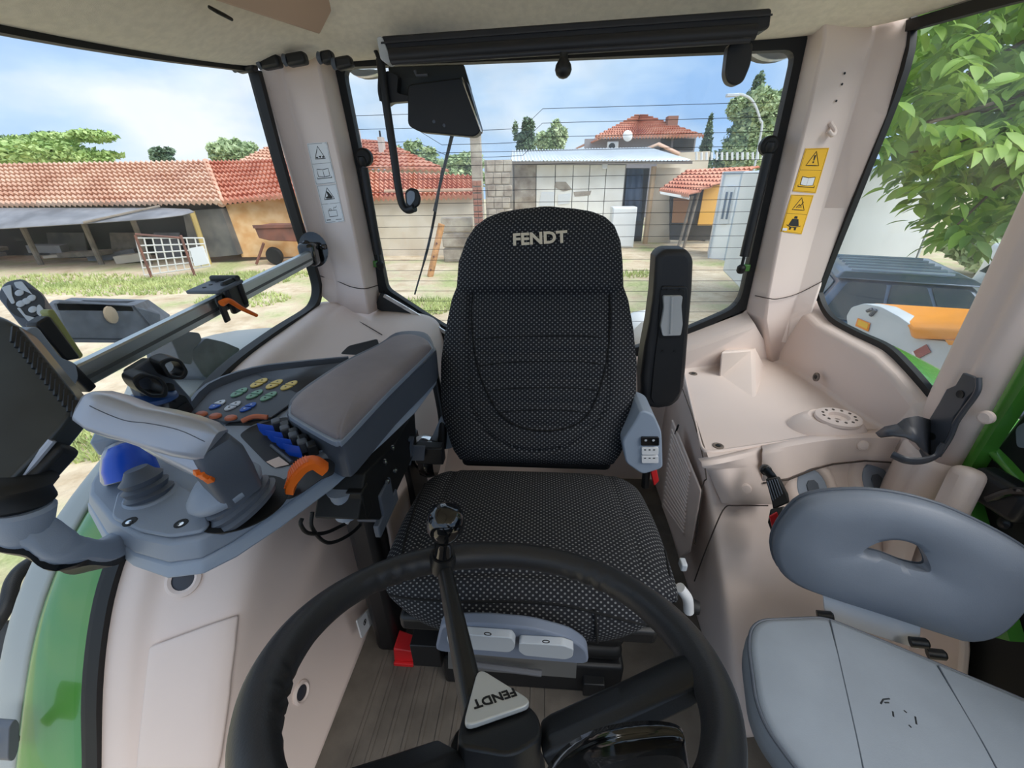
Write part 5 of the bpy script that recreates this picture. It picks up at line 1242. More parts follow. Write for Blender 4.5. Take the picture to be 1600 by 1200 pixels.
# ================================================================== rear wiper motor, wiper arm, window handle
wm = Th('wiper_motor', PY(690, 200, 1.42), 'black boxy rear wiper motor housing at the top of the rear window', 'wiper motor')
wm.add(slab('motor_housing', round_poly([PY(x, y, 1.385) for x, y in ((637, 132), (722, 121), (730, 128), (752, 204), (742, 214), (655, 206), (637, 196))], 0.012, 3), (0, 0.055, 0), BLACK, bevel=0.008, segs=3))
wm.add(slab('mounting_plate', [PY(x, y, 1.425) for x, y in ((606, 104), (724, 100), (736, 140), (640, 150), (612, 150))], (0, 0.02, 0), mat('olive_black', (44, 46, 42), 0.5), bevel=0.003))
wm.add(slab('motor_bracket', round_poly([PY(x, y, 1.39) for x, y in ((592, 118), (606, 110), (622, 118), (620, 145), (640, 150), (640, 158), (612, 160), (604, 166), (594, 158))], 0.006, 2), (0, 0.03, 0), BLACK, bevel=0.004))
wm.add(tube('bright_edge', [PY(721, 121, 1.381), PY(752, 206, 1.381)], 0.0028, CHROME, n=6, smooth_path=False))
wm.add(tube('motor_clip', [PY(648, 110, 1.40), PY(651, 118, 1.40), PY(668, 117, 1.40)], 0.004, mat('bar_grey', (95, 96, 100), 0.5), n=6, smooth_path=False))
for x, y in ((678, 190), (694, 196)): wm.add(lathe('housing_screw', [(0.005, 0), (0.004, 0.002), (0.001, 0.002)], PY(x, y, 1.384), (0, -1, 0), DGREY, n=10))
wm.add(tube('wiper_arm', [PY(708, 205, 1.50), PY(692, 270, 1.50), PY(678, 330, 1.50)], lambda t: (0.006-0.002*t), BLACK, n=8))
wm.add(tube('wiper_blade', [PY(692, 262, 1.488), PY(672, 372, 1.488), PY(648, 460, 1.488)], lambda t: (0.0045 if t < 0.75 else 0.003), RUBBER, n=8))
class _J:
    def add(s, o): return rel(w2, o)
jh = _J()
jrod = jh.add(tube('handle_rod', [PY(594, 92, 1.38), PY(599, 130, 1.38), PY(606, 180, 1.38), PY(615, 240, 1.38), (PY(622, 290, 1.38)), PY(628, 318, 1.38), PY(637, 328, 1.375), PY(648, 325, 1.365)], 0.0115, BLACK, n=14))
jh.add(slab('hook_grip', round_poly([PY(x, y, 1.365) for x, y in ((632, 300), (640, 293), (652, 296), (657, 310), (655, 321), (644, 328), (634, 322))], 0.008, 4), (0, 0.012, 0), BLACK, bevel=0.004))
jh.add(slab('grip_face', round_poly([PY(x, y, 1.362) for x, y in ((635, 302), (641, 297), (648, 300), (648, 312), (641, 322), (636, 318))], 0.006, 4), (0, 0.003, 0), MGREY, bevel=0.001))
jh.add(tube('feed_cable', [PY(583, 74, 1.40), PY(589, 84, 1.385), PY(594, 105, 1.38), PY(593, 140, 1.375), PY(596, 158, 1.378)], 0.0055, RUBBER, n=8))

# ================================================================== gas struts of the rear window
def strut(name, top, bot, mount, label):
    s = Th(name, PY(*bot, 1.43), label, 'gas strut', 'gas struts of the rear window')
    a, b = PY(*top, 1.432), PY(*bot, 1.432)
    s.add(tube('cylinder', [a, a.lerp(b, 0.88)], 0.0135, BLACK, n=16, smooth_path=False))
    s.add(tube('piston_rod', [a.lerp(b, 0.86), b], 0.005, STEEL, n=10, smooth_path=False))
    s.add(lathe('upper_mount', [(0.026, -0.004), (0.026, 0.012), (0.020, 0.018), (0.008, 0.020)], PY(*mount, 1.445), (0, -1, 0), RUBBER, n=24))
    s.add(lathe('ball_socket', [(0.010, -0.012), (0.014, 0.0), (0.010, 0.014)], PY(top[0]-2 if top[0] < 800 else top[0]+2, top[1]-10, 1.428), (0, -0.3, 1), BLACK, n=14))
    s.add(lathe('lower_ball', [(0.009, -0.014), (0.013, -0.008), (0.013, 0.006), (0.008, 0.012)], b, (0, -0.2, 1), RUBBER, n=14))
    s.add(rbox('green_bracket', PY(bot[0]+(-6 if top[0] < 800 else 7), bot[1]-2, 1.45), (0.022, 0.02, 0.022), GREEN, bevel=0.003))
strut('gas_strut', (568, 262), (594, 414), (570, 246), 'black gas strut along the left edge of the rear window')
strut('gas_strut', (1201, 240), (1158, 420), (1200, 228), 'black gas strut along the right edge of the rear window')

# ================================================================== clips under the headliner and work lamps outside
for i, (x, y, w) in enumerate(((384, 103, 0.036), (424, 98, 0.036), (464, 93, 0.036), (512, 90, 0.022), (538, 99, 0.030))):
    o = Th('cable_clip', PY(x, y, 1.31), ['black cable clip nearest the side window under the headliner edge', 'black cable clip second from the side window under the headliner', 'black cable clip just left of the pillar top', 'small black clip at the right side of the left pillar top', 'black clip beside the clear lamp left of the blind'][i], 'clip', 'clips under the headliner edge')
    p = PY(x, y, 1.31)
    o.add(rbox('clip_body', p, (w*1.5, 0.03, 0.028), BLACK, rot=rot3(0, -6, 0), bevel=0.008, segs=3))
    o.add(lathe('clip_end', [(0.012, -0.004), (0.014, 0.004), (0.008, 0.008)], p+V((-w*0.72, -0.008, -0.002)), (-1, 0, 0), DGREY, n=14))
LENS = mat('clear_lens', (170, 176, 184), 0.15, 0.2, coat=0.4)
for pts, lb in ((((1178, 80), (1190, 70), (1240, 68), (1252, 74), (1248, 82), (1228, 91), (1200, 92)), 'clear work lamp outside at the top right of the rear window'), (((540, 103), (560, 108), (584, 108), (590, 114), (570, 119), (552, 117)), 'clear work lamp outside at the top left of the rear window')):
    wlp = Th('work_lamp', PY(*pts[0], 1.55), lb, 'lamp', 'work lamps above the rear window')
    q = spline([PY(x, y, 1.55) for x, y in pts], 3, True)
    wlp.add(slab('lens', q, (0, 0.03, 0), LENS, bevel=0.008, segs=3))
    c = sum(q, V())/len(q)
    wlp.add(slab('lamp_housing', [c+(p-c)*1.05+V((0, 0.03, 0.004)) for p in q], (0, 0.04, 0), BLACK, bevel=0.004))

# ================================================================== warning stickers
def quad_map(q):
    q = [V(p) for p in q]
    return lambda u, v: (q[0]*(1-u)+q[1]*u)*(1-v)+(q[3]*(1-u)+q[2]*u)*v
def plane_of(a, b, c):
    n = (b-a).cross(c-a).normalized()
    return -n if n.dot(CAM-a) < 0 else n
def sticker(par, px, p0, n, base, marks):
    def Q(u, v, off=0.0016):
        x = (px[0][0]*(1-u)+px[1][0]*u)*(1-v)+(px[3][0]*(1-u)+px[2][0]*u)*v; y = (px[0][1]*(1-u)+px[1][1]*u)*(1-v)+(px[3][1]*(1-u)+px[2][1]*u)*v
        h = hit(par, x, y); return h[0]+h[1]*off
    o = drape('warning_sticker', par, px, 5, 8, 0.0010, base, solid=0.0004, smooth=False); o.parent = par
    def dense(pts, closed=True):
        r_ = []
        for a_, b_ in zip(pts, pts[1:]+(pts[:1] if closed else [])):
            for k in range(4): r_.append((a_[0]+(b_[0]-a_[0])*k/4, a_[1]+(b_[1]-a_[1])*k/4))
        if not closed: r_.append(pts[-1])
        return r_
    def poly(name, pts, m):
        P = [Q(u, v) for u, v in pts]; nn_ = hit(par, *((px[0][0]+px[2][0])/2, (px[0][1]+px[2][1])/2))[1]
        s = slab(name, P, nn_*0.0004, m, smooth=False); s.parent = o
    def line(pts, w, m=PRINT, closed=True):
        P = [Q(u, v, .0012) for u, v in dense(list(pts), closed)]
        s = tube('printed_line', P, w, m, n=4, closed=closed, smooth_path=False, smooth=False); s.parent = o
    for mk in marks:
        if mk[0] == 'tri':
            u, v, s = mk[1:]
            line([(u, v-s*0.55), (u+s*0.85, v+s*0.45), (u-s*0.85, v+s*0.45)], 0.0014)
        elif mk[0] == 'line': line(mk[1], mk[2], closed=False)
        elif mk[0] == 'loop': line(mk[1], mk[2])
        elif mk[0] == 'poly': poly('printed_mark', mk[1], PRINT if len(mk) < 3 else mk[2])
frame_ = ('loop', [(0.04, 0.02), (0.96, 0.02), (0.96, 0.98), (0.04, 0.98)], 0.0006)
mid_ = ('line', [(0.04, 0.5), (0.96, 0.5)], 0.0006)
def book(v): return [('loop', [(0.22, v-.09), (0.5, v-.07), (0.5, v+.11), (0.22, v+.09)], 0.0011), ('loop', [(0.78, v-.09), (0.5, v-.07), (0.5, v+.11), (0.78, v+.09)], 0.0011), ('line', [(0.15, v+.10), (0.15, v+.14), (0.85, v+.14), (0.85, v+.10)], 0.0012)]
lp0 = PX(452, 200, -0.80); ln = plane_of(PX(442, 118, -0.80), PX(518, 410, -0.805), PY(533, 262, 1.372))
lp0 = PX(484, 270, -0.80)
sticker(pl_l, [(480, 224), (511, 222), (526, 286), (494, 289)], lp0, ln, STICKW, [frame_, mid_, ('tri', 0.5, 0.25, 0.30), ('poly', [(0.3, .34), (.4, .34), (.4, .37), (.3, .37)]), ('poly', [(0.45, .32), (.58, .32), (.52, .37)]), ('poly', [(0.62, .33), (.70, .33), (.70, .37), (.62, .37)])]+book(0.72))
sticker(pl_l, [(495, 290), (526, 287), (539, 346), (509, 349)], lp0, ln, STICKW, [frame_, mid_, ('tri', 0.5, 0.25, 0.30), ('poly', [(0.42, .16), (.52, .20), (.68, .34), (.60, .37), (.36, .36), (.32, .33), (.46, .30)]), ('loop', [(0.3, .68), (.72, .68), (.72, .84), (.3, .84)], 0.001), ('line', [(0.36, .68), (.36, .64), (.46, .64), (.46, .68)], 0.0009), ('line', [(0.58, .66), (.62, .60), (.70, .62), (.76, .57)], 0.0009), ('poly', [(0.12, .91), (.32, .91), (.32, .93), (.12, .93)]), ('poly', [(0.58, .92), (.88, .92), (.88, .935), (.58, .935)])])
rp0 = PY(1226, 325, 1.385); rn = plane_of(PY(1264, 172, 1.385), PX(1330, 172, 0.79), PY(1226, 325, 1.385))
sticker(pl_r, [(1258, 232), (1295, 231), (1274, 302), (1238, 299)], rp0, rn, YELLOW, [frame_, mid_, ('tri', 0.5, 0.25, 0.32), ('poly', [(0.46, .16), (.54, .16), (.52, .28), (.48, .28)]), ('poly', [(0.47, .30), (.53, .30), (.53, .34), (.47, .34)]), ('poly', [(0.24, .66), (.5, .68), (.76, .66), (.76, .83), (.5, .85), (.24, .83)], STICKW)]+book(0.74))
sticker(pl_r, [(1236, 304), (1271, 305), (1252, 366), (1219, 362)], rp0, rn, YELLOW, [frame_, mid_, ('tri', 0.5, 0.25, 0.32), ('line', [(0.38, .34), (.48, .26), (.56, .28), (.64, .18)], 0.0016), ('line', [(0.45, .33), (.62, .31)], 0.0012), ('poly', [(0.44, .56), (.56, .56), (.58, .62), (.42, .62)]), ('poly', [(0.36, .63), (.64, .63), (.74, .80), (.62, .82), (.38, .82), (.26, .80)]), ('line', [(0.18, .80), (.4, .85), (.6, .85), (.82, .80)], 0.0014), ('poly', [(0.34, .85), (.44, .85), (.42, .92), (.34, .92)]), ('poly', [(0.56, .85), (.66, .85), (.66, .92), (.58, .92)]), ('poly', [(0.06, .89), (.26, .89), (.26, .96), (.06, .96)], STICKW)])
# coat hook and blind recess on the right pillar
hk0, rn = hit(pl_r, 1294, 200); rp0 = hk0
hk = tube('coat_hook', [PP(1296, 192, rp0, rn)+rn*0.002, PP(1297, 206, rp0, rn)+rn*0.014, PP(1291, 212, rp0, rn)+rn*0.018, PP(1287, 205, rp0, rn)+rn*0.014], 0.006, BEIGE, n=10); hk.parent = pl_r
for x, y in ((1314, 132), (1318, 115), (1305, 158)):
    o = lathe('screw_hole', [(0.003, 0), (0.003, 0.001)], PP(x, y, rp0, rn)+rn*0.003, rn, RUBBER, n=8, smooth=False); o.parent = pl_r
for x, y in ((424, 138), (440, 202)):
    h_ = hit(pl_l, x, y)
    if h_: o = lathe('blind_plug', [(0.006, 0), (0.005, 0.0015)], h_[0], h_[1], BEIGE, n=12); o.parent = pl_l
# ================================================================== outside: ground
GZ = -1.55
def ground_mat():
    m = bpy.data.materials.new('yard_ground'); m.use_nodes = True; t = m.node_tree; b = t.nodes['Principled BSDF']; b.inputs['Roughness'].default_value = 0.95
    co = t.nodes.new('ShaderNodeTexCoord')
    def noise(sc, det):
        n = t.nodes.new('ShaderNodeTexNoise'); n.inputs['Scale'].default_value = sc; n.inputs['Detail'].default_value = det; n.inputs['Roughness'].default_value = 0.65
        t.links.new(co.outputs['Object'], n.inputs['Vector']); return n
    n1, n2, n3 = noise(0.55, 8), noise(9, 5), noise(2.2, 6)
    r1 = t.nodes.new('ShaderNodeValToRGB'); r1.color_ramp.elements[0].position = 0.49; r1.color_ramp.elements[1].position = 0.64
    t.links.new(n1.outputs['Fac'], r1.inputs['Fac'])
    rg = t.nodes.new('ShaderNodeValToRGB'); rg.color_ramp.elements[0].color = (*lin((134, 142, 88)), 1); rg.color_ramp.elements[1].color = (*lin((192, 194, 140)), 1); rg.color_ramp.elements[0].position = .3; rg.color_ramp.elements[1].position = .7
    rd = t.nodes.new('ShaderNodeValToRGB'); rd.color_ramp.elements[0].color = (*lin((182, 160, 130)), 1); rd.color_ramp.elements[1].color = (*lin((226, 210, 184)), 1); rd.color_ramp.elements[0].position = .3; rd.color_ramp.elements[1].position = .7
    t.links.new(n2.outputs['Fac'], rg.inputs['Fac']); t.links.new(n3.outputs['Fac'], rd.inputs['Fac'])
    mx = t.nodes.new('ShaderNodeMix'); mx.data_type = 'RGBA'
    t.links.new(r1.outputs['Color'], mx.inputs['Factor']); t.links.new(rd.outputs['Color'], mx.inputs[6]); t.links.new(rg.outputs['Color'], mx.inputs[7])
    t.links.new(mx.outputs[2], b.inputs['Base Color'])
    bp = t.nodes.new('ShaderNodeBump'); bp.inputs['Strength'].default_value = 0.6; bp.inputs['Distance'].default_value = 0.05; t.links.new(n2.outputs['Fac'], bp.inputs['Height']); t.links.new(bp.outputs['Normal'], b.inputs['Normal'])
    return m
gd = slab('ground', [(-60, -8, GZ), (60, -8, GZ), (60, 70, GZ), (-60, 70, GZ)], (0, 0, -0.2), ground_mat(), smooth=False)
tag(gd, 'yard ground of dry soil with patches of grass', 'ground', kind='structure')
rnd = random.Random(3)
# grass tufts where the yard shows grass
def grass(name, spots, label):
    vs, fs = [], []
    for (cx, cy, rx, ry, n) in spots:
        for _ in range(n):
            a = rnd.random()*2*PI; q = math.sqrt(rnd.random()); x, y = cx+rx*q*math.cos(a), cy+ry*q*math.sin(a)
            for b in range(3):
                w = rnd.uniform(.01, .025); h = rnd.uniform(.05, .16); d = rnd.random()*PI; lx, ly = rnd.uniform(-.08, .08), rnd.uniform(-.08, .08)
                k = len(vs); vs += [(x-w*math.cos(d), y-w*math.sin(d), GZ), (x+w*math.cos(d), y+w*math.sin(d), GZ), (x+lx, y+ly, GZ+h)]; fs.append((k, k+1, k+2))
    o = mesh(name, vs, fs, mat('grass_blade', (150, 166, 100), 0.8, rgb2=(196, 204, 138), vscale=1.5), fix=False, smooth=False)
    return tag(o, label, 'grass', kind='stuff')
def G(x, y): return PZ(x, y, GZ)
sp = []
for (x, y, rx, ry, n) in ((330, 440, 2.5, 1.2, 900), (200, 450, 3.0, 1.0, 900), (380, 470, 1.2, .8, 300), (90, 440, 3, 1.0, 700), (120, 690, .9, .5, 500), (660, 480, 1.0, .7, 500), (430, 430, 1.5, .6, 400), (1000, 430, .8, .5, 160), (560, 470, .6, .5, 100)):
    c = G(x, y); sp.append((c.x, c.y, rx, ry, n))
grass('grass', sp, 'sparse pale green grass growing in patches on the yard')

# ------------------------------------------------------------------ roofs, trees
TILE_A = mat('roof_tile_pale', (196, 152, 128), 0.85, rgb2=(218, 186, 164), vscale=0.9, detail=8)
TILE_B = mat('roof_tile_red', (190, 120, 96), 0.85, rgb2=(214, 160, 136), vscale=1.1, detail=8)
def tile_roof(name, e0, e1, r0, r1, nrow, ncol, m, amp=0.035, step=0.05):
    """eave e0-e1, ridge r0-r1: rows of curved tiles, each row lapping the next"""
    e0, e1, r0, r1 = map(V, (e0, e1, r0, r1)); n = (e1-e0).cross(r0-e0).normalized()
    if n.z < 0: n = -n
    vs, fs = [], []; C4 = ncol*4
    for i in range(nrow):
        for q, (t, off) in enumerate(((i/nrow-0.1/nrow, step), ((i+1)/nrow, 0.0))):
            a, b = e0.lerp(r0, t), e1.lerp(r1, t)
            for j in range(C4+1):
                vs.append(a.lerp(b, j/C4)+n*(off+amp*(1+math.sin(2*PI*j/4+(0.4 if i % 2 else 0)))*0.5))
    W = C4+1
    for i in range(nrow):
        for j in range(C4): fs.append(((2*i)*W+j, (2*i)*W+j+1, (2*i+1)*W+j+1, (2*i+1)*W+j))
        if i: 
            for j in range(C4): fs.append(((2*i-1)*W+j, (2*i-1)*W+j+1, (2*i)*W+j+1, (2*i)*W+j))
        else:
            k = len(vs)
            for j in range(W): vs.append(vs[j]-n*(step+0.04))
            for j in range(C4): fs.append((k+j, k+j+1, j+1, j))
    o = mesh(name, vs, fs, m, angle=50, fix=False); o['kind'] = 'stuff'
    return o
def leafy(name, blobs, n, size, m, seed):
    r = random.Random(seed); vs, fs = [], []
    tot = sum(b[3]*b[4] for b in blobs)
    for (x, y, z, rx, rz) in blobs:
        for _ in range(int(n*rx*rz/tot)):
            while True:
                d = V((r.uniform(-1, 1), r.uniform(-1, 1), r.uniform(-1, 1)))
                if 0.05 < d.length < 1: break
            d = d.normalized()*(d.length**0.55)*r.uniform(.8, 1.12)
            c = V((x+d.x*rx, y+d.y*rx, z+d.z*rz)); s = size*r.uniform(.6, 1.4)
            u = V((r.gauss(0, 1), r.gauss(0, 1), r.gauss(0, .6))).normalized(); w = u.cross(V((r.gauss(0, 1), r.gauss(0, 1), r.gauss(0, 1)))).normalized()
            k = len(vs); vs += [c-u*s, c+w*s*.5, c+u*s, c-w*s*.5]; fs.append((k, k+1, k+2, k+3))
    return mesh(name, vs, fs, m, fix=False, smooth=False)
LEAF_L = mat('leaf_light', (136, 166, 92), 0.6, rgb2=(184, 204, 132), vscale=0.8)
LEAF_M = mat('leaf_mid', (146, 168, 122), 0.6, rgb2=(194, 208, 162), vscale=0.8)
LEAF_D = mat('leaf_dark', (82, 106, 84), 0.6, rgb2=(130, 152, 118), vscale=0.8)
BARK = mat('bark', (96, 82, 70), 0.9, var=0.2, vscale=6)
def tree(px, top, base, Y, w, label, m, n=2600, size=0.22, conic=False, seed=1):
    """crown between pixel rows top and base at pixel column px, w pixels wide, standing at distance Y"""
    a, b = PY(px, top, Y), PY(px, base, Y); W = (PY(px+w/2, base, Y)-PY(px-w/2, base, Y)).length/2; H = (a.z-b.z)
    t = Th('tree', (b.x, Y, GZ), label, 'tree', 'trees beyond the buildings')
    r = random.Random(seed); blobs = []
    if conic:
        for k in range(8):
            f = k/7; blobs.append((b.x, Y, b.z+H*f*0.92, W*(1-f*0.85), H/9))
    else:
        blobs.append((b.x, Y, b.z+H*.42, W*.6, H*.42))
        for k in range(16):
            an = r.random()*2*PI; f = r.uniform(.1, .95); blobs.append((b.x+math.cos(an)*W*r.uniform(.3, .8), Y+math.sin(an)*W*.4, b.z+H*f, W*r.uniform(.16, .36), H*r.uniform(.12, .24)))
    o = t.add(leafy('foliage', blobs, n*3, size*.62, m, seed)); o['kind'] = 'stuff'
    t.add(tube('trunk', [(b.x, Y, GZ), (b.x+.1, Y, (GZ+b.z)/2), (b.x, Y, b.z+H*.6)], lambda q: 0.28*(1-.7*q), BARK, n=10))
tree(80, 210, 262, 34, 190, 'pale green tree behind the left end of the long tiled shed', LEAF_L, 4200, .30, seed=11)
tree(55, 203, 250, 40, 110, 'dark green tree rising behind the pale tree at far left', LEAF_D, 2000, .30, seed=12)
tree(258, 230, 262, 34, 40, 'small dark shrub tree peeking over the shed ridge', LEAF_D, 900, .24, seed=13)
tree(366, 214, 262, 32, 85, 'round light green tree behind the shed roof near the pillar', LEAF_M, 2600, .28, seed=14)
tree(640, 225, 300, 40, 60, 'mid green tree right of the chimneys behind the tiled wall', LEAF_M, 1600, .28, seed=15)
tree(700, 238, 300, 36, 130, 'bushy green tree behind the wiper arm', LEAF_M, 3000, .28, seed=16)
tree(820, 188, 262, 50, 36, 'slim green tree left of the house roof', LEAF_D, 1200, .28, seed=17)
tree(862, 190, 262, 42, 62, 'round green tree between wiper motor and house roof', LEAF_M, 2200, .28, seed=18)
tree(1170, 130, 262, 30, 110, 'large silvery green tree right of the house', LEAF_M, 5200, .28, seed=19)
tree(1160, 118, 255, 36, 90, 'tall dark conifer behind the silvery green tree', LEAF_D, 3200, .26, True, 20)
tree(1098, 182, 262, 34, 26, 'thin dark cypress at the right end of the house', LEAF_D, 1200, .24, True, 21)

# ------------------------------------------------------------------ long tiled shed on the left
PLASTER = mat('old_plaster', (226, 214, 196), 0.9, rgb2=(202, 188, 168), vscale=0.7, detail=8, bump=0.3, bscale=20)
STONE = mat('grey_stone', (118, 114, 108), 0.9, rgb2=(84, 84, 84), vscale=1.6, detail=8, bump=0.5, bscale=10)
OCHRE = mat('ochre_stone', (206, 158, 104), 0.9, rgb2=(226, 192, 146), vscale=2.4, detail=8, bump=0.5, bscale=9)
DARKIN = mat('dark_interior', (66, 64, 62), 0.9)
WOODG = mat('weathered_wood', (134, 124, 112), 0.9, var=0.2, vscale=4)
SHEETM = mat('weathered_sheet', (150, 150, 154), 0.6, 0.2, rgb2=(112, 112, 116), vscale=1.2)
Ys = 15.2
ls = Th('long_shed', (-16, Ys, GZ), 'long low shed with faded tile roof behind the left side window', 'shed')
e0, e1 = PY(-260, 326, Ys), PY(348, 318, Ys); r0, r1 = PY(-260, 262, Ys+3.2), PY(318, 252, Ys+3.2)
ls.add(tile_roof('roof_tiles', e0, e1, r0, r1, 10, 75, TILE_A, amp=.09, step=.10))
ls.add(slab('back_wall', [(e0.x, Ys+2.6, GZ), (e1.x, Ys+2.6, GZ), (e1.x, Ys+2.6, .7), (e0.x, Ys+2.6, .7)], (0, .2, 0), STONE, smooth=False))
ls.add(slab('end_wall', [PY(285, 330, Ys+.3), PY(345, 326, Ys+.3), PY(372, 398, Ys+.3), PY(300, 405, Ys+.3)], (0, .3, 0), STONE, smooth=False))
for x, m_ in ((-150, WOODG), (20, WOODG), (120, WOODG), (200, WOODG), (298, mat('yellow_post', (196, 172, 110), 0.8))):
    a = PY(x, 330, Ys); b = G(x-6, 412); ls.add(tube('post', [V((a.x, Ys+.05, GZ)), V((a.x, Ys+.05, a.z))], 0.09, m_, n=8, smooth_path=False))
# sagging sheet-metal canopy below the eave
sh = [[PY(x, 326, Ys-.1) for x in (-220, -60, 100, 200, 320)], [PY(-220, 372, Ys-1.6), PY(-60, 362, Ys-1.6), PY(100, 352, Ys-1.6), PY(200, 346, Ys-1.4), PY(296, 338, Ys-1.0)]]
ls.add(sheet('canopy_sheet', sh, SHEETM, solid=0.03, sub=1))
ls.add(tube('canopy_pole', [PY(130, 348, Ys-1.7), PY(250, 322, Ys-.2)], 0.04, WOODG, n=6, smooth_path=False))
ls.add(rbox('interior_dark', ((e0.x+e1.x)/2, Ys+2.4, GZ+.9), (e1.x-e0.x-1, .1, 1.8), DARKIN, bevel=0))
rj = random.Random(5)
for k in range(9):   # stored boards and sheets lying under the shed
    x = -120+k*40+rj.uniform(-10, 10); p = G(x, 412+rj.uniform(-4, 4)); ls.add(rbox('stored_board', (p.x, Ys+.5+rj.random()*.8, GZ+.15+rj.random()*.5), (rj.uniform(.8, 2.2), .5, rj.uniform(.08, .3)), [WOODG, SHEETM, PLASTER][k % 3], rot=rot3(0, rj.uniform(-8, 8), rj.uniform(-20, 20)), bevel=.01, segs=1))
for x, w in ((60, 60), (160, 44), (230, 40)):
    a_, b_ = PY(x, 365, Ys+1.6), PY(x+w, 365, Ys+1.6); ls.add(slab('leaning_sheet', [V((a_.x, Ys+1.6, GZ)), V((b_.x, Ys+1.6, GZ)), b_+V((0, .3, 0)), a_+V((0, .3, 0))], (0, .05, 0), [STONE, SHEETM, WOODG][w % 3], smooth=False))
# ochre barn to the right of it
ob = Th('ochre_barn', PY(410, 395, Ys+1.2), 'ochre stone barn with red tile roof left of the rear pillar', 'barn')
Yo = Ys+.6
ob.add(slab('front_wall', [PY(352, 320, Yo), PY(520, 300, Yo+1.5), PY(520, 400, Yo+1.5), PY(378, 402, Yo)], (0, .3, 0), OCHRE, smooth=False))
ob.add(tile_roof('roof_tiles', PY(346, 319, Yo-.25), PY(540, 300, Yo+1.0), PY(322, 253, Yo+3), PY(470, 250, Yo+4.2), 9, 26, TILE_B, amp=.09, step=.10))
ob.add(tube('roof_hip', [PY(346, 318, Yo-.25), PY(322, 253, Yo+3)], 0.14, TILE_A, n=8, smooth_path=False))
hb = Th('far_barn', PY(420, 300, 24), 'pale tiled barn roof rising behind the ochre barn', 'barn')
hb.add(tile_roof('roof_tiles', PY(360, 262, 22), PY(520, 290, 22), PY(420, 232, 25), PY(520, 226, 25), 8, 20, TILE_A, amp=.1, step=.1))
hb.add(slab('barn_wall', [PY(380, 266, 22.4), PY(520, 292, 22.4), V((PY(520, 292, 22.4).x, 22.4, GZ)), V((PY(380, 266, 22.4).x, 22.4, GZ))], (0, .3, 0), PLASTER, smooth=False))
# rusty trailer box by the barn
RUST = mat('rusty_metal', (140, 92, 76), 0.85, rgb2=(108, 76, 66), vscale=2)
tr = Th('rusty_trailer', G(430, 398), 'rusty brown trailer body in front of the ochre barn', 'trailer')
Yt = Ys-.2
tr.add(slab('trailer_box', [PY(x, y, Yt) for x, y in ((396, 353), (470, 352), (470, 378), (420, 376), (404, 372))], (0, 1.0, 0), RUST, bevel=.03))
tr.add(slab('trailer_rail', [PY(x, y, Yt-.05) for x, y in ((394, 352), (472, 350), (472, 355), (396, 357))], (0, .08, 0), RUST, smooth=False))
p = PY(432, 390, Yt+.3); tr.add(lathe('wheel', [(0.1, -.1), (.28, -.1), (.32, 0), (.28, .1), (.1, .1)], V((p.x, Yt+.1, GZ+.32)), (0, 1, 0), RUBBER, n=18))
tr.add(tube('drawbar', [PY(412, 380, Yt), V((PY(395, 392, Yt).x, Yt, GZ+.05))], 0.05, RUST, n=6, smooth_path=False))
# wire cage
wc = Th('wire_cage', G(265, 432), 'white wire cage panel standing in the grass before the shed', 'cage')
Yc = 12.9
CW = mat('cage_wire', (214, 212, 206), 0.5)
A0, B0, C0, D0 = PY(212, 372, Yc), PY(318, 372, Yc), PY(328, 416, Yc), PY(226, 430, Yc)
for k in range(9):
    t_ = k/8; wc.add(tube('cage_bar', [A0.lerp(B0, t_), D0.lerp(C0, t_)], 0.022, CW, n=5, smooth_path=False))
for k in range(6):
    t_ = k/5; wc.add(tube('cage_bar', [A0.lerp(D0, t_), B0.lerp(C0, t_)], 0.022, CW, n=5, smooth_path=False))
wc.add(slab('white_board', [PY(x, y, Yc-.05) for x, y in ((296, 388), (316, 384), (326, 412), (304, 416))], (0, .04, 0), WHITE, smooth=False))
for x in (213, 284):
    b = PY(x, 370, Yc); wc.add(tube('cage_post', [V((b.x, Yc-.02, GZ)), V((b.x, Yc-.02, b.z+.05))], 0.04, RUST, n=6, smooth_path=False))
wc.add(tube('cage_top', [PY(212, 366, Yc), PY(285, 372, Yc)], 0.035, RUST, n=6, smooth_path=False))

# ------------------------------------------------------------------ rear left: tiled wall building, house with chimneys
Yb = 17.0
tb_ = Th('tiled_outbuilding', PY(660, 395, Yb), 'low plastered outbuilding with orange tile roof behind the rear window', 'outbuilding')
tb_.add(slab('plaster_wall', [PY(520, 308, Yb), PY(748, 306, Yb), V((PY(748, 400, Yb).x, Yb, GZ)), V((PY(520, 400, Yb).x, Yb, GZ))], (0, .3, 0), PLASTER, smooth=False))
tb_.add(tile_roof('roof_tiles', PY(520, 314, Yb-.3), PY(745, 310, Yb-.3), PY(520, 268, Yb+2.2), PY(745, 276, Yb+2.2), 8, 30, TILE_B, amp=.1, step=.1))
tb_.add(slab('wall_top_tiles', [PY(x, y, Yb-.35) for x, y in ((600, 296), (742, 294), (742, 299), (600, 301))], (0, .1, 0), TILE_A, smooth=False))
Yh = 27
hc2 = Th('chimney_house', PY(600, 300, Yh), 'house with brownish tile roof and two chimneys at the left of the rear window', 'house')
hc2.add(tile_roof('roof_tiles', PY(480, 262, Yh), PY(700, 268, Yh), PY(480, 212, Yh+4), PY(600, 222, Yh+4), 9, 24, TILE_B, amp=.1, step=.1))
hc2.add(slab('house_wall', [PY(480, 262, Yh+.3), PY(690, 268, Yh+.3), V((PY(690, 268, Yh).x, Yh+.3, GZ)), V((PY(480, 262, Yh).x, Yh+.3, GZ))], (0, .3, 0), PLASTER, smooth=False))
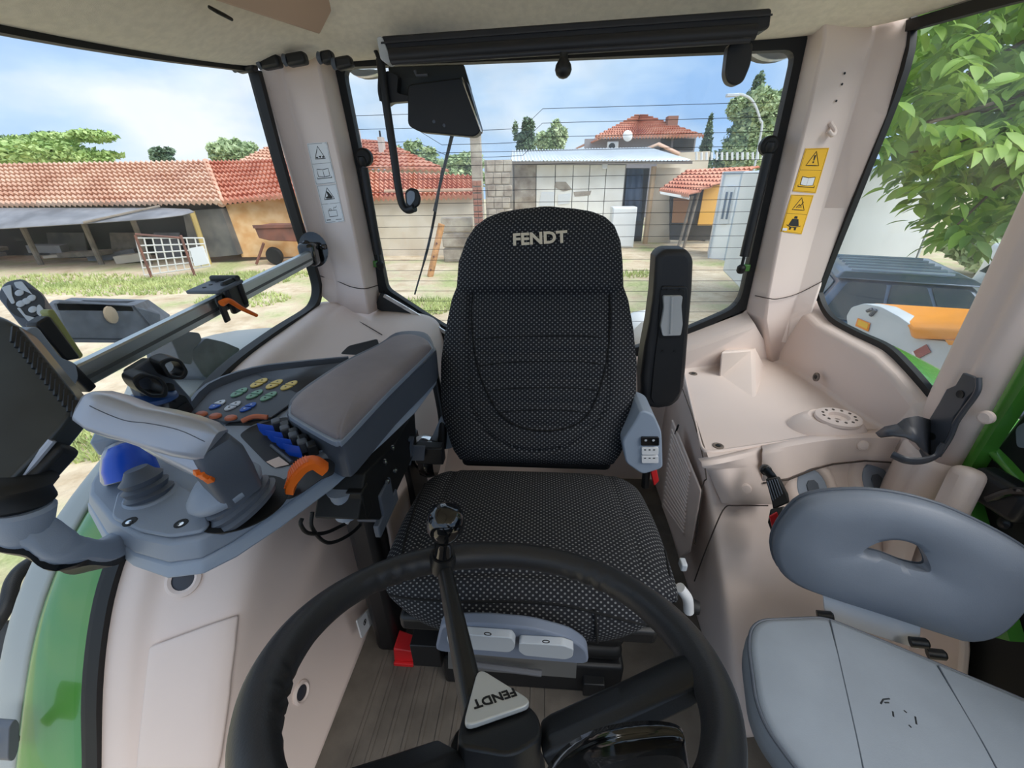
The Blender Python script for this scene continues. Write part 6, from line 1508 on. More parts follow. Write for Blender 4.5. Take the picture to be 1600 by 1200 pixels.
for x, y0, y1 in ((556, 200, 222), (594, 214, 232)):
    a, b = PY(x-5, y0, Yh+2), PY(x+6, y1+12, Yh+2)
    hc2.add(slab('chimney', [a, V((b.x, Yh+2, a.z)), b, V((a.x, Yh+2, b.z))], (0, .5, 0), mat('chimney_grey', (196, 186, 178), .9), smooth=False))
    hc2.add(tube('flue', [V(((a.x+b.x)/2, Yh+2.2, a.z-.1)), V(((a.x+b.x)/2, Yh+2.2, a.z+.35))], .06, STEEL, n=6, smooth_path=False))
# things against the plaster wall
jk = Th('blue_drum', G(622, 392), 'blue and white plastic drum by the plastered wall', 'drum')
p = G(622, 394); jk.add(lathe('drum_body', [(.30, 0), (.34, .05), (.32, .4), (.34, .45), (.32, .8), (.26, .86), (.05, .87)], (p.x, p.y, GZ), (0, 0, 1), mat('drum_blue', (176, 194, 212), .5), n=20))
jk.add(lathe('drum_lid', [(.2, .86), (.2, .9), (.05, .91)], (p.x, p.y, GZ), (0, 0, 1), STEEL, n=16))
jk2 = Th('grey_bin', G(602, 394), 'dark grey bin standing left of the blue drum', 'bin')
p = G(594, 395); jk2.add(rbox('bin_body', (p.x, p.y, GZ+.45), (.42, .5, .9), DGREY, bevel=.04)); jk2.add(rbox('bin_lid', (p.x, p.y, GZ+.93), (.48, .56, .08), BLACK, bevel=.03))
# wooden post and plank wall, brick pillar
Yp = 15.0
bp2 = Th('brick_pillar', PY(745, 390, Yp), 'narrow weathered brick and concrete pillar right of the wiper arm', 'pillar')
CONC = mat('weathered_concrete', (188, 178, 164), 0.9, rgb2=(140, 126, 114), vscale=2.2, detail=8, bump=.4, bscale=14)
BRICK = mat('brick_red', (164, 112, 94), 0.9, rgb2=(140, 100, 86), vscale=3)
a, b = PY(737, 270, Yp), PY(752, 270, Yp); z1 = PY(744, 205, Yp).z
bp2.add(slab('concrete_core', [V((a.x, Yp, GZ)), V((b.x, Yp, GZ)), V((b.x, Yp, z1)), V((a.x, Yp, z1))], (0, .35, 0), CONC, smooth=False))
zz = PY(744, 280, Yp).z
for k in range(9):
    z0 = GZ+1.0+k*(zz-GZ-1.0)/9
    for s_ in (0, 1):
        bp2.add(rbox('brick', (a.x+(b.x-a.x)*(.26+.48*s_), Yp-.02, z0+.07), ((b.x-a.x)*.44, .06, .14*(zz-GZ-1)/9/.16*.9), BRICK, bevel=.008))
bp2.add(rbox('cap', ((a.x+b.x)/2, Yp+.17, z1), (b.x-a.x+.1, .45, .08), CONC, bevel=.02))
bw = Th('block_wall', PY(780, 380, 17.5), 'grey concrete block wall between brick pillar and white shed', 'wall')
a, b = PY(757, 250, 17.5), PY(800, 250, 17.5); nrow_ = 8
bw.add(rbox('mortar_core', ((a.x+b.x)/2, 17.5, (GZ+a.z)/2), (b.x-a.x, .24, a.z-GZ-.02), mat('mortar', (150, 142, 132), .95), bevel=0))
for k in range(nrow_):
    z0 = GZ+k*(a.z-GZ)/nrow_
    for s_ in range(3):
        xo = (s_+(.25 if k % 2 else 0))/3.25
        bw.add(rbox('concrete_block', (a.x+(b.x-a.x)*(xo+.15), 17.5, z0+(a.z-GZ)/nrow_/2), ((b.x-a.x)/3.4, .3, (a.z-GZ)/nrow_*.92), CONC, bevel=.02, segs=1))
wp = Th('wooden_post', G(672, 428), 'leaning orange-brown timber post standing in the yard', 'post')
p = G(672, 432)
wp.add(tube('timber', [p, PY(690, 350, p.y+.1)], lambda t: .10, mat('timber', (190, 142, 98), .8, var=.2, vscale=6), n=8, smooth_path=False))
for k in range(3): wp.add(lathe('bolt_hole', [(.03, 0), (.03, .02)], p.lerp(PY(690, 350, p.y+.1), .15+.25*k)+V((0, -.1, 0)), (0, -1, 0), RUST, n=8))
# low plank stack behind the wiper
ps = Th('concrete_slab_wall', G(715, 400), 'low pale concrete barrier slabs beside the timber post', 'barrier')
a, b = PY(690, 345, 15.6), PY(738, 345, 15.6)
for k in range(3):
    z0 = GZ+k*.52; ps.add(rbox('slab', ((a.x+b.x)/2, 15.6, z0+.25), (b.x-a.x, .3, .48), CONC, bevel=.03, segs=1))

# ------------------------------------------------------------------ white shed with corrugated roof
Yw = 20.0
wsd = Th('white_shed', PY(930, 385, Yw), 'white panelled shed with corrugated metal roof behind the driver seat', 'shed')
WPAN = mat('white_panel', (246, 243, 236), 0.8, rgb2=(232, 227, 218), vscale=1.5, detail=6)
x_edges = [803, 838, 868, 896, 922, 948, 978]
for a_, b_ in zip(x_edges, x_edges[1:]):
    q = [PY(a_+.6, 258, Yw), PY(b_-.6, 258, Yw)]
    wsd.add(slab('wall_panel', [q[0], q[1], V((q[1].x, Yw, GZ)), V((q[0].x, Yw, GZ))], (0, .1, 0), WPAN if a_ != 803 else CONC, smooth=False))
wsd.add(slab('back_lining', [PY(800, 256, Yw+.12), PY(979, 256, Yw+.12), V((PY(979, 258, Yw).x, Yw+.12, GZ)), V((PY(800, 258, Yw).x, Yw+.12, GZ))], (0, .05, 0), mat('panel_gap', (150, 144, 136), .9), smooth=False))
q = [PY(978, 262, Yw), PY(1022, 262, Yw)]
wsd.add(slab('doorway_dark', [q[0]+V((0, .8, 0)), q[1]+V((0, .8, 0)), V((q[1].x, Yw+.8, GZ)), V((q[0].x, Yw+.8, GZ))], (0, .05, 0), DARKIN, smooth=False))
wsd.add(sheet('door_curtain', [[PY(980+5*k, 264, Yw+.1+.12*(k % 2)) for k in range(6)], [PY(974+5.5*k, 345, Yw+.1+.12*(k % 2)) for k in range(6)]], mat('blue_curtain', (62, 76, 98), .7), solid=.02, angle=180))
wsd.add(tube('door_post', [PY(1022, 260, Yw), V((PY(1022, 260, Yw).x, Yw, GZ))], .11, mat('timber_pale', (190, 162, 130), .85), n=6, smooth_path=False))
q = [PY(1026, 262, Yw+.3), PY(1064, 262, Yw+.3)]
wsd.add(slab('side_wall', [q[0], q[1], V((q[1].x, Yw+.3, GZ)), V((q[0].x, Yw+.3, GZ))], (0, .2, 0), PLASTER, smooth=False))
ZINC = mat('zinc_sheet', (222, 226, 230), 0.4, 0.25, var=.04, vscale=2)
rows = []
ea, eb, ra_, rb2 = PY(798, 252, Yw-.6), PY(1082, 252, Yw-.6), PY(800, 236, Yw+3.2), PY(1016, 232, Yw+3.2)
NC = 200
for t_ in (0, .5, 1):
    rows.append([ea.lerp(ra_, t_).lerp(eb.lerp(rb2, t_), j/NC)+V((0, 0, .05*math.sin(j*PI/2))) for j in range(NC+1)])
wsd.add(sheet('corrugated_roof', rows, ZINC, solid=.02, angle=60))
wsd.add(slab('roof_fascia', [PY(798, 252, Yw-.62), PY(1082, 252, Yw-.62), PY(1082, 256, Yw-.62), PY(798, 257, Yw-.62)], (0, .05, 0), mat('fascia_grey', (120, 112, 104), .8), smooth=False))
wsd.add(rbox('wall_lamp', PY(945, 259, Yw-.3), (.22, .2, .22), WHITE, bevel=.03))
for pts in (((846, 300), (866, 300), (866, 322), (842, 322)), ((872, 304), (892, 302), (890, 318), (872, 320))):   # whitewashed patches
    wsd.add(slab('whitewash_patch', [PY(x, y, Yw-.02) for x, y in pts], (0, .02, 0), WHITE, smooth=False))
for pts in (((868, 284), (884, 284), (894, 296), (880, 299), (866, 292)), ((896, 300), (924, 298), (922, 305), (898, 307))):
    wsd.add(slab('peeled_patch', [PY(x, y, Yw-.02) for x, y in pts], (0, .02, 0), CONC, smooth=False))
# hip roofed house behind
Yq = 33
hh = Th('hip_house', PY(1000, 300, Yq), 'two storey house with orange hip roof and chimney behind the white shed', 'house')
fl_, fr_, apx, apr = PY(898, 232, Yq), PY(1100, 214, Yq), PY(996, 182, Yq+5), PY(1004, 182, Yq+5)
eL, eR = PY(934, 216, Yq), PY(1098, 213, Yq)
hh.add(tile_roof('roof_tiles', PY(930, 217, Yq), PY(1098, 215, Yq), apx, apr, 11, 34, TILE_B, amp=.14, step=.12))
hh.add(mesh('roof_side', [PY(898, 232, Yq+3), PY(934, 217, Yq-.1), apx, PY(920, 222, Yq+10)], [(0, 1, 2, 3)], TILE_B, solid=.1))
a, b = PY(914, 217, Yq+.8), PY(1088, 216, Yq+.8)
hh.add(slab('house_wall', [V((a.x, Yq+.8, a.z)), V((b.x, Yq+.8, a.z)), V((b.x, Yq+.8, GZ)), V((a.x, Yq+.8, GZ))], (0, .3, 0), mat('house_grey', (150, 146, 150), .9, var=.05), smooth=False))
a, b = PY(1045, 181, Yq+2), PY(1056, 215, Yq+2)
hh.add(slab('chimney', [a, V((b.x, Yq+2, a.z)), b, V((a.x, Yq+2, b.z))], (0, .8, 0), mat('chimney_brown', (150, 112, 98), .9), smooth=False))
hh.add(lathe('satellite_dish', [(.02, .1), (.2, .05), (.34, -.03), (.32, -.05), (.02, .06)], PY(981, 212, Yq-.5), (0.2, -1, .2), WHITE, n=20))
hh.add(rbox('air_conditioner', PY(957, 229, Yq+.3), (.75, .35, .6), WHITE, bevel=.03)); hh.add(lathe('fan_grille', [(.22, 0), (.22, .03), (.1, .03)], PY(956, 229, Yq+.1), (0, -1, 0), STEEL, n=18))
for k, x in enumerate((1040, 1060, 1076)): hh.add(rbox('upper_window', PY(x, 226, Yq+.78), (.7, .08, .7), DARKIN, bevel=.02))
# white balustrade / annex right of house
an_ = Th('annex', PY(1075, 300, 28), 'pale annex with small gable right of the white shed roof', 'building')
an_.add(slab('annex_wall', [PY(1030, 240, 28), PY(1110, 236, 28), V((PY(1110, 236, 28).x, 28, GZ)), V((PY(1030, 240, 28).x, 28, GZ))], (0, .3, 0), PLASTER, smooth=False))
an_.add(mesh('gable_roof', [PY(1000, 236, 27), PY(1028, 224, 27), PY(1062, 240, 27), PY(1000, 234, 30), PY(1030, 222, 30), PY(1064, 238, 30)], [(0, 1, 4, 3), (1, 2, 5, 4)], TILE_A, solid=.12))
for k in range(14): an_.add(tube('fence_picket', [PY(1088+8*k, 250, 26), PY(1088+8*k, 238, 26)], .06, WHITE, n=5, smooth_path=False))

# ------------------------------------------------------------------ lean-to with junk, container
Yl = 19.0
lt2 = Th('lean_to', PY(1080, 380, Yl), 'small tiled lean-to with ochre board beside the white container', 'shed')
lt2.add(tile_roof('roof_tiles', PY(1030, 300, Yl-1), PY(1078, 308, Yl-1.6), PY(1075, 268, Yl+1.5), PY(1190, 262, Yl+1.5), 7, 14, TILE_B, amp=.09, step=.09))
lt2.add(slab('eave_board', [PY(x, y, Yl-1.5) for x, y in ((1031, 299), (1078, 307), (1077, 312), (1032, 303))], (0, .06, 0), WHITE, smooth=False))
lt2.add(slab('ochre_board', [PY(x, y, Yl) for x, y in ((1101, 294), (1126, 288), (1120, 352), (1090, 352))], (0, .06, 0), mat('ochre_board', (222, 170, 84), .7), smooth=False))
lt2.add(slab('brown_board', [PY(x, y, Yl) for x, y in ((1053, 310), (1078, 310), (1074, 348), (1050, 348))], (0, .06, 0), mat('brown_board', (168, 124, 88), .8), smooth=False))
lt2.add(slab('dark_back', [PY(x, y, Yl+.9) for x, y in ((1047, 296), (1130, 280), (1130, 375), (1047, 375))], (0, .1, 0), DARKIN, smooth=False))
for x, y0 in ((1082, 306), (1092, 300)):
    a = PY(x, y0, Yl-.3); lt2.add(tube('post', [a, V((a.x-.25, Yl-.3, GZ))], .06, WOODG, n=6, smooth_path=False))
gc = Th('gas_cylinder', G(1028, 364), 'pale blue gas cylinder beside the shed doorway', 'gas cylinder')
p = G(1028, 366); GCM = mat('cylinder_grey', (168, 180, 190), .4)
gc.add(lathe('tank', [(.1, 0), (.27, .02), (.30, .1), (.30, 1.0), (.26, 1.12), (.12, 1.2), (.05, 1.22)], (p.x, p.y, GZ), (0, 0, 1), GCM, n=20)); gc.add(lathe('valve_collar', [(.13, 1.18), (.13, 1.34), (.11, 1.34), (.11, 1.2)], (p.x, p.y, GZ), (0, 0, 1), GCM, n=16, caps=False))
fz = Th('white_cabinet', G(968, 378), 'white cabinet standing before the curtained doorway', 'cabinet')
p = G(976, 382); fz.add(rbox('cabinet_body', (p.x-.3, p.y-.6, GZ+.8), (1.0, .7, 1.6), WHITE, bevel=.03)); fz.add(rbox('cabinet_door', (p.x-.3, p.y-.96, GZ+.8), (.92, .04, 1.5), WHITE, bevel=.02)); 
bg_ = Th('white_sack', G(1085, 372), 'crumpled white sack on the ground by the container', 'sack')
p = G(1074, 375)
def lump(name, c, r, m, seed, sq=1.0):
    rr = random.Random(seed); b = bmesh.new(); bmesh.ops.create_icosphere(b, subdivisions=2, radius=1)
    vs = []
    for v in b.verts: v.co = V(c)+V((v.co.x*r[0], v.co.y*r[1], v.co.z*r[2]))*(1+rr.uniform(-.18, .18))
    me = bpy.data.meshes.new(name); b.to_mesh(me); b.free(); o = bpy.data.objects.new(name, me); me.materials.append(m); return finish(o, None, angle=60)
bg_.add(lump('sack_body', (p.x, p.y, GZ+.22), (.5, .35, .26), WHITE, 4)); bg_.add(lump('sack_neck', (p.x+.35, p.y, GZ+.35), (.22, .2, .2), WHITE, 5))
cr_ = Th('grey_crate', G(1105, 372), 'grey crate stacked with junk by the container', 'crate')
p = G(1112, 376)
cr_.add(rbox('crate_body', (p.x, p.y, GZ+.3), (.8, .6, .6), mat('crate_grey', (150, 150, 146), .8), bevel=.02)); cr_.add(rbox('crate_lid', (p.x+.05, p.y, GZ+.64), (.9, .65, .08), WOODG, bevel=.02))
ct = Th('white_container', G(1140, 395), 'white site container with narrow barred window at the right of the rear window', 'container')
Yk = 16.2
a, b = PY(1131, 268, Yk), PY(1300, 268, Yk-2.5); WCON = mat('container_white', (248, 249, 250), .5, var=.03, vscale=1)
f_ = [V((a.x, Yk, a.z)), V((b.x, Yk-2.5, a.z)), V((b.x, Yk-2.5, GZ)), V((a.x, Yk, GZ))]
ct.add(mesh('container_box', f_+[p_+V((.5, 1.5, 0)) for p_ in f_], [(0, 1, 2, 3), (4, 5, 6, 7), (0, 1, 5, 4), (0, 3, 7, 4), (1, 2, 6, 5)], WCON, bevel=.03))
cu = lambda u, v, d=.03: f_[0].lerp(f_[1], u).lerp(f_[3].lerp(f_[2], u), v)+V((-.1, -.3, 0)).normalized()*d
for u0, u1 in ((.0, .012), (.19, .205), (.45, .465)):
    ct.add(slab('corner_post', [cu(u0, 0), cu(u1, 0), cu(u1, 1), cu(u0, 1)], (0, -.03, 0), mat('container_edge', (190, 200, 212), .5), smooth=False))
ct.add(slab('top_rail', [cu(0, 0), cu(1, 0), cu(1, .035), cu(0, .035)], (0, -.04, 0), mat('container_edge', (190, 200, 212), .5), smooth=False))
wf = ct.add(slab('window_frame', [cu(.05, .16, .04), cu(.15, .16, .04), cu(.15, .58, .04), cu(.05, .58, .04)], (0, -.03, 0), WHITE, smooth=False))
for u0 in (.065, .115): ct.add(slab('window_pane', [cu(u0, .22, .08), cu(u0+.022, .22, .08), cu(u0+.022, .52, .08), cu(u0, .52, .08)], (0, -.01, 0), mat('dim_pane', (110, 124, 142), .2), smooth=False), wf)
lp = Th('yard_lamp', PY(1190, 260, 22), 'thin curved lamp post arching over the trees at right', 'lamp post')
pb_ = PY(1188, 215, 22)
lp.add(tube('curved_post', [V((pb_.x, 22, GZ)), pb_, PY(1187, 185, 22), PY(1176, 158, 22), PY(1160, 148, 22), PY(1146, 148, 22)], .05, mat('lamp_grey', (200, 204, 204), .4), n=6)); lp.add(rbox('lamp_head', PY(1144, 149, 22), (.5, .2, .12), LIGHTGREY, bevel=.03))
# ================================================================== right side window: white truck body, walnut tree, blue 4x4, machine
tk = Th('white_truck_body', G(1400, 430), 'large white box body standing behind the blue car', 'truck body')
WB = mat('truck_white', (240, 241, 239), .6, rgb2=(228, 230, 228), vscale=.8, detail=8)
YT = 9.0
ta_, tb2 = PY(1284, 264, YT), PY(1486, 268, YT+.6)
tk.add(slab('box_front', [V((ta_.x-.9, YT, GZ+.5)), V((tb2.x, YT+.6, GZ+.5)), V((tb2.x, YT+.6, ta_.z)), V((ta_.x-.9, YT, ta_.z))], (.4, 2.2, 0), WB, bevel=.05))
tk.add(slab('top_rail', [V((ta_.x-.9, YT-.02, ta_.z-.1)), V((tb2.x, YT+.58, ta_.z-.1)), V((tb2.x, YT+.58, ta_.z)), V((ta_.x-.9, YT-.02, ta_.z))], (0, .04, 0), mat('container_edge', (190, 200, 212), .5), smooth=False))
tk.add(slab('side_face', [V((tb2.x+.02, YT+.6, GZ+.5)), V((tb2.x+.42, YT+2.8, GZ+.5)), V((tb2.x+.42, YT+2.8, ta_.z)), V((tb2.x+.02, YT+.6, ta_.z))], (.02, 0, 0), WB, smooth=False))
tk.add(rbox('chassis', ((ta_.x+tb2.x)/2, YT+.8, GZ+.4), (abs(tb2.x-ta_.x), 1.2, .3), BLACK, rot=rot3(0, 0, 8), bevel=.03))
for f_3 in (.2, .85): tk.add(lathe('wheel', [(.15, -.12), (.42, -.12), (.46, 0), (.42, .12), (.15, .12)], V((ta_.x, YT+.3, GZ+.46)).lerp(V((tb2.x, YT+.9, GZ+.46)), f_3), (0.3, -1, 0), RUBBER, n=20))
# blue off-road car
BLUEP = mat('car_blue', (88, 104, 126), .3, 0.3, coat=.4, var=.06, vscale=2); CGL = mat('car_glass', (38, 48, 50), .08, coat=.5)
zr = 0.12
car = Th('blue_car', (4.6, 4.9, GZ), 'dusty blue off-road car with ribbed roof parked beside the tractor', 'car')
cA, cB = PZ(1287, 428, zr), PZ(1560, 446, zr)      # near roof edge, rear to front
cdir = (cB-cA); cdir.z = 0; cl_ = cdir.length; cdir.normalize(); cside = V((-cdir.y, cdir.x, 0))
if cside.dot(V((1, 1, 0))) < 0: cside = -cside
def CR(a, s, z): return V((cA.x, cA.y, 0))+cdir*a+cside*s+V((0, 0, z))
Lc = cl_+1.9
def carsec(a, w0, z0, z1, ins=0.0): return [CR(a, ins, z0), CR(a, ins, z1), CR(a, w0-ins, z1), CR(a, w0-ins, z0)]
body_z = zr-0.52
car.add(loft('lower_body', [carsec(-.12, 1.7, GZ+.35, body_z, .08), carsec(.0, 1.7, GZ+.3, body_z+.01), carsec(Lc-.3, 1.7, GZ+.3, body_z), carsec(Lc, 1.7, GZ+.4, body_z-.12, .1)], BLUEP, bevel=.05, segs=3))
gh = loft('cabin', [carsec(.0, 1.7, body_z, body_z+.05, .02), ], BLUEP) if False else None
lowr = [CR(-.02, .0, body_z), CR(cl_+.35, .0, body_z), CR(cl_+.35, 1.7, body_z), CR(-.02, 1.7, body_z)]
topr = [CR(.22, .13, zr-.05), CR(cl_-.12, .13, zr-.05), CR(cl_-.12, 1.57, zr-.05), CR(.22, 1.57, zr-.05)]
car.add(loft('cabin', [lowr, topr], BLUEP, bevel=.05, segs=3))
roof_ = car.add(loft('roof', [[CR(.12, .06, zr-.05), CR(cl_-.02, .06, zr-.05), CR(cl_-.02, 1.64, zr-.05), CR(.12, 1.64, zr-.05)], [CR(.20, .16, zr+.02), CR(cl_-.14, .16, zr+.02), CR(cl_-.14, 1.54, zr+.02), CR(.20, 1.54, zr+.02)]], BLUEP, bevel=.03, segs=3))
for k in range(6): car.add(tube('roof_rib', [CR(.3, .3+.21*k, zr+.025), CR(cl_-.25, .3+.21*k, zr+.025)], .018, mat('car_rib', (186, 198, 210), .35), n=6, smooth_path=False), roof_)
def cface(u, v):
    return lowr[0].lerp(lowr[1], u).lerp(topr[0].lerp(topr[1], u), v)
fn = (lowr[1]-lowr[0]).cross(topr[0]-lowr[0]).normalized()
if fn.dot(CAM-lowr[0]) < 0: fn = -fn
for u0, u1 in ((.05, .37), (.385, .66), (.675, .95)):
    car.add(slab('side_window', round_poly([cface(u0, .08)+fn*.004, cface(u1, .08)+fn*.004, cface(u1-.01, .92)+fn*.004, cface(u0+.01, .92)+fn*.004], .03, 3), fn*.01, CGL, smooth=False))
rn_ = -cdir
car.add(slab('rear_window', round_poly([lowr[0].lerp(lowr[3], .12).lerp(topr[0].lerp(topr[3], .12), .2)+rn_*.01, lowr[0].lerp(lowr[3], .88).lerp(topr[0].lerp(topr[3], .88), .2)+rn_*.01, lowr[0].lerp(lowr[3], .88).lerp(topr[0].lerp(topr[3], .88), .85)+rn_*.01, lowr[0].lerp(lowr[3], .12).lerp(topr[0].lerp(topr[3], .12), .85)+rn_*.01], .05, 3), rn_*.01, mat('pale_glass', (140, 156, 168), .1), smooth=False))
car.add(loft('bonnet', [[CR(cl_+.3, .1, body_z-.02), CR(Lc-.05, .12, body_z-.14), CR(Lc-.05, 1.58, body_z-.14), CR(cl_+.3, 1.6, body_z-.02)], [CR(cl_+.3, .15, body_z+.05), CR(Lc-.1, .2, body_z-.06), CR(Lc-.1, 1.5, body_z-.06), CR(cl_+.3, 1.55, body_z+.05)]], BLUEP, bevel=.03))
for aa in (.65, Lc-.75):
    for ss in (.08, 1.62):
        car.add(lathe('wheel', [(.12, -.11), (.30, -.12), (.37, -.05), (.37, .05), (.30, .12), (.12, .11)], CR(aa, ss, GZ+.37), cside, RUBBER, n=22))
# white car further right
wcar = Th('white_car', G(1560, 400), 'white car front partly seen behind the door pillar', 'car')
q = G(1600, 420)
wl_ = [PD(1520, 432, 7.0), PD(1700, 470, 6.0)]
wcar.add(loft('body', [[V((wl_[0].x, wl_[0].y, GZ+.3)), V((wl_[1].x, wl_[1].y, GZ+.3)), V((wl_[1].x+1.2, wl_[1].y+1.2, GZ+.3)), V((wl_[0].x+1.2, wl_[0].y+1.2, GZ+.3))], [V((wl_[0].x, wl_[0].y, wl_[0].z-.05)), V((wl_[1].x, wl_[1].y, wl_[0].z-.05)), V((wl_[1].x+1.2, wl_[1].y+1.2, wl_[0].z-.05)), V((wl_[0].x+1.2, wl_[0].y+1.2, wl_[0].z-.05))], [V((wl_[0].x+.5, wl_[0].y+.1, wl_[0].z+.42)), V((wl_[1].x-.1, wl_[1].y+.3, wl_[0].z+.42)), V((wl_[1].x+1.0, wl_[1].y+1.1, wl_[0].z+.42)), V((wl_[0].x+1.1, wl_[0].y+1.1, wl_[0].z+.42))]], WHITE, bevel=.08, segs=3))
wcar.add(slab('windscreen', [PD(1530, 424, 6.9), PD(1575, 395, 6.7), PD(1610, 400, 6.4), PD(1570, 436, 6.6)], (-.02, -.02, .01), CGL, smooth=False))
for dx in (0.3, 1.4): wcar.add(lathe('wheel', [(.1, -.1), (.3, -.1), (.32, 0), (.3, .1), (.1, .1)], V((wl_[0].x, wl_[0].y, GZ+.32))+(wl_[1]-wl_[0]).normalized()*dx, (0.3, -1, 0), RUBBER, n=18))
# grey and orange machine close to the tractor
MW = mat('machine_grey', (196, 202, 208), .4, coat=.2, var=.03); MO = mat('machine_orange', (240, 150, 40), .45, var=.06, vscale=3)
mc_ = Th('orange_machine', (2.3, 2.6, GZ), 'grey and orange machine hood standing just outside the right window', 'machine')
XM = 2.2
def MX(x, y, dx=0.0): return PX(x, y, XM+dx)
side = [(1322, 494), (1330, 480), (1350, 474), (1376, 479), (1404, 494), (1424, 508), (1432, 528), (1478, 533), (1484, 538), (1512, 540), (1560, 542), (1560, 640), (1440, 610), (1330, 545)]
sd = mc_.add(slab('grey_side_panel', round_poly([MX(x, y) for x, y in side], .02, 3), (.10, 0, 0), MW, bevel=.03, segs=4))
mc_.add(loft('orange_hood', [[MX(1428, 530, -.03), MX(1640, 536, -.03), MX(1640, 528, .46), MX(1385, 508, .46)], [MX(1424, 514, -.03), MX(1640, 520, -.03), MX(1640, 512, .46), MX(1380, 494, .46)], [MX(1412, 502, .02), MX(1640, 509, .02), MX(1640, 498, .44), MX(1372, 481, .44)], [MX(1398, 490, .12), MX(1640, 500, .12), MX(1640, 490, .40), MX(1364, 473, .40)]], MO, bevel=.015, segs=3))
mc_.add(slab('hood_flap', [MX(1478, 531, -.035), MX(1515, 533, -.035), MX(1513, 540, -.035), MX(1484, 539, -.035)], (-.006, 0, 0), MO, smooth=False))
mc_.add(slab('orange_sticker', [MX(x, y, -.004) for x, y in ((1341, 497), (1360, 505), (1357, 518), (1337, 509))], (-.004, 0, 0), mat('sticker_orange', (240, 140, 30), .5), smooth=False), sd)
mc_.add(slab('sticker_field', [MX(x, y, -.0085) for x, y in ((1342, 499.5), (1357, 506), (1355, 514.5), (1340, 507.5))], (-.002, 0, 0), YELLOW, smooth=False), sd)
mc_.add(slab('red_label', [MX(x, y, -.004) for x, y in ((1428, 549), (1448, 538), (1455, 550), (1434, 561))], (-.004, 0, 0), mat('label_red', (150, 66, 64), .5), smooth=False), sd)
mc_.add(slab('label_edge', [MX(x, y, -.004) for x, y in ((1425, 550), (1428, 549), (1434, 561), (1431, 563))], (-.004, 0, 0), WHITE, smooth=False), sd)
for pts in (((1355, 486), (1362, 483)), ((1360, 493), (1368, 484))): mc_.add(tube('handle', [MX(*pts[0], -.01), MX(*pts[1], -.01)], .012, DGREY, n=6, smooth_path=False), sd)
mc_.add(rbox('machine_base', (2.6, 1.9, (GZ-.4)/2), (.6, 1.6, abs(GZ+.4)*0.98), BLACK, bevel=.05))
# walnut tree
rw = random.Random(21)
wt = Th('walnut_tree', (5.2, 4.6, GZ), 'leafy walnut tree with large bright leaves filling the right window', 'tree')
tb0 = V((6.6, 5.6, GZ))
wt.add(tube('trunk', [tb0, tb0+V((-.1, -.1, 1.6)), tb0+V((-.3, -.3, 3.2)), tb0+V((-.6, -.8, 4.6))], lambda t: .22*(1-.6*t), BARK, n=12))
def leaf_mesh(nm, L, W, fold, droop):
    st = [(0, .02), (.25, .8), (.5, 1.0), (.75, .72), (1.0, .02)]
    vs, fs = [], []
    for t, w in st:
        z = -droop*t*t*L
        vs += [(t*L, -w*W/2, z+fold*w*W), (t*L, 0, z), (t*L, w*W/2, z+fold*w*W)]
    for i in range(4):
        for j in range(2): fs.append((i*3+j, i*3+j+1, (i+1)*3+j+1, (i+1)*3+j))
    return vs, fs
def leaf_material(name, c1, c2):
    m = mat(name, c1, .5, rgb2=c2, vscale=1.3)
    b = m.node_tree.nodes['Principled BSDF']; b.inputs['Subsurface Weight'].default_value = 0.0
    b.inputs['Transmission Weight'].default_value = 0.0
    t = m.node_tree; tl = t.nodes.new('ShaderNodeBsdfTranslucent'); mx = t.nodes.new('ShaderNodeMixShader'); mx.inputs[0].default_value = .38
    src = b.inputs['Base Color'].links[0].from_socket; t.links.new(src, tl.inputs['Color'])
    ou = t.nodes['Material Output']; t.links.new(b.outputs[0], mx.inputs[1]); t.links.new(tl.outputs[0], mx.inputs[2]); t.links.new(mx.outputs[0], ou.inputs[0]); return m
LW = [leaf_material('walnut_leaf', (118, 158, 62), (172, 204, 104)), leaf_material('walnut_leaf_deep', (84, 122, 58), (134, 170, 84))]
# branches reach over the car: spots given where the photograph shows foliage, each at its own distance
def inside(x, y):   # picture region of the crown, only used to shape the crown's lower left border
    pts = ((1372, -40), (1368, 120), (1362, 215), (1372, 250), (1398, 262), (1412, 300), (1440, 318), (1440, 345), (1478, 350), (1500, 392), (1530, 380), (1560, 345), (1600, 330), (1760, 360), (1760, -120))
    c = False
    for i in range(len(pts)):
        (x1, y1), (x2, y2) = pts[i], pts[i-1]
        if (y1 > y) != (y2 > y) and x < (x2-x1)*(y-y1)/(y2-y1)+x1: c = not c
    return c
twigs = []
while len(twigs) < 520:
    x, y = rw.uniform(1355, 1750), rw.uniform(-110, 395)
    if not inside(x, y): continue
    d = rw.uniform(3.0, 5.6)
    if y > 250 and d < 3.6: d += .6
    twigs.append((PD(x, y, d), x, y, d))
lm = [leaf_mesh('l', .20, .085, .12, .25), leaf_mesh('l', .17, .075, .2, .4), leaf_mesh('l', .23, .095, .08, .2)]
leaf_data = []
for k, (v_, f_2) in enumerate(lm):
    for q in range(2):
        me = bpy.data.meshes.new('leaf'); me.from_pydata(v_, [], f_2); me.materials.append(LW[q])
        for p_ in me.polygons: p_.use_smooth = True
        leaf_data.append(me)
allv, allf = [[], []], [[], []]
cand = []
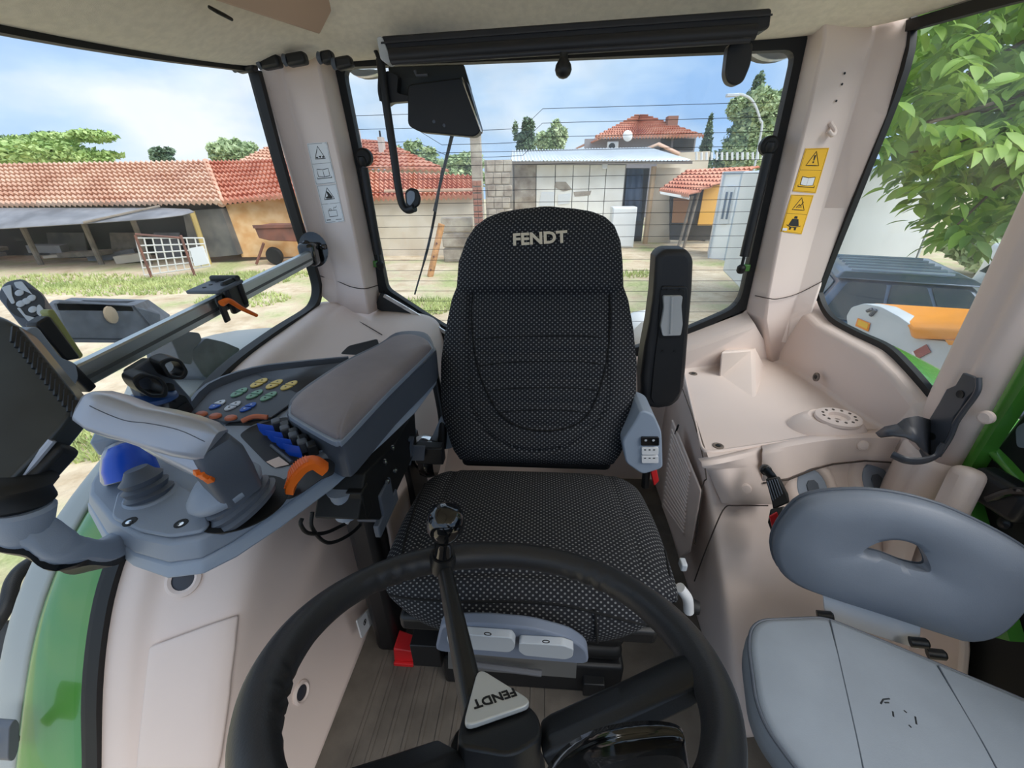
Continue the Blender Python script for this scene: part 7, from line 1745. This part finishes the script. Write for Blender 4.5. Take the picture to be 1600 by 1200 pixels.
for (c, x, y, d) in twigs:
    a0 = rw.random()*2*PI; td = V((math.cos(a0), math.sin(a0), rw.uniform(-.7, .1))).normalized()
    for k in range(7):   # a pinnate leaf: paired leaflets along a stalk
        s = (k//2)*.085; side_ = (-1 if k % 2 else 1) if k < 6 else 0
        sd_ = td.cross(V((0, 0, 1))).normalized()
        ldir = (td*.6+sd_*side_*.9+V((0, 0, rw.uniform(-.5, .05)))).normalized() if side_ else td
        nrm = (V((0, 0, 1))+V((rw.gauss(0, .35), rw.gauss(0, .35), 0))).normalized()
        nrm = (nrm-ldir*nrm.dot(ldir)).normalized()
        M = Matrix((ldir, nrm.cross(ldir), nrm)).transposed().to_4x4(); M.translation = c+td*s
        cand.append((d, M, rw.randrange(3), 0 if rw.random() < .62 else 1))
cand.sort(key=lambda t: t[0])
for i, (d, M, k, q) in enumerate(cand):
    if i < 290:
        o = bpy.data.objects.new('leaf', leaf_data[k*2+q]); COL.objects.link(o); o.parent = wt.e
        o.matrix_parent_inverse = wt.e.matrix_basis.inverted() if False else Matrix.Translation(-V(wt.e.location)); o.matrix_basis = M
    else:
        v_, f_2 = lm[k]; b0_ = len(allv[q]); allv[q] += [M @ V(p_) for p_ in v_]; allf[q] += [tuple(b0_+j for j in f) for f in f_2]
for q in (0, 1):
    o = wt.add(mesh('foliage', allv[q], allf[q], LW[q], fix=False, angle=180)); o['kind'] = 'stuff'
for k in range(26):
    c = twigs[k*19][0]; b0_ = tb0+V((-.3, -.3, 2.6+.08*k))
    wt.add(tube('branch', [b0_, b0_.lerp(c, .5)+V((0, 0, .25)), c], lambda t: .045*(1-.8*t), BARK, n=6))
# darker inner crown behind
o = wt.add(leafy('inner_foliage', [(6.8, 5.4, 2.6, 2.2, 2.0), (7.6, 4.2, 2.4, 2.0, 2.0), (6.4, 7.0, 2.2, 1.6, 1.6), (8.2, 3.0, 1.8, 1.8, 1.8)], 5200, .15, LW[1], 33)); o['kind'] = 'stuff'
tree(1540, 318, 420, 13, 170, 'dark hedge-like tree beyond the white truck body', LEAF_M, 3000, .2, seed=41)

# ================================================================== tractor parts outside the cab
GFEN = mat('fender_grey', (168, 172, 170), .5, var=.05, vscale=4)
prof = [(0.10, -0.60), (0.17, -0.25), (0.25, 0.02), (0.335, 0.16), (0.43, 0.32), (0.52, 0.43), (0.66, 0.53), (0.85, 0.59), (1.1, 0.62), (1.45, 0.62), (1.8, 0.56), (2.1, 0.42)]
for s_, nm in ((-1, 'left'), (1, 'right')):
    fd = Th('rear_fender', (s_*1.0, 1.0, 0.0), 'glossy green rear fender with grey outer edge outside the %s window' % nm, 'fender', 'rear fenders of the tractor')
    ext = .37 if s_ < 0 else -.03
    rz = 0.0 if s_ < 0 else 0.045
    fd.add(sheet('green_fender', [[(s_*.885, y, z+.01+rz), (s_*.90, y, z+.02+rz), (s_*.97, y, z+.022+rz), (s_*1.045, y-.004, z+.012+rz), (s_*1.06, y-.01, z-.03+rz)] for y, z in prof], GREEN, sub=2, angle=180, solid=.01))
    fd.add(sheet('grey_extension', [[(s_*1.055, y, z), (s_*1.10, y, z+.004), (s_*(1.13+ext*min(1, max(0, (y-.95)/.2))), y, z-.012), (s_*(1.14+ext*min(1, max(0, (y-.95)/.2))), y, z-.05)] for y, z in prof], GFEN if s_ < 0 else RUBBER, sub=2, angle=180, solid=.01))
    fd.add(lathe('tyre', [(.5, -.28), (.86, -.27), (.92, -.18), (.93, 0), (.92, .18), (.86, .27), (.5, .28)], (s_*1.22, 1.22, GZ+.95), (1, 0, 0), RUBBER, n=48))
    for k in range(24):
        a = k*PI/12
        fd.add(rbox('tread_lug', V((s_*(1.22+(.12 if k % 2 else -.12)), 1.22+math.cos(a)*.94, GZ+.95+math.sin(a)*.94)), (.26, .06, .06), RUBBER, rot=Matrix.Rotation(a+PI/2, 3, 'X') @ Matrix.Rotation(R(30 if k % 2 else -30), 3, 'Z'), bevel=.008, segs=1))
# tool box with hand hole on the fender
DKP = mat('dusty_plastic', (100, 106, 116), .6, var=.2, vscale=20)
tbx = Th('tool_box', PX(170, 530, -1.45), 'dark plastic tool box with open grip on the fender outside the side window', 'tool box')
def TX(x, y, v): return PX(x, y, v)
XA = -1.42
tbx.add(slab('box_front', [TX(x, y, XA) for x, y in ((84, 474), (92, 468), (205, 476), (252, 490), (252, 532), (110, 530), (96, 505))], (-.02, 0, 0), DKP, bevel=.006))
tbx.add(ringslab('box_top', [TX(84, 474, XA), TX(205, 477, XA), TX(228, 468, XA-.16), TX(112, 465, XA-.16)], [TX(116, 473, XA-.03), TX(198, 474, XA-.03), TX(212, 470, XA-.12), TX(130, 469, XA-.12)], (0, 0, -.02), DKP, smooth=False))
tbx.add(slab('box_end', [TX(205, 477, XA-.005), TX(228, 468, XA-.16), TX(262, 492, XA-.16), TX(252, 532, XA-.005)], (.01, .0, 0), DKP, smooth=False))
tbx.add(lathe('lock_plate', [(.02, 0), (.02, .006), (.008, .01)], TX(172, 492, XA+.002), (1, 0, 0), mat('brass_lock', (196, 176, 150), .5), n=12, sx=1.4))
tbx.add(slab('box_floor', [TX(110, 530, XA), TX(252, 532, XA), TX(270, 522, XA-.2), TX(130, 520, XA-.2)], (0, 0, -.01), DKP, smooth=False))
sbx = Th('side_box', PX(320, 590, -1.05), 'dark grey plastic box on the fender by the window corner', 'box')
sbx.add(slab('box_shell', round_poly([TX(x, y, -1.05) for x, y in ((300, 548), (322, 528), (350, 534), (376, 545), (340, 596), (318, 588), (300, 560))], .01, 3), (-.14, 0, 0), DKP, bevel=.01))
sbx.add(slab('box_latch', round_poly([TX(x, y, -1.04) for x, y in ((264, 526), (292, 518), (312, 520), (316, 532), (302, 546), (300, 570), (282, 566), (274, 545))], .008, 3), (-.08, 0, 0), mat('latch_grey', (96, 102, 112), .5), bevel=.008))
hr = tag(tube('hand_rail', [PX(-30, 1010, -1.2), PX(8, 950, -1.2), PX(22, 905, -1.2), PX(48, 880, -1.2), PX(90, 868, -1.2), PX(130, 850, -1.2)], .014, BLACK, n=12), 'black outside hand rail curving below the monitor arm', 'hand rail')
mk = Th('marker_lamp', PX(12, 1160, -1.0), 'dark side marker lamp at the bottom left edge', 'lamp')
mk.add(slab('lamp_body', round_poly([PX(x, y, -.98) for x, y in ((14, 1135), (24, 1122), (31, 1130), (30, 1170), (22, 1190), (12, 1188))], .01, 3), (-.05, 0, 0), DGREY, bevel=.008)); mk.add(tube('lamp_stem', [PX(-30, 1165, -1.02), PX(20, 1160, -1.02)], .012, BLACK, n=10, smooth_path=False))
# white sheet and red reflector behind the rear window
wt2 = Th('white_tarp', PY(1000, 510, 2.2), 'crumpled white plastic sheet behind the rear window right of the seat', 'plastic sheet')
p = PY(1004, 505, 2.2); wt2.add(lump('sheet_body', (p.x+.03, 2.25, p.z-.05), (.16, .10, .12), WHITE, 9)); wt2.add(rbox('support_block', (p.x+.03, 2.25, p.z-.42), (.3, .2, .5), mat('brick_brown', (158, 128, 112), .8), bevel=.01))
